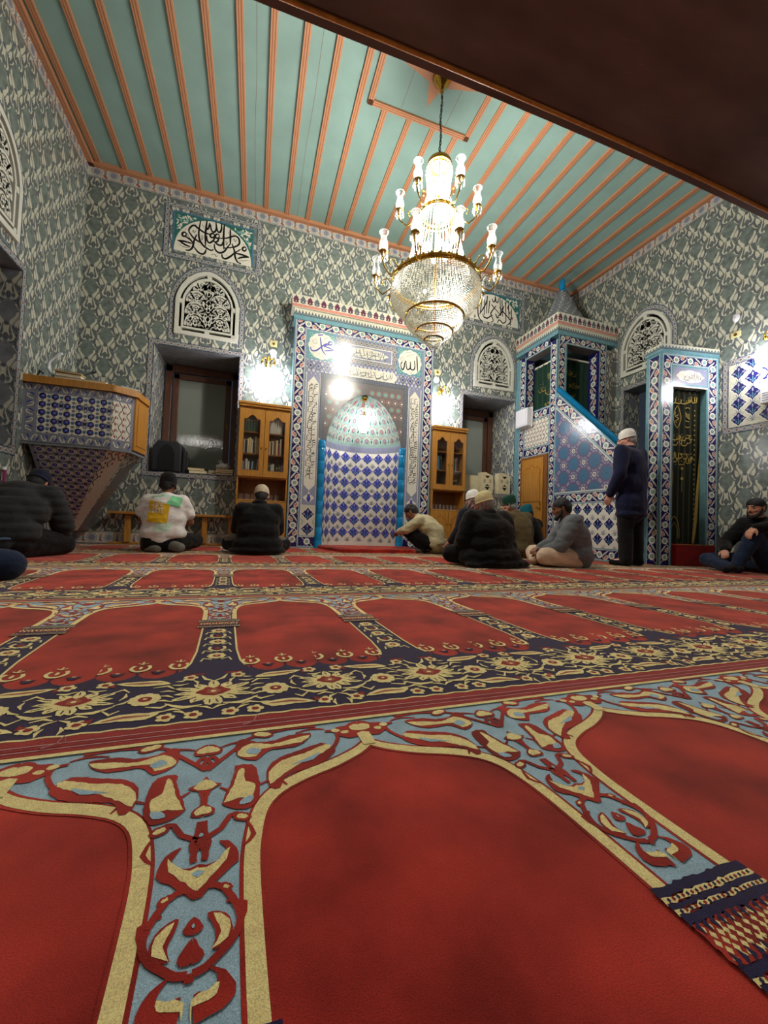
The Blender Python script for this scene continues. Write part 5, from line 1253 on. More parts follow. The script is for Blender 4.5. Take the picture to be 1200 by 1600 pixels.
def slab(name, x,y,z,w,d,h,m,label,group=None,rz=0,rx=0, cat='book', page='paper'):
    t = thing(name,(x,y,z),label,cat,group); M = Matrix.Translation((x,y,z))@Matrix.Rotation(rz,4,'Z')@Matrix.Rotation(rx,4,'Y')
    mb = MB(); mb.box(-w/2,-d/2,0,w/2,d/2,.004,m,M); mb.box(-w/2,-d/2,h-.004,w/2,d/2,h,m,M); mb.box(-w/2,-d/2,0,-w/2+.004,d/2,h,m,M); obj('cover', mb, t, bevel=.001)
    mb = MB(); mb.box(-w/2+.004,-d/2+.005,.004,w/2-.005,d/2-.005,h-.004,page,M); obj('pages', mb, t); return t
# books and bag on the left window sill
g = 'books lying on the left window sill'
slab('book',-.80,6.45,1.052,.24,.17,.045,'book_cream','thick cream book on the window sill, lower of the pair beside the black loudspeaker',g); slab('book',-.83,6.45,1.097,.22,.16,.035,'book_gold','yellow book lying on top of a cream book beside the black loudspeaker',g,rz=.05)
for i,(m,z) in enumerate((('book_brown',1.052),('book_cream',1.085),('book_gold',1.115))): slab('book',-.44,6.45,z,.24,.17,.03,m,'%s book in the stack under the white plastic bag, %s' % (COLN[m],['bottom one','middle one','topmost one'][i]),g,rz=.04*i)
for i in range(3): slab('book',-.60+.012*i,6.47,1.052+.022*i,.15,.12,.02,['book_black','book_brown','book_white'][i],'small %s book beside the stack under the plastic bag, %s' % (['black','brown','white'][i],['lowest','middle','upper']  [i]),g,rz=-.1*i)
t = thing('plastic_bag',(-.46,6.45,1.15),'crumpled white plastic bag on the books of the left window sill','bag'); mb = MB(); rr = random.Random(2)
mb.sphere((-.46,6.45,1.19),.085,'bag',14,(1.25,.8,.55)); o = obj('bag_body', mb, t)
for v in o.data.vertices: v.co *= 1+.35*(mnoise.noise(v.co*22))
mb = MB(); mb.tube([(-.50,6.44,1.22),(-.53,6.43,1.27),(-.50,6.43,1.28),(-.47,6.44,1.23)],.009,'bag',6); obj('handle', mb, t)
# black loudspeaker on the sill
t = thing('loudspeaker',(-1.19,6.46,1.05),'black loudspeaker standing on the sill of the left deep window','speaker')
mb = MB(); mb.prism([(-1.40,1.05),(-1.03,1.05),(-1.03,1.44),(-1.08,1.49),(-1.34,1.49),(-1.40,1.40)], FRONT(6.62), 0,.28,'black_plastic'); obj('case', mb, t, bevel=.012)
mb = MB(); mb.prism(arch_pts(-1.215,1.07,1.30,1.44,.10,6), FRONT(6.34), .001,.010,'dark'); obj('grille_arch', mb, t)
mb = MB(); mb.box(-1.02,6.42,1.05,-.98,6.58,1.38,'black_plastic'); mb.box(-.98,6.45,1.05,-.95,6.58,1.30,'black_plastic'); obj('side_case', mb, t, bevel=.006)
# carved wooden stands on the right sill
def stand(x, y, label, plain):
    t = thing('carved_book_stand',(x,y,1.062),label,'book stand','carved stands on the right window sill')
    mb = MB(); fn = FRONT(y); w = .25; H = .40
    outline = [(x,1.064),(x+w,1.064),(x+w,1.064+H*.86),(x+w*.62,1.064+H*.93),(x+w*.35,1.064+H),(x,1.064+H*.97)]
    mb.prism(outline, fn, 0,.018,'carved_wood'); p = Pat(); p.h = 2; c = x+w/2; z = 1.064+H*.55
    p.poly('dark', [(c-.05,z+.115),(c+.05,z+.115),(c+.03,z+.085),(c,z+.07),(c-.03,z+.085)]); p.poly('dark', [(c-.055,z-.09),(c,z-.045),(c+.055,z-.09),(c,z-.075)]); p.poly('dark', [(c-.055,z-.10),(c+.055,z-.10),(c,z-.16)])
    for s_ in (-1,1):
        for k in range(6): a = k*math.pi/3; p.ell('dark', c+s_*.062+.018*math.cos(a), z+.015+.026*math.sin(a), .007, .009, 6)
        p.ell('dark', c+s_*.062, z+.015, .007, n=6)
    mb.stamp(p, FRONT(y-.019)); obj('carved_board', mb, t, label='board pierced with triangles and flowers')
    mb = MB(); mb.box(x-.012,y-.012,1.062,x,y+.10,1.062+H*.98,'carved_wood'); mb.box(x,y+.085,1.062,x+w,y+.10,1.062+H*.9,'carved_wood'); obj('back_board', mb, t)
    if plain: mb = MB(); mb.box(x-.36,y+.08,1.062,x-.02,y+.10,1.062+.335,'carved_wood'); obj('side_board', mb, t, label='plain flat board')
    return t
stand(4.05,6.46,'pale wooden book stand with plain side board and pierced flowers, next to the right cabinet',True); stand(4.385,6.395,'pale wooden book stand with pierced triangles, nearest the tiled pulpit tower',False)
# ------------------------------------------------------------------ wall lamps
def sconce(x, z, y, label, m=None):
    t = thing('wall_lamp',(x,y,z),label,'wall lamp')
    mb = MB(); mb.lathe([(.002,.05),(.035,.05),(.04,.0),(.035,-.05),(.002,-.055)],(x,YF-.02,z),'brass',16); mb.tube([(x,YF-.01,z),(x,YF-.12,z+.03),(x,YF-.20,z-.02)],.010,'brass',8); obj('backplate', mb, t)
    mb = MB()
    for s_ in (-1,1):
        mb.tube([(x,YF-.12,z+.0),(x+s_*.03,YF-.13,z+.07),(x+s_*.07,YF-.14,z+.075),(x+s_*.095,YF-.15,z+.04),(x+s_*.085,YF-.15,z+.01)],.009,'brass',8); mb.sphere((x+s_*.085,YF-.15,z-.01),.026,'brass',12); mb.tube([(x+s_*.02,YF-.15,z-.03),(x+s_*.05,YF-.15,z+.05)],.007,'brass',6)
    mb.tube([(x,YF-.19,z+.08),(x,YF-.20,z-.12)],.016,'brass',10); obj('scroll_arms', mb, t)
    mb = MB(); mb.lathe([(.02,.10),(.06,.10),(.125,.05),(.15,-.02),(.14,-.09),(.10,-.14),(.05,-.17),(.002,-.18)],(x,YF-.20,z-.22),'globe',24); obj('glass_shade', mb, t)
    mb = MB()
    for k in range(16): a = 2*math.pi*k/16; mb.sphere((x+.152*math.cos(a),YF-.20+.152*math.sin(a),z-.235),.009,'pendant',6,(1,1,1.8))
    obj('crystal_drops', mb, t); return t
s1 = sconce(.115,2.80,YF,'gold wall lamp with glowing shade above the left book cabinet')
s2 = dup(s1,(3.08,YF,2.79),label='gold wall lamp with glowing shade above the right book cabinet')
s3 = dup(s1,(XR,2.97,2.86),label='wall lamp with glowing shade at the right edge of the photo'); s3.rotation_euler = (0,0,-math.pi/2)
# small wall things
def square_plate(x,z,label,y=YF):
    t = thing('wall_socket_plate',(x,y,z),label,'wall plate'); mb = MB(); mb.box(x-.055,y-.012,z-.05,x+.055,y,z+.05,'cream_plastic'); obj('plate', mb, t, bevel=.006); mb = MB(); mb.tube([(x,y-.022,z),(x,y-.010,z)],.02,'brass',12); obj('centre_socket', mb, t)
def round_box(x,z,label,y=YF):
    t = thing('junction_box',(x,y,z),label,'junction box'); mb = MB(); mb.tube([(x,y-.02,z),(x,y,z)],.052,'white_plastic',20); obj('lid', mb, t, bevel=.004); mb = MB(); mb.tube([(x,y-.024,z),(x,y-.019,z)],.006,'steel',8); obj('screw', mb, t)
square_plate(.185,3.165,'small square cream plate above the left wall lamp'); round_box(.185,3.02,'round white box just above the left wall lamp')
square_plate(3.02,3.165,'small square cream plate above the right wall lamp'); round_box(3.0,3.02,'round white box just above the right wall lamp')
t = thing('wall_socket_plate',(XR,3.45,3.10),'small cream plate high on the right wall','wall plate'); mb = MB(); mb.box(XR-.012,3.39,3.06,XR,3.51,3.14,'cream_plastic'); obj('plate', mb, t, bevel=.005); mb = MB(); mb.tube([(XR-.022,3.45,3.10),(XR-.01,3.45,3.10)],.02,'brass',10); obj('centre_socket', mb, t)
t = thing('junction_box',(XR,3.45,3.33),'oval white box above the cream plate on the right wall','junction box'); mb = MB(); mb.sphere((XR-.002,3.45,3.33),.055,'white_plastic',14,(.35,.8,1.1)); obj('lid', mb, t); mb = MB(); mb.tube([(XR-.024,3.45,3.33),(XR-.018,3.45,3.33)],.005,'steel',8); obj('screw', mb, t)
for x,nm in ((.36,'left'),(2.99,'right')):
    t = thing('alarm_knob',(x,6.25,2.11),'small dark round knob on top of the %s book cabinet' % nm,'knob'); mb = MB(); mb.sphere((x,6.25,2.155),.034,'tile_plum',12); obj('ball', mb, t); mb = MB(); mb.box(x-.04,6.21,2.11,x+.04,6.29,2.125,'white_plastic'); obj('foot', mb, t)
# white speakers
t = thing('white_speaker',(TX,6.0,2.45),'white wall speaker mounted on the left side of the tiled pulpit tower','speaker'); mb = MB(); mb.prism([(5.84,2.27),(6.17,2.27),(6.17,2.60),(5.84,2.60)], plane((TX-.03,0,0),(0,1,0),(0,0,1),(-1,0,0)), 0,.11,'white_plastic'); obj('case', mb, t, bevel=.02); mb = MB(); mb.box(TX-.146,5.87,2.30,TX-.141,6.14,2.57,'white_plastic'); obj('grille', mb, t); mb = MB(); mb.box(TX-.03,5.98,2.40,TX,6.03,2.46,'steel'); obj('bracket', mb, t)
t = thing('white_wall_box',(XR,3.2,2.25),'white box on the blue flower panel at the right edge of the photo','wall unit'); mb = MB(); mb.box(XR-.12,2.84,2.06,XR-.02,3.125,2.36,'white_plastic'); obj('case', mb, t, bevel=.012); mb = MB()
for k in range(4): mb.box(XR-.124,2.87,2.09+.03*k,XR-.119,3.10,2.10+.03*k,'tile_grey')
obj('louvres', mb, t); mb = MB(); mb.box(XR-.02,2.96,2.18,XR,3.02,2.26,'steel'); obj('bracket', mb, t)
t = thing('cable_bracket',(XR,5.40,3.22),'dark metal bracket with hanging cable beside the right plaster window','bracket'); mb = MB(); mb.tube([(XR,5.34,3.22),(XR-.16,5.42,3.235)],.012,'iron',8); mb.tube([(XR-.16,5.42,3.235),(XR-.24,5.46,3.24)],.017,'steel',8); obj('arm', mb, t); mb = MB(); mb.tube([(XR-.02,5.34,3.21),(XR-.03,5.35,2.8),(XR-.02,5.33,2.2),(XR-.04,5.35,1.7)],.005,'rubber',6); obj('cable', mb, t)
# low timber rail along the front wall
t = thing('low_timber_rail',(-1.1,6.3,0),'low wooden rail on short posts standing along the front wall','rail')
mb = MB(); mb.box(-1.86,6.18,.415,-.29,6.34,.45,'oak'); obj('top_board', mb, t, bevel=.006); mb = MB(); mb.box(-1.86,6.26,.0,-.30,6.32,.03,'oak'); obj('bottom_board', mb, t, bevel=.004)
for x in (-1.63,-.66,-.31): mb = MB(); mb.box(x-.035,6.24,.03,x+.035,6.30,.415,'oak'); obj('post', mb, t, bevel=.005)
# things on the preaching balcony rail
t = thing('gooseneck_lamp',(-2.15,5.22,1.856),'grey curved desk lamp on the wooden rail of the preaching balcony','lamp'); mb = MB(); mb.lathe([(.05,0),(.05,.015),(.015,.03),(.01,.05)],(-2.15,5.22,1.857),'steel',16); obj('foot', mb, t)
mb = MB(); mb.tube([(-2.15,5.22,1.90),(-2.20,5.22,1.97),(-2.19,5.22,2.05),(-2.13,5.21,2.12),(-2.07,5.20,2.15)],[.018,.016,.014,.012,.014],'bag',10); obj('neck', mb, t)
t = thing('microphone',(-2.02,5.3,1.856),'thin black microphone on a stalk beside the grey desk lamp','microphone'); mb = MB(); mb.tube([(-1.98,5.25,1.90),(-1.78,5.22,1.99)],.005,'rubber',6); obj('stalk', mb, t); mb = MB(); mb.tube([(-1.79,5.222,1.985),(-1.755,5.215,2.0)],.012,'rubber',10); obj('head', mb, t); mb = MB(); mb.lathe([(.03,0),(.03,.04),(.01,.045)],(-1.98,5.25,1.857),'black_plastic',12); obj('foot', mb, t)
g = 'books on the preaching balcony rail'
slab('book',-1.97,5.20,1.856,.26,.13,.022,'book_white','thin white book under the brown book on the balcony rail',g); slab('book',-1.98,5.20,1.879,.24,.13,.04,'book_brown','brown book lying on the thin white book on the balcony rail',g,rx=.02); slab('book',-1.985,5.20,1.925,.25,.13,.018,'book_gold','gold book on top of the pile on the balcony rail',g,rx=.06)
slab('book',-1.73,5.20,1.856,.21,.12,.025,'book_cream','cream book between the pile and the blue book on the balcony rail',g); slab('book',-1.44,5.30,1.856,.20,.13,.024,'book_cyan','light blue book at the corner of the balcony rail',g,rz=.5)
t = thing('small_black_clip',(-2.28,5.22,1.856),'small black clip at the wall end of the balcony rail','clip'); mb = MB(); mb.tube([(-2.28,5.20,1.87),(-2.26,5.20,1.93),(-2.23,5.20,1.90)],.012,'black_plastic',8); obj('jaw', mb, t); mb = MB(); mb.box(-2.31,5.18,1.856,-2.22,5.23,1.872,'black_plastic'); obj('base', mb, t)
# left niche: dark bag on its sill; magenta rod
t = thing('dark_bag',(XL-.15,4.72,1.05),'dark bag lying on the sill of the left wall niche','bag'); mb = MB(); mb.sphere((XL-.13,4.74,1.10),.10,'cloth_black',14,(1,1.6,.6)); obj('bag_body', mb, t); mb = MB(); mb.tube([(XL-.06,4.66,1.13),(XL-.05,4.72,1.17),(XL-.06,4.80,1.12)],.008,'cloth_black',6); obj('strap', mb, t)
t = thing('magenta_rod',(XL+.03,4.78,.35),'magenta pole leaning on the left wall behind the man in the padded jacket','pole'); mb = MB(); mb.tube([(XL+.05,4.86,.0),(XL+.03,4.85,.80)],.014,'magenta',10); obj('shaft', mb, t); mb = MB(); mb.tube([(XL+.03,4.85,.80),(XL+.03,4.85,.83)],.017,'white_plastic',10); obj('cap', mb, t)
# tube lamps under the gallery, behind the camera
for x,y in ((-1.60,1.60),(3.2,-1.7)):
    t = thing('tube_lamp',(x,y,2.66),'white tube lamp fixed under the gallery, %s' % ('near its front edge at the left' if x < 0 else 'far behind the camera'),'ceiling lamp'); mb = MB(); mb.box(x-.44,y-.05,2.645,x+.44,y+.05,2.70,'white_plastic'); obj('housing', mb, t); mb = MB(); mb.tube([(x-.40,y,2.628),(x+.40,y,2.628)],.014,'tube_glow',10); obj('tube', mb, t)
# ------------------------------------------------------------------ chandelier
ch = thing('chandelier',(CHX,CHY,ZC),'huge crystal chandelier with tiers of glass lamps hanging before the prayer niche','chandelier')
def ringt(mb, r, z, th, m='brass', k=48): mb.tube([(CHX+r*math.cos(2*math.pi*i/k),CHY+r*math.sin(2*math.pi*i/k),z) for i in range(k)], th, m, 8, closed=True)
mb = MB(); mb.lathe([(.002,-.16),(.02,-.15),(.03,-.12),(.05,-.10),(.09,-.06),(.105,-.02),(.10,-.005),(.002,0)],(CHX,CHY,ZC),'brass',24); mb.sphere((CHX,CHY,ZC-.17),.025,'brass',10); obj('ceiling_rose', mb, ch)
mb = MB()
z = ZC-.18; i = 0
while z > 4.34:
    ax = (1,0) if i%2 else (0,1); sway = .006*math.sin(i*.6)
    mb.tube([(CHX+sway+ax[0]*.011*math.cos(t_),CHY+ax[1]*.011*math.cos(t_),z-.02+.026*math.sin(t_)) for t_ in np.linspace(0,2*math.pi,9)[:-1]],.0035,'iron',5,closed=True); z -= .036; i += 1
mb.tube([(CHX+.008*math.sin(q*2.2),CHY+.008*math.cos(q*2.2),4.34+q*.073) for q in range(11)],.003,'rubber',5); obj('chain', mb, ch)
mb = MB(); mb.lathe([(.002,.05),(.03,.045),(.08,.03),(.125,0),(.135,-.03),(.13,-.04)],(CHX,CHY,4.29),'brass',28); ringt(mb,.128,4.20,.008); obj('top_crown', mb, ch)
def strand(mb, prof, n, bead=.0085, gap=.021, m='crystal', a0=0):
    P = np.array(prof, float); L = np.concatenate([[0],np.cumsum(np.linalg.norm(np.diff(P,axis=0),axis=1))]); c = max(2,int(L[-1]/gap))
    rs = np.interp(np.linspace(0,L[-1],c), L, P[:,0]); zs = np.interp(np.linspace(0,L[-1],c), L, P[:,1])
    base = np.array([(1,0,0),(-1,0,0),(0,1,0),(0,-1,0),(0,0,1),(0,0,-1)],float)*bead; F = [(0,2,4),(2,1,4),(1,3,4),(3,0,4),(2,0,5),(1,2,5),(3,1,5),(0,3,5)]
    for k in range(n):
        a = a0+2*math.pi*k/n
        for r,z_ in zip(rs,zs): mb.mesh(base+np.array((CHX+r*math.cos(a),CHY+r*math.sin(a),z_)), F, m, False)
mb = MB(); strand(mb,[(.125,4.25),(.14,4.18),(.12,4.05),(.125,3.90),(.16,3.74)],30); obj('upper_crystal_skirt', mb, ch)
for r_,z_,h_ in ((.125,4.245,.009),(.18,3.725,.014),(.20,3.69,.010)): mb = MB(); ringt(mb,r_,z_,h_); obj('upper_ring', mb, ch)
mb = MB(); strand(mb,[(.20,3.68),(.225,3.55),(.24,3.42),(.28,3.25),(.35,3.03)],46); obj('middle_crystal_skirt', mb, ch)
mb = MB(); ringt(mb,.45,2.975,.020); ringt(mb,.455,2.945,.012)
for k in range(36): a = 2*math.pi*k/36; mb.sphere((CHX+.46*math.cos(a),CHY+.46*math.sin(a),2.99),.016,'brass',8)
obj('main_ring', mb, ch)
mb = MB(); strand(mb,[(.46,2.94),(.475,2.86),(.455,2.77),(.40,2.69),(.315,2.615)],126,.0086,.0160,'bowl_crystal'); obj('crystal_bowl', mb, ch)
mb = MB(); ringt(mb,.305,2.605,.012); obj('bowl_ring', mb, ch)
mb = MB(); strand(mb,[(.30,2.60),(.30,2.55),(.265,2.50),(.20,2.455)],88,.0084,.0160,'bowl_crystal'); obj('lower_crystal_bowl', mb, ch)
mb = MB(); ringt(mb,.192,2.45,.010); obj('lower_ring', mb, ch); mb = MB(); ringt(mb,.10,2.37,.007); obj('lower_ring', mb, ch)
mb = MB(); strand(mb,[(.19,2.445),(.18,2.41),(.14,2.375),(.10,2.36)],50,.0075,.016,'bowl_crystal'); strand(mb,[(.10,2.355),(.085,2.325),(.05,2.30),(.015,2.29)],26,.0075,.016,'bowl_crystal'); mb.sphere((CHX,CHY,2.275),.022,'pendant',10); obj('tip', mb, ch)
mb = MB(); mb.tube([(CHX,CHY,4.3),(CHX,CHY,2.45)],.012,'brass',8); obj('centre_rod', mb, ch)
# bulbs inside
for k in range(6): a = k*math.pi/3+.3; mb = MB(); mb.sphere((CHX+.13*math.cos(a),CHY+.13*math.sin(a),3.32),.030,'bulb',10,(1,1,1.5)); obj('inner_bulb', mb, ch)
for z in (4.02,3.72): mb = MB(); mb.sphere((CHX,CHY,z),.045,'bulb',10,(1,1,2.2)); obj('inner_bulb', mb, ch)
for k in range(4): a = k*math.pi/2; mb = MB(); mb.sphere((CHX+.12*math.cos(a),CHY+.12*math.sin(a),2.86),.018,'bulb',8,(1,1,1.4)); obj('inner_bulb', mb, ch)
base = math.atan2(-CHY,-CHX)
chim = [(.028,0),(.040,.03),(.046,.06),(.042,.09),(.030,.12),(.028,.145),(.036,.175),(.046,.195)]
def arm(a, r0, z0, r1, z1, lit, sc=1.0):
    """brass S-arm, holder with drops, glass chimney"""
    ca, sa = math.cos(a), math.sin(a); P = lambda r,z: (CHX+r*ca,CHY+r*sa,z)
    mb = MB(); mb.tube([P(r0,z0),P(r0+(r1-r0)*.25,z0-.07),P(r0+(r1-r0)*.6,z0-.11),P(r1*.97,z0-.09 if z1 < z0+.05 else z0-.05),P(r1+.012,z1-.07),P(r1,z1-.02)],.0075,'brass',8); mb.tube([P(r0+.02,z0),P(r0+.06,z0+.06),P(r0+.11,z0+.05),P(r0+.12,z0+.01),P(r0+.10,z0-.01)],.006,'brass',6)
    br = obj('lamp_arm', mb, ch)
    mb = MB(); c = P(r1,z1); mb.lathe([(.004,-.05),(.014,-.04),(.02,-.02),(.042,-.01),(.045,.0),(.03,.004),(.026,.02)],c,'brass',14); obj('drip_cup', mb, br)
    mb = MB(); mb.lathe([(r*sc,z*sc) for r,z in chim],c,'thin_glass',16); mb.tube([(c[0]+.046*sc*math.cos(t_),c[1]+.046*sc*math.sin(t_),c[2]+.195*sc) for t_ in np.linspace(0,2*math.pi,17)[:-1]],.0028,'pendant',5,closed=True); obj('glass_chimney', mb, br)
    mb = MB()
    for k in range(7):
        t_ = 2*math.pi*k/7; x,y = c[0]+.043*math.cos(t_),c[1]+.043*math.sin(t_); mb.sphere((x,y,c[2]-.03),.006,'pendant',6); mb.sphere((x,y,c[2]-.06),.009,'pendant',6,(1,1,2.4))
    obj('crystal_drops', mb, br)
    mb = MB(); mb.sphere((c[0],c[1],c[2]+.055),.022,'bulb' if lit else 'thin_glass',8,(1,1,1.7)); obj('bulb', mb, br)
for k in range(6): arm(base+math.pi/6+k*math.pi/3, .20, 3.72, .41, 3.79, True)
for k in range(10): arm(base+math.pi/10+k*math.pi/5, .45, 2.98, .64, 3.07, False)
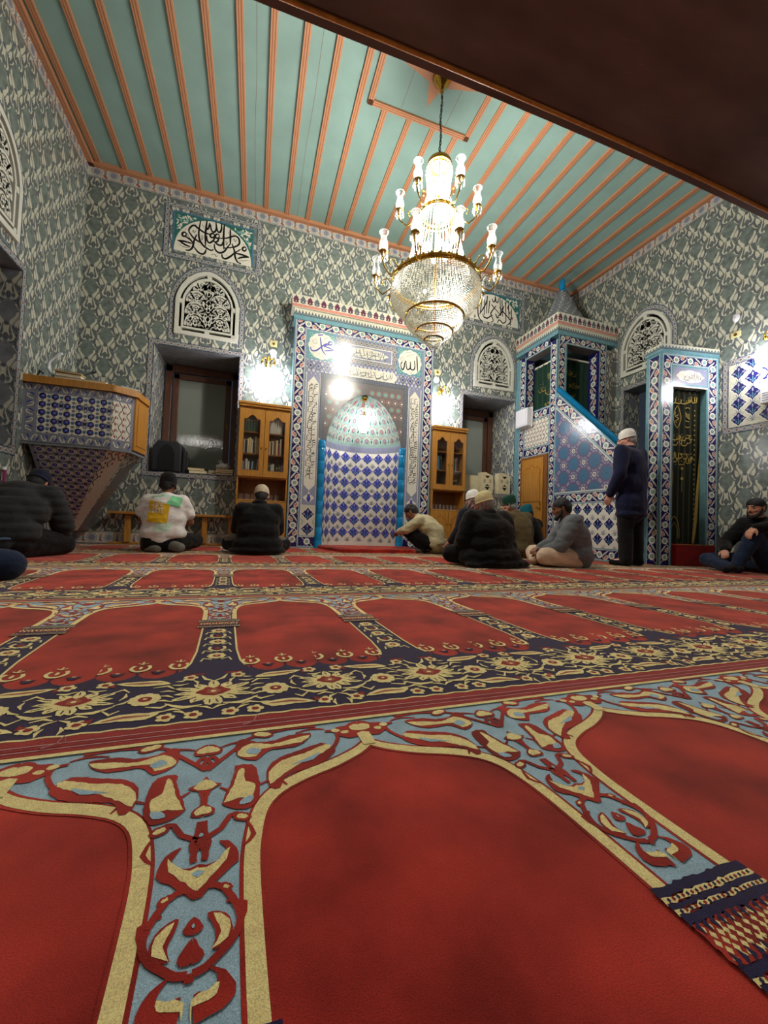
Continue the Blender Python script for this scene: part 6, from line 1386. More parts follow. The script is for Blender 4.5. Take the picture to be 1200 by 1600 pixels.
ARAB = [["r",[[-0.0017,-0.3367],[0.0131,-0.3259],[0.029,-0.31],[0.0439,-0.2965],[0.0423,-0.2758],[0.0325,-0.2618],[0.021,-0.2585],[0.0284,-0.2709],[0.0299,-0.2821],[0.0202,-0.2897],[0.0084,-0.2935],[-0.0051,-0.2914]]],["y",[[-0.0027,-0.3236],[0.0108,-0.3103],[0.0265,-0.2929],[0.0292,-0.2761],[0.0202,-0.2888],[0.0086,-0.2971],[-0.0048,-0.2959]]],["b",[[-0.0036,-0.3114],[0.0034,-0.306],[0.0072,-0.302],[-0.0046,-0.2977]]],["R",[[-0.0055,-0.2859],[-0.0062,-0.2717],[0.0046,-0.2523],[0.0229,-0.2396],[0.0337,-0.2192],[0.0447,-0.2179]]],["r",[[0.0614,-0.2288],[0.0588,-0.2334],[0.0527,-0.2349],[0.0454,-0.2328],[0.0395,-0.228],[0.0373,-0.222],[0.0397,-0.2173],[0.0458,-0.2156],[0.0534,-0.2177],[0.0593,-0.2228]]],["y",[[0.0558,-0.2272],[0.0544,-0.2293],[0.0512,-0.2299],[0.0472,-0.2288],[0.0441,-0.2264],[0.0429,-0.2236],[0.0442,-0.2214],[0.0475,-0.2208],[0.0515,-0.2219],[0.0546,-0.2244]]],["R",[[-0.0062,-0.2717],[-0.0093,-0.2586],[-0.004,-0.2418],[-0.0027,-0.2209]]],["r",[[0.0073,-0.2478],[0.0057,-0.2523],[0.0011,-0.254],[-0.0048,-0.2523],[-0.0098,-0.2478],[-0.0121,-0.2422],[-0.0106,-0.2376],[-0.0059,-0.2357],[0.0001,-0.2374],[0.0052,-0.2421]]],["b",[[0.0029,-0.2465],[0.002,-0.2487],[-0.0005,-0.2495],[-0.0037,-0.2486],[-0.0064,-0.2463],[-0.0076,-0.2435],[-0.0068,-0.2412],[-0.0043,-0.2403],[-0.001,-0.2413],[0.0017,-0.2436]]],["r",[[0.0158,-0.2042],[0.0128,-0.2107],[0.0046,-0.2128],[-0.0057,-0.2099],[-0.0144,-0.2031],[-0.0183,-0.1947],[-0.0156,-0.1879],[-0.0073,-0.1855],[0.0034,-0.1885],[0.0123,-0.1957]]],["y",[[0.0101,-0.2026],[0.0081,-0.2065],[0.0026,-0.2076],[-0.0043,-0.2057],[-0.0101,-0.2014],[-0.0126,-0.1963],[-0.0108,-0.1923],[-0.0052,-0.191],[0.0019,-0.193],[0.0077,-0.1975]]],["R",[[-0.0006,-0.1893],[-0.0012,-0.1703]]],["r",[[-0.0262,-0.1418],[-0.0126,-0.1326],[-0.0037,-0.1166],[0.0077,-0.1381],[0.0245,-0.1482],[0.0085,-0.1587],[0.0048,-0.1733],[-0.0081,-0.167]]],["y",[[-0.0161,-0.1446],[-0.0029,-0.1313],[0.0147,-0.1485],[-0.0003,-0.1563]]],["r",[[0.0221,-0.1944],[0.0326,-0.158],[0.0406,-0.1228],[0.0423,-0.106],[0.0692,-0.1088],[0.0763,-0.1367],[0.0762,-0.1832],[0.0636,-0.2105],[0.0468,-0.2123]]],["y",[[0.0287,-0.1882],[0.0392,-0.1598],[0.0482,-0.1249],[0.0549,-0.1242],[0.0557,-0.1521],[0.0673,-0.1599],[0.0633,-0.1832],[0.0454,-0.1832]]],["b",[[0.045,-0.2021],[0.0517,-0.1891],[0.0671,-0.1864],[0.062,-0.2015]]],["r",[[0.0234,-0.0547],[0.0195,-0.0636],[0.009,-0.0668],[-0.004,-0.0633],[-0.0149,-0.0545],[-0.0196,-0.0433],[-0.0162,-0.034],[-0.0056,-0.0304],[0.008,-0.034],[0.0191,-0.0434]]],["y",[[0.0162,-0.0528],[0.0136,-0.0574],[0.0066,-0.0588],[-0.0022,-0.0564],[-0.0094,-0.0513],[-0.0125,-0.0452],[-0.01,-0.0405],[-0.003,-0.039],[0.006,-0.0414],[0.0133,-0.0467]]],["R",[[-0.0048,-0.1046],[0.006,-0.0918],[-0.0066,-0.0701]]],["R",[[-0.0048,-0.1046],[-0.0157,-0.086],[-0.0066,-0.0701]]],["R",[[0.001,-0.1079],[0.0203,-0.0848],[0.0457,-0.0545],[0.0653,-0.0297],[0.091,-0.0205],[0.1388,-0.0113],[0.1902,-0.0145]]],["r",[[0.0428,-0.0737],[0.0433,-0.0382],[0.0571,-0.0276],[0.0782,-0.0441],[0.1113,-0.0462],[0.1384,-0.0351],[0.1779,-0.036],[0.1698,-0.057],[0.1465,-0.0759],[0.1027,-0.0757],[0.0887,-0.084],[0.0747,-0.1012],[0.0525,-0.0906]]],["y",[[0.0532,-0.0686],[0.0725,-0.049],[0.1044,-0.0595],[0.1361,-0.0516],[0.1658,-0.0469],[0.1483,-0.0647],[0.1035,-0.0677],[0.0861,-0.0703],[0.0786,-0.0871],[0.0578,-0.0825]]],["b",[[0.0581,-0.0758],[0.0692,-0.0607],[0.0869,-0.0736],[0.0757,-0.0844]]],["r",[[0.0875,-0.1731],[0.0887,-0.1273],[0.1106,-0.1014],[0.1444,-0.0888],[0.1897,-0.0734],[0.2057,-0.0916],[0.2074,-0.1075],[0.179,-0.1338],[0.1376,-0.1466],[0.1129,-0.1566],[0.1021,-0.1831]]],["y",[[0.0965,-0.1625],[0.0977,-0.1358],[0.1185,-0.1129],[0.1529,-0.103],[0.1886,-0.086],[0.1939,-0.0978],[0.1699,-0.1134],[0.1379,-0.1291],[0.1107,-0.1511]]],["b",[[0.1251,-0.1292],[0.1561,-0.1155],[0.1831,-0.1031],[0.1652,-0.1236],[0.1382,-0.1274]]],["R",[[0.2045,-0.0965],[0.2211,-0.0682],[0.2211,-0.0423],[0.2037,-0.0378]]],["y",[[0.2305,-0.0423],[0.2282,-0.0453],[0.2242,-0.0465],[0.2199,-0.0454],[0.217,-0.0424],[0.2164,-0.0387],[0.2186,-0.0357],[0.2227,-0.0345],[0.227,-0.0356],[0.23,-0.0386]]],["r",[[0.1112,-0.0257],[0.1066,-0.032],[0.0962,-0.0338],[0.084,-0.0306],[0.0744,-0.0236],[0.071,-0.0153],[0.0752,-0.0088],[0.0857,-0.0067],[0.0983,-0.01],[0.1081,-0.0173]]],["y",[[0.1044,-0.024],[0.1015,-0.0273],[0.0946,-0.028],[0.0864,-0.0259],[0.0799,-0.0217],[0.0776,-0.017],[0.0805,-0.0136],[0.0874,-0.0128],[0.0957,-0.015],[0.1023,-0.0193]]],["R",[[-0.0024,-0.3321],[0.0113,-0.3214],[0.0275,-0.3286],[0.0416,-0.356],[0.0427,-0.3734],[0.0343,-0.3883],[0.0228,-0.398],[0.0125,-0.4059],[0.0023,-0.4081]]],["r",[[0.0369,-0.3301],[0.0355,-0.3329],[0.032,-0.3339],[0.0276,-0.3326],[0.0241,-0.3296],[0.0227,-0.3259],[0.024,-0.323],[0.0275,-0.322],[0.032,-0.3233],[0.0356,-0.3264]]],["y",[[0.0327,-0.3289],[0.0322,-0.3299],[0.0307,-0.3302],[0.0289,-0.3296],[0.0275,-0.3285],[0.0269,-0.3272],[0.0274,-0.3262],[0.0289,-0.3259],[0.0307,-0.3264],[0.0322,-0.3275]]],["r",[[0.0127,-0.3527],[0.0232,-0.3534],[0.0344,-0.3636],[0.036,-0.3842],[0.0281,-0.3909],[0.0172,-0.392],[0.0212,-0.3798],[0.0162,-0.3656]]],["y",[[0.0182,-0.3568],[0.0323,-0.3671],[0.0315,-0.3822],[0.0184,-0.3895],[0.0251,-0.3763]]],["r",[[-0.0127,-0.3603],[-0.0021,-0.3518],[0.0099,-0.367],[-0.0004,-0.3734]]],["b",[[-0.004,-0.3628],[-0.0014,-0.3604],[0.0018,-0.3646],[-0.0008,-0.3676]]],["r",[[-0.0098,-0.3882],[-0.0066,-0.38],[-0.0003,-0.375],[0.0072,-0.3841],[0.0119,-0.3947],[0.0017,-0.4005]]],["r",[[0.0062,-0.4465],[0.0144,-0.4447],[0.0286,-0.4425],[0.0373,-0.4347],[0.0382,-0.4265],[0.0297,-0.4124],[0.015,-0.4045],[0.021,-0.4124],[0.0233,-0.42],[0.0134,-0.4251],[0.0045,-0.4241]]],["y",[[0.0051,-0.444],[0.0053,-0.4343],[0.0162,-0.4319],[0.0215,-0.4288],[0.0228,-0.4218],[0.0159,-0.4247],[0.0039,-0.4286]]],["R",[[-0.0003,-0.4073],[-0.0001,-0.4149]]],["r",[[0.2883,-0.0397],[0.2807,-0.0496],[0.2684,-0.0536],[0.2561,-0.0504],[0.2481,-0.0412],[0.2474,-0.0292],[0.2546,-0.0188],[0.2671,-0.0143],[0.28,-0.0176],[0.2881,-0.0274]]],["y",[[0.2775,-0.0407],[0.2734,-0.0456],[0.2664,-0.0474],[0.2591,-0.0455],[0.2542,-0.0406],[0.2535,-0.0346],[0.2575,-0.0296],[0.2646,-0.0276],[0.272,-0.0296],[0.277,-0.0346]]],["R",[[0.2767,-0.0567],[0.2886,-0.0683],[0.2887,-0.0499]]]]
# ------------------------------------------------------------------ prayer carpets: one roll per row, u right, v = 0 at the far edge going negative towards the camera
PX, PY, PU0, PV0 = .5435, 1.352, -.049, .795
SHEAR = lambda xy, h: np.stack([xy[:,0]-.055*(xy[:,1]-.65), xy[:,1], np.full(len(xy), h)], 1)
CW = PX/2
def carpet_cell(fine):
    """one prayer place centred on a pillar: u in -PX/2..PX/2, v in -PY..0"""
    p = Pat(); rg = (lambda q,a=.0012,s=.008: rough(q,s,a,len(q))) if fine else (lambda q,a=0,s=0: np.array(q))
    # light-blue spandrels with the yellow arch line; field lies between pillars
    AR = [(.001,-.092),(.028,-.114),(.075,-.138),(.125,-.156),(.170,-.180),(.196,-.212),(.2085,-.258),(.2145,-.31),(.2165,-.40),(.2165,-.465)]   # from the apex outwards
    arch = spline(AR, 3); inn = [(CW-x, y) for x,y in arch]          # right half of the cell, measured from the pillar
    p.h = 1; right = [(0,0),(CW,0)]+[tuple(q) for q in inn]+[(0,-.465)]
    p.poly('wool_blue', right); p.h = 3
    d = np.diff(inn, axis=0); 
    Y = Pat(); Y.h = 3; Y.stroke('wool_yellow', inn, [.016,.020,.020,.018,.018])
    if fine:
        YR = Pat(); YR.h = 2; YR.stroke('wool_red', [(x+.0,y) for x,y in inn], .027); p.add(YR)
    p.add(Y)
    # apex flower
    p.h = 5; p.poly('wool_red', rg([(CW-.05,-.045),(CW-.045,-.03),(CW-.02,-.024),(CW,-.015),(CW,-.07),(CW-.03,-.072),(CW-.045,-.062)])); p.h = 6; p.ell('wool_yellow', CW, -.04, .020,.012,10); p.ell('wool_yellow', CW-.033, -.05, .008,.006,8); p.poly('wool_yellow', [(CW-.012,-.06),(CW,-.055),(CW,-.10),(CW-.012,-.10)])
    # arabesques
    L = {'y':6,'r':5,'b':7}
    for k, pts in ARAB:
        if k != 'R':
            q = spline(pts, 2, True); q = clip_half([tuple(v) for v in q], (1,0), 0.0)
            if len(q) < 3: continue
            q = np.array(q); cc = q.mean(0); cc = cc if q[:,0].min() > .001 else cc*(0,1); q = cc+(q-cc)*{'r':.97,'y':1.13,'b':.9}[k]; p.h = L[k]; p.poly({'r':'wool_red','y':'wool_yellow','b':'wool_blue'}[k], q); continue
        if k == 'R': p.h = 5; p.stroke('wool_red', pts, .0075 if fine else .010, 2)
        else:
            q = spline(pts, 2, True); p.h = L[k]; p.poly({'r':'wool_red','y':'wool_yellow','b':'wool_blue'}[k], rg(q) if fine else q)
    p.h = 4
    for q in ([(.02,-.045),(.05,-.035),(.075,-.05)],[(.075,-.165),(.10,-.155),(.115,-.175)],[(.13,-.10),(.15,-.115),(.165,-.10)],[(.055,-.235),(.062,-.26),(.05,-.275)],[(.03,-.345),(.048,-.352),(.045,-.37)],[(.02,-.155),(.035,-.17),(.03,-.185)],[(.15,-.03),(.18,-.022),(.205,-.03)]):
        p.stroke('wool_red', q, [.003,.0065,.003], 2)
    p.mirror(0)
    # far edge line
    p.h = 8; p.rect('wool_yellow', -CW,-.010,CW,0)
    # striped knot between blue and navy pillar
    w = .062; p.h = 9
    yb = [(-.463,-.475,'wool_navy'),(-.475,-.482,'wool_yellow'),(-.482,-.489,'wool_navy'),(-.489,-.494,'wool_yellow'),(-.494,-.505,'wool_navy'),(-.505,-.545,'wool_red'),(-.545,-.556,'wool_navy'),(-.556,-.561,'wool_yellow'),(-.561,-.568,'wool_navy'),(-.568,-.574,'wool_yellow'),(-.574,-.582,'wool_navy')]
    for a,b,m in yb:
        q = [(-w-.01,a),(w+.01,a),(w+.01,b),(-w-.01,b)]; p.poly(m, rg(q,.0016,.006) if fine else q)
    p.h = 10
    rk = random.Random(8)
    for k in range(-6,7):
        for j in range(5): xx = k*.0105+rk.uniform(-.003,.003); zz = -.511-j*.0072; p.poly('wool_yellow', [(xx-.0035,zz),(xx,zz-.0042),(xx+.0035,zz),(xx,zz+.0042)])
    for k in range(-9,10):
        for zz in (-.4785,-.4915,-.5585,-.571): p.poly('wool_navy' if k%2 else 'wool_darkred', [(k*.0072-.002,zz-.0025),(k*.0072+.002,zz-.001),(k*.0072+.002,zz+.0025),(k*.0072-.002,zz+.001)])
    p.h = 11
    for k in range(-6,7):
        for zz in (-.505,-.545): p.poly('wool_navy', [(k*.011-.004,zz-.003),(k*.011,zz+(-.012 if zz > -.52 else .012)),(k*.011+.004,zz+.003)])
    # navy pillar and wide navy border with scalloped edge
    p.h = 1; n6 = PX/6
    p.poly('wool_navy', [(-.052,-.58),(.052,-.58),(.054,-.85),(.062,-.95),(.092,-1.03),(-.092,-1.03),(-.062,-.95),(-.054,-.85)])
    Z = Pat(); Z.h = 4
    for s in (1,-1): Z.stroke('wool_yellow', [(s*.054,-.58),(s*.056,-.85),(s*.064,-.95),(s*.075,-.99)], .006)
    p.add(Z); p.h = 2
    top = []
    for k in range(-3,3):
        c = (k+.5)*n6
        for t in np.linspace(0,1,7)[:-1]: top.append(((k+t)*n6, -1.008-.034*math.sin(math.pi*t)**.7))
    top.append((CW,-1.008)); p.poly('wool_navy', top+[(CW,-1.287),(-CW,-1.287)])
    p.h = 5
    for k in range(-3,3):
        x = (k+.0)*n6+n6*.0
        for xx,big in ((k*n6,True),((k+.5)*n6,False)):
            if abs(xx) < .065: continue
            if big:
                q = Pat(); q.h = 5; q.stroke('wool_yellow', [(xx-.016,-.945),(xx-.022,-.965),(xx-.010,-.985),(xx+.010,-.985),(xx+.022,-.965),(xx+.016,-.945)], .009, 2); q.stroke('wool_yellow', [(xx,-.935),(xx,-.915)], .005); q.stroke('wool_yellow', [(xx-.012,-.925),(xx,-.935),(xx+.012,-.925)], .004); q.ell('wool_yellow', xx, -.962, .004,.012,6); q.stroke('wool_navy', [(xx,-.99),(xx,-1.01)], .005); p.add(q)
            else:
                p.poly('wool_navy', [(xx-.018,-.990),(xx-.006,-1.012),(xx+.006,-1.012),(xx+.018,-.990),(xx,-.998)]); p.h = 6; p.ell('wool_cream', xx, -.994, .005,.004,6); p.h = 5
    # flowers of the pillar
    def rosette(x,y,r,n,m1='wool_yellow',m2='wool_darkred'):
        p.h = 5; p.flower(m1,x,y,r,n,r*.36); p.ell(m1,x,y,r*.6,n=10); p.h = 6; p.ell(m2,x,y,r*.42,n=8); p.h = 7; p.ell(m1,x,y,r*.14,n=6)
    for y in (-.625,-.76,-.90): rosette(0,y,.027,8)
    for y in (-.69,-.83):
        p.h = 5; p.stroke('wool_yellow', [(-.018,y+.02),(-.022,y-.005),(0,y-.025),(.022,y-.005),(.018,y+.02)], .009, 2); p.ell('wool_darkred',0,y,.008,.014,8)
    for y in (-.655,-.72,-.79,-.86,-.93):
        for s in (1,-1): p.stroke('wool_yellow', [(s*.012,y),(s*.034,y+.012),(s*.040,y-.012)], .006)
    # palmettes of the wide border
    def palm(x,y,s=1,flip=1,half=0):
        for a in range(-84,265,29):
            t = math.radians(a); big = (a//29)%2; L = (.078 if big else .066)*s; w_ = .30
            P_ = lambda r,tt: (x+r*math.cos(tt)*1.12, y+flip*r*math.sin(tt)*.80)
            p.h = 5; p.poly('wool_yellow', [P_(.030*s,t-w_*.6),P_(.052*s,t-w_*.75),P_(L*.96,t-w_*.25),P_(L*1.06,t+.06),P_(L*.9,t+w_*.45),P_(.050*s,t+w_*.75),P_(.030*s,t+w_*.6)])
            p.h = 6; p.stroke('wool_navy', [P_(.050*s,t),P_(L*.9,t+.03)], .0028)
        p.h = 6; p.poly('wool_yellow', [(x+.046*s*math.cos(q)*(1+.16*math.cos(4*q)), y+flip*.032*s*math.sin(q)*(1+.2*math.cos(3*q))) for q in np.linspace(0,2*math.pi,25)[:-1]])
        p.h = 7; p.blob('wool_darkred',[(x-.036*s,y),(x-.022*s,y+flip*.016*s),(x-.012*s,y+flip*.028*s),(x,y+flip*.018*s),(x+.012*s,y+flip*.028*s),(x+.022*s,y+flip*.016*s),(x+.036*s,y),(x,y-flip*.022*s)],2); p.h = 8; p.flower('wool_salmon',x,y+flip*.001,.016*s,5,.007*s); p.h = 9; p.ell('wool_yellow',x,y,.006*s,n=6)
        p.h = 5
        for sg in (1,-1): p.stroke('wool_yellow',[(x+sg*.02*s,y-flip*.06*s),(x+sg*.055*s,y-flip*.065*s),(x+sg*.09*s,y-flip*.04*s)],[.004,.013,.003],2)
    palm(0,-1.155,1.05); palm(-CW,-1.150,.95) if False else None
    for sg in (1,-1):
        rosette(sg*.137,-1.165,.033,9)
        palm_x = sg*CW
        p.h = 5
        # long feathery leaves
        for y0,dy,m in ((-1.075,.012,1),(-1.245,-.014,1)):
            q = [(sg*.095,y0-dy),(sg*.12,y0+.012),(sg*.17,y0+.016),(sg*.215,y0+dy),(sg*.17,y0-.012),(sg*.12,y0-.016)]
            p.h = 5; p.poly('wool_yellow', spline(q,2,True)); p.h = 6; p.stroke('wool_salmon', [(sg*.115,y0),(sg*.16,y0+.002),(sg*.195,y0+dy*.6)], [.003,.009,.003])
            p.h = 5; p.poly('wool_darkred', [(sg*.213,y0-.010),(sg*.232,y0),(sg*.213,y0+.012)])
        for x,y in ((.055,-1.06),(.235,-1.065),(.035,-1.262),(.085,-1.262),(.235,-1.255)):
            p.h = 5; p.flower('wool_yellow', sg*x, y, .019, 5, .008); p.h = 6; p.ell('wool_darkred', sg*x, y, .008, n=6)
        p.h = 5
        for q in ([(.085,-1.12),(.10,-1.10),(.13,-1.105)],[(.085,-1.20),(.10,-1.215),(.13,-1.205)],[(.175,-1.12),(.19,-1.10),(.21,-1.115)],[(.175,-1.21),(.19,-1.225),(.21,-1.20)],[(.0,-1.09),(.02,-1.075),(.03,-1.05)],[(.06,-1.235),(.075,-1.225),(.10,-1.235)],[(.225,-1.225),(.245,-1.215),(.262,-1.225)],[(.225,-1.095),(.245,-1.10),(.262,-1.09)]):
            p.stroke('wool_yellow', [(sg*a,b) for a,b in q], [.003,.009,.003])
    for sg in (1,-1): palm(sg*CW,-1.148,.92)
    rr = random.Random(12); occ = [(q.mean(0), max(np.ptp(q[:,0]),np.ptp(q[:,1]))/2) for m_,q,h_ in p.S if q[:,1].mean() < -1.03 and h_ >= 4]
    for _ in range(1500):          # small leaves and tendrils in the gaps
        x, y = rr.uniform(.012,CW-.012), rr.uniform(-1.272,-1.055)
        if min([np.hypot(*(c_-(x,y)))-r_ for c_,r_ in occ]) < .0085: continue
        a = rr.uniform(0,3.14); L = rr.uniform(.012,.021); c_, s_ = math.cos(a), math.sin(a)
        for sg in (1,-1):
            p.h = 5; p.stroke('wool_yellow', [(sg*(x-L*c_),y-L*s_),(sg*(x-.3*L*s_),y+.3*L*c_),(sg*(x+L*c_),y+L*s_)], [.002,.008,.002])
        occ.append((np.array((x,y)), .012))
    # near edge
    p.h = 3; e = [(-CW+PX*t, -1.287-.004*math.sin(t*math.pi*10)**2) for t in np.linspace(0,1,41)]; p.stroke('wool_yellow', e, .006)
    p.h = 2; p.poly('wool_rim', [(-CW,-1.290),(CW,-1.290),(CW,-PY),(-CW,-PY)])
    p.h = 4
    for y in (-1.316,-1.333): p.stroke('thread', [(-CW,y),(-CW/3,y+.001),(CW/3,y-.001),(CW,y)], .0022)
    p.h = 3; p.stroke('wool_darkred', [(-CW,-1.325),(CW,-1.325)], .005)
    out = Pat(); out.S = []
    for m_, q_, h_ in p.S:
        c_ = clip_rect(q_, (-CW,-PY,CW,0)) if (q_.min(0) < (-CW,-PY)).any() or (q_.max(0) > (CW,0)).any() else q_
        if len(c_) > 2:
            c_ = np.array(c_)
            if fine and len(c_) > 5 and m_ != 'wool_blue': c_ = np.clip(rough(c_,.006,.0009,len(c_)), (-CW,-PY), (CW,0))
            out.S.append((m_, c_, h_))
    return out
FINE, COARSE = carpet_cell(True), carpet_cell(False)
NAMES = ['nearest','second nearest','third nearest','fourth nearest','farthest full','wall-side']
u_left = XL
for r in range(-1,5):
    v0 = PV0+PY*r; far = min(v0, YF)
    if r == -1: pass
    mb = MB(); fn = FLOOR(0)
    i0, i1 = int((XL-PU0)/PX)-1, int((XR-PU0)/PX)+2
    p = Pat(); p.h = 0
    near = v0-PY
    p.rect('wool_red', XL, near, XR, far)
    mb.stamp(p, fn)
    for nr in (-1,): 
        pass
    clip = [(XL,near,XR,far)]
    pat = FINE if r <= 1 else COARSE
    for k in range(i0,i1+1):
        o = np.array((PU0+k*PX, v0))
        for i_,(m_,q_,h_) in enumerate(pat.S):
            h = (h_+(i_%29)*.025)*EPS; q = SHEAR(q_+o, h)
            if (q[:,0].min() < XL) or (q[:,0].max() > XR) or q[:,1].max() > YF:
                c_ = clip_rect(q[:,:2], (XL, near, XR, far))
                if len(c_) < 3: continue
                q = np.array([(a_,b_,h) for a_,b_ in c_])
            mb.face(q, m_)
    # base slab so the roll has thickness
    mb.box(XL, near+.002, -.012, XR, far-.002, -.002, 'wool_darkred')
    o = obj('prayer_carpet', mb, None, 'red prayer carpet row with arches, %s' % {-1:'lying under the camera, before the big blue arches',0:'the nearest, with big light blue spandrels',1:'second row from the camera',2:'third row from the camera',3:'fourth row from the camera',4:'narrow last row along the front wall'}[r], 'carpet', 'rows of prayer carpet')
# sewing thread ends
t = thing('loose_thread',(.0,.82,.003),'white loose sewing thread on the seam between the two nearest carpet rows','thread'); mb = MB()
for x in (-.30,.02): mb.tube([(x-.02,.815,.004),(x,.822,.006),(x+.006,.835,.012),(x+.010,.828,.004)],.0012,'thread',5)
obj('strand', mb, t)
# ------------------------------------------------------------------ people
def rotz(p, a): c,s = math.cos(a),math.sin(a); return (c*p[0]-s*p[1], s*p[0]+c*p[1], p[2])
def caps(mb, a, b, ra, rb, m, k=12):
    a, b = np.array(a,float), np.array(b,float); L = np.linalg.norm(b-a)
    if L < 1e-6: mb.sphere(a, ra, m, k); return
    t = (b-a)/L; P, R = [], []
    for q in (-90,-60,-30,0): P.append(a+t*ra*math.sin(math.radians(q))); R.append(max(.0006,ra*math.cos(math.radians(q))))
    for q in (0,30,60,90): P.append(b+t*rb*math.sin(math.radians(q))); R.append(max(.0006,rb*math.cos(math.radians(q))))
    V = []; up = np.array([0,0,1.]) if abs(t[2]) < .9 else np.array([1.,0,0]); x = np.cross(t,up); x /= np.linalg.norm(x); y = np.cross(x,t)
    for p_, r_ in zip(P,R):
        for j in range(k): g = 2*math.pi*j/k; V.append(p_+r_*(math.cos(g)*x+math.sin(g)*y))
    F = [(i*k+j,i*k+(j+1)%k,(i+1)*k+(j+1)%k,(i+1)*k+j) for i in range(len(P)-1) for j in range(k)]; F += [list(range(k))[::-1], list(range((len(P)-1)*k,len(P)*k))]
    mb.mesh(V, F, m)
def chain(mb, pts, rs, m='skin'):
    for i in range(len(pts)-1): caps(mb, pts[i], pts[i+1], rs[i], rs[i+1], m)
def ellip(mb, c, r, m='skin', rz=0, rx=0):
    n0 = len(mb.v); mb.sphere((0,0,0),1,m,16); V = mb.v[-1]*np.array(r)
    cx,sx = math.cos(rx),math.sin(rx); V = V@np.array([[1,0,0],[0,cx,-sx],[0,sx,cx]]).T; cz,sz = math.cos(rz),math.sin(rz); V = V@np.array([[cz,-sz,0],[sz,cz,0],[0,0,1]]).T
    mb.v[-1] = V+np.array(c)
def fuse(name, mb, parent, m, voxel=.014, smooth=4, fold=0, fscale=9, fdir=(1,1,2.2), label=None, quilt=0):
    """remesh the overlapping volumes to one closed skin, smooth it, add folds"""
    tmp = obj('tmp', mb); md = tmp.modifiers.new('r','REMESH'); md.mode = 'VOXEL'; md.voxel_size = voxel; md.use_smooth_shade = True
    s = tmp.modifiers.new('s','SMOOTH'); s.factor = .5; s.iterations = smooth
    dg = bpy.context.evaluated_depsgraph_get(); dg.update(); me = bpy.data.meshes.new_from_object(tmp.evaluated_get(dg)); bpy.data.objects.remove(tmp)
    if fold or quilt:
        n = len(me.vertices); nr = [v.normal.copy() for v in me.vertices]; sd = Vector((R_.random()*9,R_.random()*9,R_.random()*9))
        for v, q in zip(me.vertices, nr):
            c = v.co; a = mnoise.noise(Vector((c.x*fdir[0],c.y*fdir[1],c.z*fdir[2]))*fscale+sd); b_ = 1-abs(mnoise.noise(Vector((c.x*fdir[0],c.y*fdir[1],c.z*fdir[2]))*fscale*1.9+sd))*2
            v.co = c+q*(fold*(a*1.0+b_*.45)+(quilt*abs(math.sin(c.z*math.pi/.075)) if quilt else 0))
    for v in me.vertices:
        if v.co.z < .003: v.co.z = .003
    me.materials.clear(); me.materials.append(MAT[m]); me.polygons.foreach_set('use_smooth',[True]*len(me.polygons))
    o = bpy.data.objects.new(name, me); COL.objects.link(o); o.parent = parent; ORG[o.name] = (0,0,0); tag(o, label); me.name = name; return o
def frame(d, up=(0,0,1)):
    d = np.array(d,float); d /= np.linalg.norm(d); x = np.cross(d, up); x /= np.linalg.norm(x); u = np.cross(x, d); return x, d, u     # right, forward, up
def hand(mb, wrist, dirv, palmn, curl=.6, side=1, m='skin', s=1.0):
    """palm plus five fingers; dirv wrist->knuckles, palmn out of the palm"""
    w = np.array(wrist,float); d = np.array(dirv,float); d /= np.linalg.norm(d); n = np.array(palmn,float); n -= d*(n@d); n /= np.linalg.norm(n); a = np.cross(d,n)*side
    k = w+d*.085*s
    for t in (-.030,-.010,.010,.030): caps(mb, w+a*t*.6*s, k+a*t*s, .015*s, .0125*s, m, 8)
    for i,(t,L) in enumerate(((-.031,.072),(-.010,.080),(.011,.074),(.031,.058))):
        p = k+a*t*s; q = d.copy(); c = curl*(1+.12*i); seg = (L*.45,L*.32,L*.25); r = (.0098,.0092,.0085,.0075)
        for j in range(3):
            ang = c*(.5+.55*j); v = d*math.cos(ang)+n*math.sin(ang); p2 = p+v*seg[j]*s; caps(mb, p, p2, r[j]*s, r[j+1]*s, m, 8); p = p2
    p = w+d*.022*s-a*.026*s; p1 = p+(d*.55-a*.65+n*.35)*.036*s; p2 = p1+(d*.85-a*.2+n*.4)*.030*s; p3 = p2+(d*.9+n*.45)*.022*s
    caps(mb,p,p1,.014*s,.011*s,m,8); caps(mb,p1,p2,.011*s,.010*s,m,8); caps(mb,p2,p3,.010*s,.008*s,m,8)
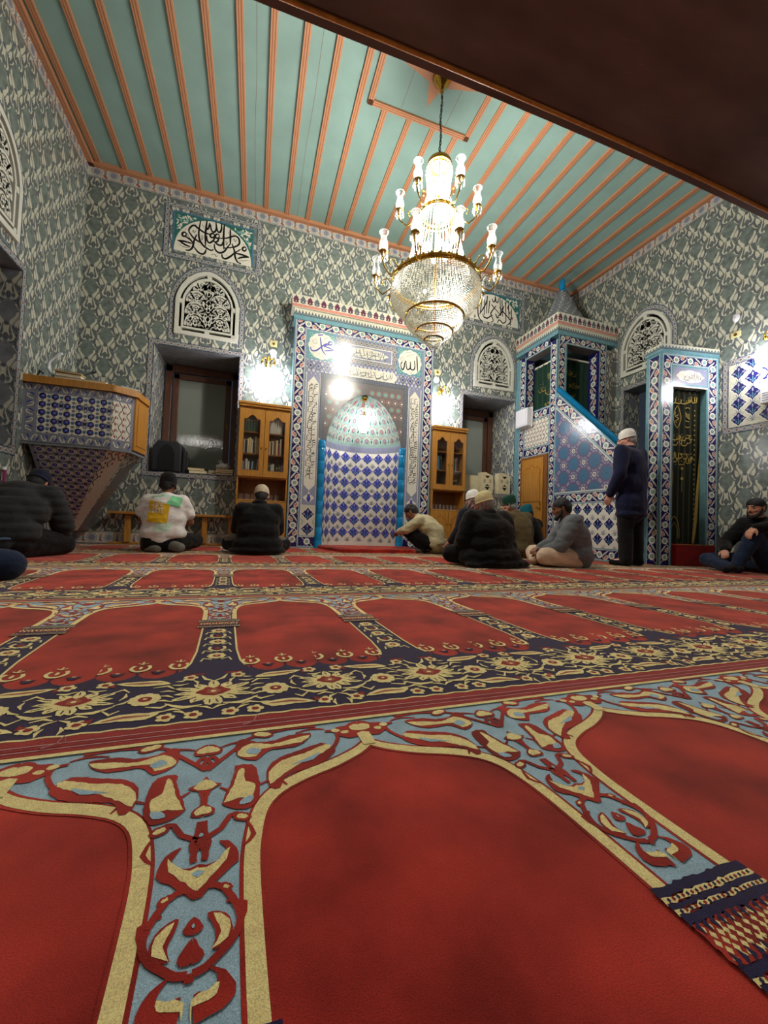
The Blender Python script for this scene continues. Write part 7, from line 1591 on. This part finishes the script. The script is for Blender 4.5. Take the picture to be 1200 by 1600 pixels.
def head(mb, c, fwd, s=1.0, m='skin', roll_up=(0,0,1)):
    x, f, u = frame(fwd, roll_up); c = np.array(c,float); P = lambda a,b,d: c+(x*a+f*b+u*d)*s
    for a,b,d,r in ((0,-.012,.035,.078),(0,.016,.030,.074),(0,-.030,.020,.072),(0,.030,.0,.062),(.022,.025,-.01,.050),(-.022,.025,-.01,.050),(0,.045,-.055,.042),(.02,.035,-.06,.036),(-.02,.035,-.06,.036),(0,.070,-.085,.022),(0,-.03,-.03,.060)): mb.sphere(P(a,b,d), r*s, m, 14)
    for q in (1,-1):
        caps(mb,P(q*.052,.010,-.035),P(q*.028,.058,-.080),.020*s,.018*s,m,8)          # jaw
        caps(mb,P(q*.030,.085,.028),P(q*.012,.092,.030),.009*s,.009*s,m,8)              # brow
        caps(mb,P(q*.034,.070,-.020),P(q*.045,.050,-.012),.016*s,.016*s,m,8)            # cheek
        for a in (-.022,-.008,.008,.020): caps(mb,P(q*.074,-.008+a*.3,.0+a),P(q*.086,-.018+abs(a)*.2,.003+a*1.1),.008*s,.006*s,m,8)   # ear
    chain(mb,[P(0,.088,.022),P(0,.105,-.005),P(0,.112,-.018)],[.009*s,.010*s,.011*s],m); mb.sphere(P(.011,.100,-.022),.008*s,m,8); mb.sphere(P(-.011,.100,-.022),.008*s,m,8)
    caps(mb,P(-.018,.086,-.047),P(.018,.086,-.047),.007*s,.007*s,m,8); caps(mb,P(-.015,.083,-.057),P(.015,.083,-.057),.008*s,.008*s,m,8)
    return P, x, f, u
def face_bits(P, s, body, lips=True):
    mb = MB()
    for q in (1,-1): mb.sphere(P(q*.031,.083,.008), .0085*s, 'eye', 8)
    for q in (1,-1): caps(mb,P(q*.045,.084,.030),P(q*.016,.096,.033),.0045*s,.005*s,'hair',6)
    obj('eyes_and_brows', mb, body)
    if lips: mb = MB(); caps(mb,P(-.020,.092,-.051),P(.020,.092,-.051),.004*s,.004*s,'lip',6); obj('lips', mb, body)
def haircap(P, s, parent, m, style='short', label=None, name='hair'):
    mb = MB()
    for a,b,d,r in ((0,-.015,.045,.084),(0,.010,.048,.080),(0,-.040,.02,.078),(0,-.045,-.01,.066)): mb.sphere(P(a,b,d), r*s, m, 14)
    if style == 'under':
        mb = MB()
        for a,b,d,r in ((0,-.020,.012,.0775),(0,-.036,-.010,.070),(0,-.045,-.03,.058)): mb.sphere(P(a,b,d), r*s, m, 14)
    if style == 'curly':
        rr = random.Random(4)
        for _ in range(60):
            t, q = rr.uniform(0,6.28), rr.uniform(-.1,1.5); mb.sphere(P(.082*math.cos(t)*math.cos(q),-.012+.086*math.sin(t)*math.cos(q)-(.02 if math.sin(t) > 0 and q < .5 else 0),.045+.082*math.sin(q)),.015*s,m,8)
    return fuse(name, mb, parent, m, .008, 2, .003, 40, (1,1,1), label)
def cap(P, s, parent, m, label, kind='kufi'):
    mb = MB(); V = []; K = 22
    prof = {'kufi':[(.094,.008),(.0955,.03),(.093,.062),(.083,.096),(.060,.121),(.028,.133),(.001,.135)],'beanie':[(.090,-.03),(.094,.0),(.095,.04),(.090,.085),(.066,.125),(.03,.148),(.001,.152)],'tall':[(.090,.0),(.094,.02),(.096,.06),(.094,.10),(.078,.128),(.04,.138),(.001,.139)]}[kind]
    full = [(r,z) for r,z in prof]+[(r*.94,z-.004) for r,z in prof[::-1]]
    for r,z in full:
        for j in range(K): t = 2*math.pi*j/K; V.append(P(r*math.cos(t)*.93,-.008+r*math.sin(t)*1.05+(-z*.10),z+.005))
    mb.mesh(V,[(i*K+j,i*K+(j+1)%K,(i+1)*K+(j+1)%K,(i+1)*K+j) for i in range(len(full)-1) for j in range(K)]+[list(range(K))],m)
    o = obj('cap', mb, parent, label=label); 
    mb = MB(); r,z = prof[0]; mb.tube([P(r*1.01*math.cos(t)*.93,-.008+r*1.01*math.sin(t)*1.05-z*.1,z+.008) for t in np.linspace(0,2*math.pi,K+1)[:-1]],.0045*s,m,6,closed=True); obj('hem', mb, o); return o
def build(label, loc, yaw, J, wear, skin='skin', cap_=None, hair=None, beard=None, hs=1.0, hands=None, face=True, socks=None, lean=None):
    """J: joints in the person's own frame (x right, y forward, z up)."""
    t = thing('person', loc, label, 'person'); ORG[t.name] = (0,0,0); g = lambda p: np.array(rotz(p,yaw))
    J = {k: (g(v) if not isinstance(v,list) else [g(q) for q in v]) for k,v in J.items()}
    mb = MB(); s = hs; m = skin
    chain(mb,[J['pelvis'],J['waist'],J['chest'],J['neck']],[.11,.10,.125,.052],m); caps(mb,J['neck'],J['head']-(J['head']-J['neck'])*.25,.055,.052,m)
    for a in 'LR':
        q = 0 if a == 'L' else 1
        chain(mb,[J['sho'][q],J['elb'][q],J['wri'][q]],[.055,.042,.028],m); caps(mb,J['chest'],J['sho'][q],.09,.055,m)
        chain(mb,[J['hip'][q],J['knee'][q],J['ank'][q],J['toe'][q]],[.085,.058,.038,.030],m); caps(mb,J['pelvis'],J['hip'][q],.10,.09,m)
        caps(mb,J['ank'][q],J['ank'][q]+(J['ank'][q]-J['toe'][q])*.25,.036,.032,m)
        hd = (hands or {}).get(a)
        if hd: hand(mb, J['wri'][q], g(hd[0]), g(hd[1]), hd[2], 1 if a == 'R' else -1, m)
        else: hand(mb, J['wri'][q], J['wri'][q]-J['elb'][q], g((0,0,-1)) if abs((J['wri'][q]-J['elb'][q])[2]) < .15 else g((0,1,0)), .7, 1 if a == 'R' else -1, m)
    fw = J['look']; P, x, f, u = head(mb, J['head'], fw, s, m, g(lean) if lean is not None else (0,0,1))
    body = fuse('body', mb, t, m, .0085, 3)
    if face: face_bits(P, s, body)
    if hair: haircap(P, s, t, hair[0], 'under' if cap_ else hair[1])
    if cap_: cap(P, s, t, cap_[0], cap_[1], cap_[2])
    if beard:
        mb = MB()
        for q in (1,-1): chain(mb,[P(q*.066,.012,-.01),P(q*.060,.030,-.055),P(q*.036,.068,-.088),P(0,.082,-.098)],[.014*s,.020*s,.022*s,.024*s],beard)
        mb.sphere(P(0,.072,-.10),.026*s,beard,10); caps(mb,P(-.02,.093,-.040),P(.02,.093,-.040),.006*s,.006*s,beard,8); fuse('beard', mb, t, beard, .007, 2, .002, 50, (1,1,1))
    for w in wear:
        nm, mm, parts, kw = w; mb = MB()
        for q in parts:
            if q[0] == 'c': chain(mb,[g(v) if not isinstance(v,np.ndarray) else v for v in q[1]],q[2],mm)
            elif q[0] == 'e': ellip(mb, g(q[1]), q[2], mm, yaw+(q[3] if len(q) > 3 else 0), q[4] if len(q) > 4 else 0)
        fuse(nm, mb, t, mm, **{**dict(voxel=.013,smooth=14 if nm in ('jacket','coat','hoodie','t_shirt','shirt','padded_jacket') else 5,fold=.007),**kw})
    return t, P, g
def sleeves(J, r=(.075,.060,.045), ext=1.0):
    nk = np.array(J['neck'],float); ch_ = np.array(J['chest'],float)
    return [('c',[tuple(nk*.55+ch_*.45),tuple(np.array(J['sho'][i])*.9+ch_*.1)],[r[0]*.95,r[0]*1.0]) for i in (0,1)]+[('c',[J['sho'][i],J['elb'][i],tuple(np.array(J['elb'][i])+(np.array(J['wri'][i])-np.array(J['elb'][i]))*ext)],list(r)) for i in (0,1)]
def legs(J, r=(.105,.078,.055)):
    return [('c',[J['hip'][i],J['knee'][i],J['ank'][i]],list(r)) for i in (0,1)]
# cross-legged, back to the viewer
def cross(lean=.06, turn=0, h=1.0, wide=1.0, knee_z=.11):
    return dict(pelvis=(0,0,.11),waist=(0,.0+lean*.4,.27*h),chest=(0,.01+lean,.45*h),neck=(0,.03+lean*1.4,.60*h),head=(0,.06+lean*1.8,.71*h),look=(turn,1,-.25),
      sho=[(-.175*wide,.01+lean,.53*h),(.175*wide,.01+lean,.53*h)],elb=[(-.215*wide,.10+lean,.29*h),(.215*wide,.10+lean,.29*h)],wri=[(-.12,.28+lean,.19),(.12,.28+lean,.19)],
      hip=[(-.10,.02,.11),(.10,.02,.11)],knee=[(-.29*wide,.26,knee_z),(.29*wide,.26,knee_z)],ank=[(.06,.34,.055),(-.06,.30,.075)],toe=[(.17,.31,.045),(-.17,.27,.05)])
# 1 white T-shirt
J = cross(.05,h=1.06,wide=1.06); J['head'] = (.0,.13,.765); J['look'] = (.05,1,-.45); J['sho'] = [(-.175,.06,.58),(.175,.06,.58)]; J['elb'][0] = (-.245,.13,.35); J['elb'][1] = (.255,.14,.34); J['wri'] = [(-.16,.30,.30),(.20,.33,.34)]
J['hip'] = [(-.10,.0,.10),(.10,.0,.10)]; J['knee'] = [(-.22,.38,.10),(.30,.30,.12)]; J['ank'] = [(-.16,-.02,.05),(.12,-.05,.06)]; J['toe'] = [(-.02,-.14,.04),(.20,-.12,.045)]
LOCT = (-.955,5.02,0)
t1, P1, g1 = build('kneeling person in a white T-shirt with a yellow print on the back and black hat', LOCT, 0, J, [
  ('t_shirt','cloth_white',[('c',[(0,.01,.18),(0,.03,.32),(0,.05,.50),(0,.07,.61)],[.16,.16,.15,.08]),('e',(0,.015,.22),(.245,.165,.13)),('e',(0,.03,.36),(.235,.155,.17)),('e',(0,.05,.51),(.225,.135,.15)),('e',(0,.055,.60),(.17,.09,.07)),('c',[(0,.06,.59),(-.165,.055,.575)],[.085,.075]),('c',[(0,.06,.59),(.165,.055,.575)],[.085,.075]),('c',[J['sho'][0],(-.235,.075,.44)],[.075,.072]),('c',[J['sho'][1],(.24,.09,.44)],[.075,.072])],dict(fold=.010,fscale=7)),
  ('trousers','cloth_black',legs(J,(.12,.088,.055))+[('e',(0,-.005,.10),(.19,.14,.10))],{}),
  ('sock','cloth_sock',[('c',[J['ank'][0],J['toe'][0]],[.052,.042])],dict(fold=.003)),('sock','cloth_sock',[('c',[(.10,-.06,.08),(.20,-.13,.06)],[.066,.055])],dict(fold=.003))],
  'skin_brown', ('knit_black','black knitted hat','beanie'), ('hair','short'), hs=1.02)
# the print on the shirt back, laid on the cloth
shirt = [o for o in t1.children if o.name.startswith('t_shirt')][0]
def decal(name, parent, target, polys, mt, y0=-.6, off=.003, label=None, grid=.018):
    """drape flat shapes onto the mesh from behind (+y direction in the local frame)"""
    from mathutils.bvhtree import BVHTree
    tree = BVHTree.FromPolygons([v.co.copy() for v in target.data.vertices],[tuple(p.vertices) for p in target.data.polygons]); mb = MB()
    for poly in polys:
        q = np.array(poly); lo, hi = q.min(0), q.max(0); nx, nz = max(1,int((hi[0]-lo[0])/grid)+1), max(1,int((hi[1]-lo[1])/grid)+1)
        for i in range(nx):
            for j in range(nz):
                c = clip_rect(q,(lo[0]+i*grid,lo[1]+j*grid,lo[0]+(i+1)*grid,lo[1]+(j+1)*grid))
                if len(c) < 3: continue
                out = []
                for x,z in c:
                    hit = tree.ray_cast(Vector((x,y0,z)),Vector((0,1,0)))
                    if hit[0] is None: out = None; break
                    out.append((x,hit[0].y-off,z))
                if out: mb.face(out, mt)
    if mb.v: V = mb; o = obj(name, V); o.parent = parent; tag(o,label); return o
decal('yellow_print',shirt,shirt,[[(-.150,.335),(.055,.325),(.070,.535),(-.140,.580)]],'print_yellow',off=.006,label='yellow square print')
decal('green_print',shirt,shirt,[[(.035,.540),(.165,.500),(.185,.615),(.075,.645)]],'print_green',off=.008,label='light green square print')
for q_ in ([(-.08,.235),(.06,.225),(.12,.33),(-.05,.345)],[(-.15,.60),(.05,.62),(.0,.665),(-.11,.65)]): decal('pale_print',shirt,shirt,[q_],'print_pale',off=.002,label='faint green print')
GLY = {'-':[[(0,.5),(.5,.5)]],'O':[[(0,0),(.6,0),(.6,1),(0,1),(0,0)]],'F':[[(0,0),(0,1),(.6,1)],[(0,.52),(.5,.52)]],'W':[[(0,1),(.2,0),(.4,.7),(.6,0),(.8,1)]],'H':[[(0,0),(0,1)],[(.6,0),(.6,1)],[(0,.5),(.6,.5)]],'I':[[(.1,0),(.1,1)]],'T':[[(0,1),(.7,1)],[(.35,1),(.35,0)]],'E':[[(.6,1),(0,1),(0,0),(.6,0)],[(0,.5),(.5,.5)]]}
def letters(txt, x, z, h, w=.95):
    out = []
    for c_ in txt:
        pp = Pat()
        for st_ in GLY[c_]: pp.stroke('tile_white', [(x+a*h*w,z+b*h) for a,b in st_], h*.20)
        out += [q for m_,q,h_ in pp.S]; x += h*w*({'I':.35,'W':1.05,'-':.62}.get(c_,.85))
    return out
decal('white_lettering',shirt,shirt,letters('-OFF',-.118,.500,.046)+letters('WHITE',-.138,.440,.048,.88),'cloth_white',off=.013,label='white lettering',grid=.02)
sg_ = Pat(); sg_.stroke('tile_black',[(-.13,.605),(-.115,.62),(-.105,.608),(-.09,.628),(-.08,.615),(-.06,.632),(-.045,.622),(-.02,.640),(.0,.634)],.004); decal('scribble',shirt,shirt,[q for m_,q,h_ in sg_.S],'cloth_black',off=.004,label='thin black scribble',grid=.03)
# 2 black jacket, beige cap
J = cross(.05,h=.98,wide=1.1); J['head'] = (.02,.12,.68); J['look'] = (.1,1,-.5)
build('person in a black jacket and beige knitted cap, sitting before the left book cabinet', (.07,4.83,0), .03, J, [
  ('jacket','cloth_black',[('c',[(0,.0,.10),(0,.03,.30),(0,.05,.47),(0,.07,.575)],[.16,.165,.15,.075]),('e',(0,.0,.12),(.29,.20,.13)),('e',(0,.03,.40),(.245,.15,.17)),('e',(0,.01,.26),(.25,.17,.17)),('e',(0,.0,.05),(.33,.22,.06))]+sleeves(J,(.09,.075,.055)),dict(fold=.006)),
  ('trousers','cloth_trouser',legs(J,(.11,.09,.06)),{}),('collar','cloth_black',[('c',[(-.05,.045,.595),(0,.02,.61),(.05,.045,.595)],[.04,.045,.04])],dict(fold=.001)),
  ('knee_cloth','cloth_sock',[('c',[(-.33,.20,.17),(-.25,.10,.19)],[.05,.045]),('c',[(.31,.20,.16),(.24,.10,.18)],[.04,.04])],dict(fold=.002))],
  'skin', ('knit_beige','beige knitted cap','kufi'), ('hair','short'))
# 3 beige shirt squatting, turned away to the left
J = dict(pelvis=(0,-.04,.16),waist=(0,.02,.30),chest=(0,.16,.44),neck=(0,.27,.53),head=(0,.36,.60),look=(0,1,-.7),sho=[(-.17,.18,.48),(.17,.18,.48)],elb=[(-.22,.34,.34),(.22,.34,.34)],wri=[(-.10,.50,.30),(.12,.46,.30)],hip=[(-.10,0,.15),(.10,0,.15)],knee=[(-.14,.36,.30),(.16,.34,.30)],ank=[(-.12,.10,.06),(.12,.10,.06)],toe=[(-.13,.30,.035),(.13,.28,.035)])
build('dark-haired person in a beige shirt, crouching beside the turquoise column of the prayer niche', (2.56,5.33,0), .85, J, [
  ('shirt','cloth_beige',[('c',[(0,-.05,.13),(0,.0,.30),(0,.13,.43),(0,.25,.52)],[.15,.165,.15,.07]),('e',(0,-.04,.16),(.21,.16,.14)),('e',(0,.08,.38),(.20,.15,.14))]+sleeves(J,(.085,.07,.055)),dict(fold=.012,fscale=8)),
  ('trousers','cloth_trouser',legs(J,(.10,.085,.055)),{}),('shoe_sock','cloth_sock',[('c',[J['ank'][0],J['toe'][0]],[.048,.036]),('c',[J['ank'][1],J['toe'][1]],[.048,.036])],dict(fold=.002))],
  'skin_brown', None, ('hair','curly'))
# 4 dark navy jacket, white cap, behind the black coat
J = cross(.10,h=1.12,wide=1.05); J['head'] = (-.01,.17,.80); J['look'] = (-.6,1,-.35); J['elb'][0] = (-.27,.10,.36); J['wri'][0] = (-.34,.20,.20)
build('person in a dark blue-grey jacket and white cap, sitting in front of the right cabinet', (2.96,4.72,0), .10, J, [
  ('jacket','cloth_ink',[('c',[(0,.0,.10),(0,.04,.34),(0,.09,.52),(0,.12,.64)],[.16,.165,.15,.075]),('e',(0,.0,.12),(.27,.18,.13)),('e',(0,.06,.40),(.235,.15,.22))]+sleeves(J,(.09,.075,.05),.92),{}),
  ('trousers','cloth_trouser',legs(J,(.11,.09,.06)),{})],'skin_pale', ('knit_white','white knitted cap','kufi'), ('beard_grey','short'), 'beard_grey')
# 5 black coat, cream cap, grey beard
J = cross(.08,h=.94,wide=1.18,knee_z=.12); J['head'] = (-.03,.13,.665); J['look'] = (-.75,1,-.45); J['elb'] = [(-.30,.10,.28),(.28,.10,.26)]; J['wri'] = [(-.22,.30,.20),(.18,.28,.19)]
build('grey-bearded person in a wide black coat and cream knitted cap, nearest of the sitting group', (2.41,3.58,0), .10, J, [
  ('coat','cloth_black',[('c',[(0,.0,.10),(0,.03,.28),(0,.07,.43),(0,.10,.53)],[.18,.19,.165,.085]),('e',(0,.03,.36),(.275,.17,.18)),('e',(0,.02,.22),(.30,.19,.16)),('e',(.02,-.02,.12),(.30,.20,.13)),('e',(.06,-.05,.045),(.36,.20,.06)),('e',(-.20,.05,.10),(.17,.18,.11)),('e',(.28,-.05,.035),(.15,.13,.045)),('e',(-.24,-.06,.03),(.14,.10,.035))]+sleeves(J,(.105,.09,.06),.9),dict(fold=.012,fscale=5)),
  ('trousers','cloth_trouser',legs(J,(.11,.10,.06)),{}),('collar','cloth_black',[('c',[(-.07,.07,.545),(0,.03,.565),(.07,.07,.545)],[.045,.05,.045])],dict(fold=.001))],
  'skin_pale', ('knit_cream','cream knitted cap','kufi'), ('beard_grey','short'), 'beard_grey')
# 6 olive coat, green cap
J = cross(.10,h=1.08,wide=1.05); J['head'] = (-.08,.20,.755); J['look'] = (-.9,1,-.35)
build('person in olive-brown coat and dark green cap, sitting before the small oak door', (3.66,4.72,0), .10, J, [
  ('coat','cloth_olive',[('c',[(0,.0,.08),(0,.04,.32),(0,.09,.50),(0,.13,.61)],[.17,.17,.155,.08]),('e',(0,.0,.12),(.26,.18,.13)),('e',(0,.05,.38),(.235,.15,.22))]+sleeves(J,(.095,.08,.055)),{}),
  ('trousers','cloth_trouser',legs(J,(.11,.09,.06)),{})],'skin_pale', ('cloth_green','dark green cap','tall'), ('beard_grey','short'))
# 7 teal cap, mostly hidden
J = cross(.08,h=.94); J['head'] = (0,.15,.655); J['look'] = (-.3,1,-.4)
build('person in dark clothes and a teal hat, almost hidden behind the olive-brown coat', (4.14,5.06,0), .2, J, [
  ('jacket','cloth_black',[('c',[(0,.0,.10),(0,.04,.30),(0,.08,.48),(0,.11,.585)],[.16,.16,.145,.075]),('e',(0,.0,.12),(.23,.17,.12)),('e',(0,.06,.40),(.20,.13,.16))]+sleeves(J,(.09,.075,.055)),{}),
  ('trousers','cloth_trouser',legs(J,(.11,.09,.06)),{})],'skin', ('cloth_teal','teal hat','tall'), ('hair','short'))
# 8 grey hoodie seen from behind left, head in profile
J = dict(pelvis=(0,-.02,.10),waist=(0,-.02,.25),chest=(0,.03,.42),neck=(0,.08,.555),head=(0,.14,.655),look=(.06,1,-.22),sho=[(-.185,.05,.50),(.185,.05,.50)],elb=[(-.25,.20,.24),(.25,.18,.26)],wri=[(-.10,.36,.16),(.08,.36,.20)],hip=[(-.10,.02,.10),(.10,.02,.10)],knee=[(-.27,.36,.12),(.22,.40,.13)],ank=[(.05,.30,.05),(-.02,.42,.06)],toe=[(.16,.24,.04),(-.14,.44,.045)])
build('person in a grey hoodie and cream trousers, sitting cross-legged in profile', (3.50,3.60,0), 1.05, J, [
  ('hoodie','cloth_grey',[('c',[(0,-.03,.10),(0,-.01,.27),(0,.03,.42),(0,.07,.52)],[.165,.175,.16,.09]),('e',(0,-.03,.14),(.235,.185,.14)),('e',(0,.0,.34),(.235,.165,.20))]+sleeves(J,(.098,.082,.055),.92),dict(fold=.010,fscale=7)),
  ('hood','cloth_grey',[('c',[(-.10,.09,.545),(-.06,-.0,.555),(0,-.045,.55),(.06,-.0,.555),(.10,.09,.545)],[.035,.05,.055,.05,.035])],dict(fold=.004)),
  ('trousers','cloth_cream',legs(J,(.12,.095,.065))+[('e',(0,-.02,.08),(.17,.15,.08))],dict(fold=.007))],
  'skin_brown', None, ('hair','curly'), 'hair')
# 9 standing
J = dict(pelvis=(0,0,.90),waist=(0,.01,1.08),chest=(0,.02,1.30),neck=(0,.03,1.49),head=(0,.07,1.595),look=(-.5,1,-.30),sho=[(-.20,.02,1.42),(.20,.02,1.42)],elb=[(-.275,-.01,1.13),(.265,.02,1.14)],wri=[(-.25,.12,.89),(.18,.22,1.04)],hip=[(-.10,0,.90),(.10,0,.90)],knee=[(-.12,.02,.48),(.12,.02,.48)],ank=[(-.125,-.01,.08),(.125,-.01,.08)],toe=[(-.15,.14,.04),(.14,.14,.04)])
build('standing person in a long navy coat, black trousers and white knitted cap', (4.49,3.70,0), .18, J, [
  ('coat','cloth_navy',[('c',[(0,.0,.68),(0,.0,.95),(0,.01,1.15),(0,.02,1.33),(0,.03,1.44)],[.155,.16,.165,.155,.08]),('e',(0,.0,.80),(.235,.155,.16)),('e',(0,.0,1.02),(.235,.155,.22)),('e',(0,.02,1.28),(.235,.14,.16)),('e',(0,.0,.64),(.245,.155,.07)),('e',(0,.0,.74),(.24,.155,.12))]+sleeves(J,(.088,.072,.058),.96),dict(fold=.007,fdir=(1.6,1.6,.5))),
  ('trousers','cloth_trouser',[('c',[(-.10,0,.80),(-.11,.01,.48),(-.12,-.01,.08)],[.115,.09,.075]),('c',[(.10,0,.80),(.11,.01,.48),(.12,-.01,.08)],[.115,.09,.075])],dict(fdir=(1.5,1.5,1))),
  ('collar','cloth_navy',[('c',[(-.07,.04,1.475),(0,-.0,1.485),(.07,.04,1.475)],[.035,.042,.035])],dict(fold=.001)),
  ('shoe','cloth_black',[('c',[(-.125,-.045,.05),(-.15,.15,.035)],[.048,.038])],dict(fold=0)),('shoe','cloth_black',[('c',[(.125,-.045,.05),(.145,.15,.035)],[.048,.038])],dict(fold=0))],
  'skin_pale', ('knit_white','white knitted cap','kufi'), ('beard_grey','short'), hands={'L':((-.0,.35,-1),(.6,.3,0),.5)})
# 10 right edge, leaning back, arm over a raised knee
J = dict(pelvis=(0,-.02,.11),waist=(0,-.06,.28),chest=(0,-.05,.48),neck=(0,-.01,.64),head=(0,.05,.755),look=(-.05,1,-.12),sho=[(-.18,-.03,.57),(.18,-.03,.57)],elb=[(-.28,.13,.54),(.26,.16,.32)],wri=[(-.20,.36,.515),(.12,.34,.24)],hip=[(-.10,.02,.11),(.10,.02,.11)],knee=[(-.17,.32,.43),(.33,.34,.12)],ank=[(-.12,.50,.07),(-.02,.48,.06)],toe=[(-.13,.66,.04),(-.18,.52,.05)])
build('dark-haired person in black leaning on the right wall with one arm over a raised knee', (5.68,3.02,0), 1.45, J, [
  ('jacket','cloth_black',[('c',[(0,-.02,.12),(0,-.05,.30),(0,-.04,.48),(0,-.02,.60)],[.16,.17,.155,.085]),('e',(0,-.05,.38),(.215,.145,.20)),('e',(0,-.02,.14),(.21,.16,.11))]+sleeves(J,(.09,.078,.055),.88),{}),
  ('trousers','cloth_jeans',legs(J,(.12,.085,.06))+[('e',(0,0,.10),(.18,.15,.09))],{}),('shoe','cloth_black',[('c',[J['ank'][0],J['toe'][0]],[.05,.04])],dict(fold=0)),('shoe','cloth_black',[('c',[J['ank'][1],J['toe'][1]],[.05,.04])],dict(fold=0))],
  'skin', None, ('hair','short'), 'hair', hands={'L':((-.05,.8,-.6),(.1,-.5,-1),.75)})
# 11 left: padded jacket, hunched forward
J = dict(pelvis=(0,-.02,.16),waist=(0,.04,.33),chest=(0,.15,.50),neck=(0,.27,.60),head=(.02,.36,.665),look=(.1,1,-.8),sho=[(-.21,.16,.54),(.21,.18,.54)],elb=[(-.25,.26,.28),(.27,.30,.28)],wri=[(-.16,.44,.14),(.18,.44,.12)],hip=[(-.10,.0,.16),(.10,.0,.16)],knee=[(-.24,.38,.10),(.26,.34,.10)],ank=[(-.12,-.08,.06),(.12,-.06,.06)],toe=[(-.16,-.24,.045),(.02,-.24,.045)])
build('person in a dark padded jacket and navy cap bowing forward at the left edge', (-1.985,4.22,0), -.05, J, [
  ('padded_jacket','cloth_puffer',[('c',[(0,-.03,.16),(0,.02,.34),(0,.13,.49),(0,.24,.57)],[.19,.20,.185,.10]),('e',(0,.07,.40),(.26,.19,.19)),('e',(0,-.03,.22),(.25,.18,.15))]+sleeves(J,(.10,.088,.06),.9),dict(fold=.004,quilt=.010)),
  ('trousers','cloth_trouser',legs(J,(.13,.10,.06))+[('e',(0,-.03,.11),(.22,.17,.11)),('e',(0,.1,.09),(.26,.24,.09))],{}),
  ('sock','cloth_sock',[('c',[J['ank'][0],J['toe'][0]],[.045,.038])],dict(fold=.003)),('sock','cloth_sock',[('c',[J['ank'][1],J['toe'][1]],[.045,.038])],dict(fold=.003)),
  ('checked_shirt_hem','check_blue',[('c',[(-.20,-.13,.165),(-.05,-.205,.17),(.12,-.195,.17)],[.012,.02,.010])],dict(voxel=.006,fold=0,smooth=1,label='blue and white checked hem'))],
  'skin', ('knit_navy','navy cap','kufi'), ('hair','short'))
# 12 jeans knee at the left edge
J = cross(.02,h=1.0); J['look'] = (-.2,1,-.3); J['knee'][1] = (.47,.12,.085); J['ank'][1] = (.10,.32,.06)
build('person in blue jeans of whom only a knee shows at the left edge', (-1.80,2.70,0), .10, J, [
  ('jacket','cloth_black',[('c',[(0,.0,.10),(0,.0,.30),(0,.02,.48),(0,.04,.585)],[.16,.16,.145,.075]),('e',(0,.0,.12),(.21,.17,.12)),('e',(0,.02,.40),(.20,.13,.16))]+sleeves(J,(.09,.075,.055)),{}),
  ('trousers','cloth_jeans',legs(J,(.12,.095,.06)),{})],'skin', None, ('hair','short'))
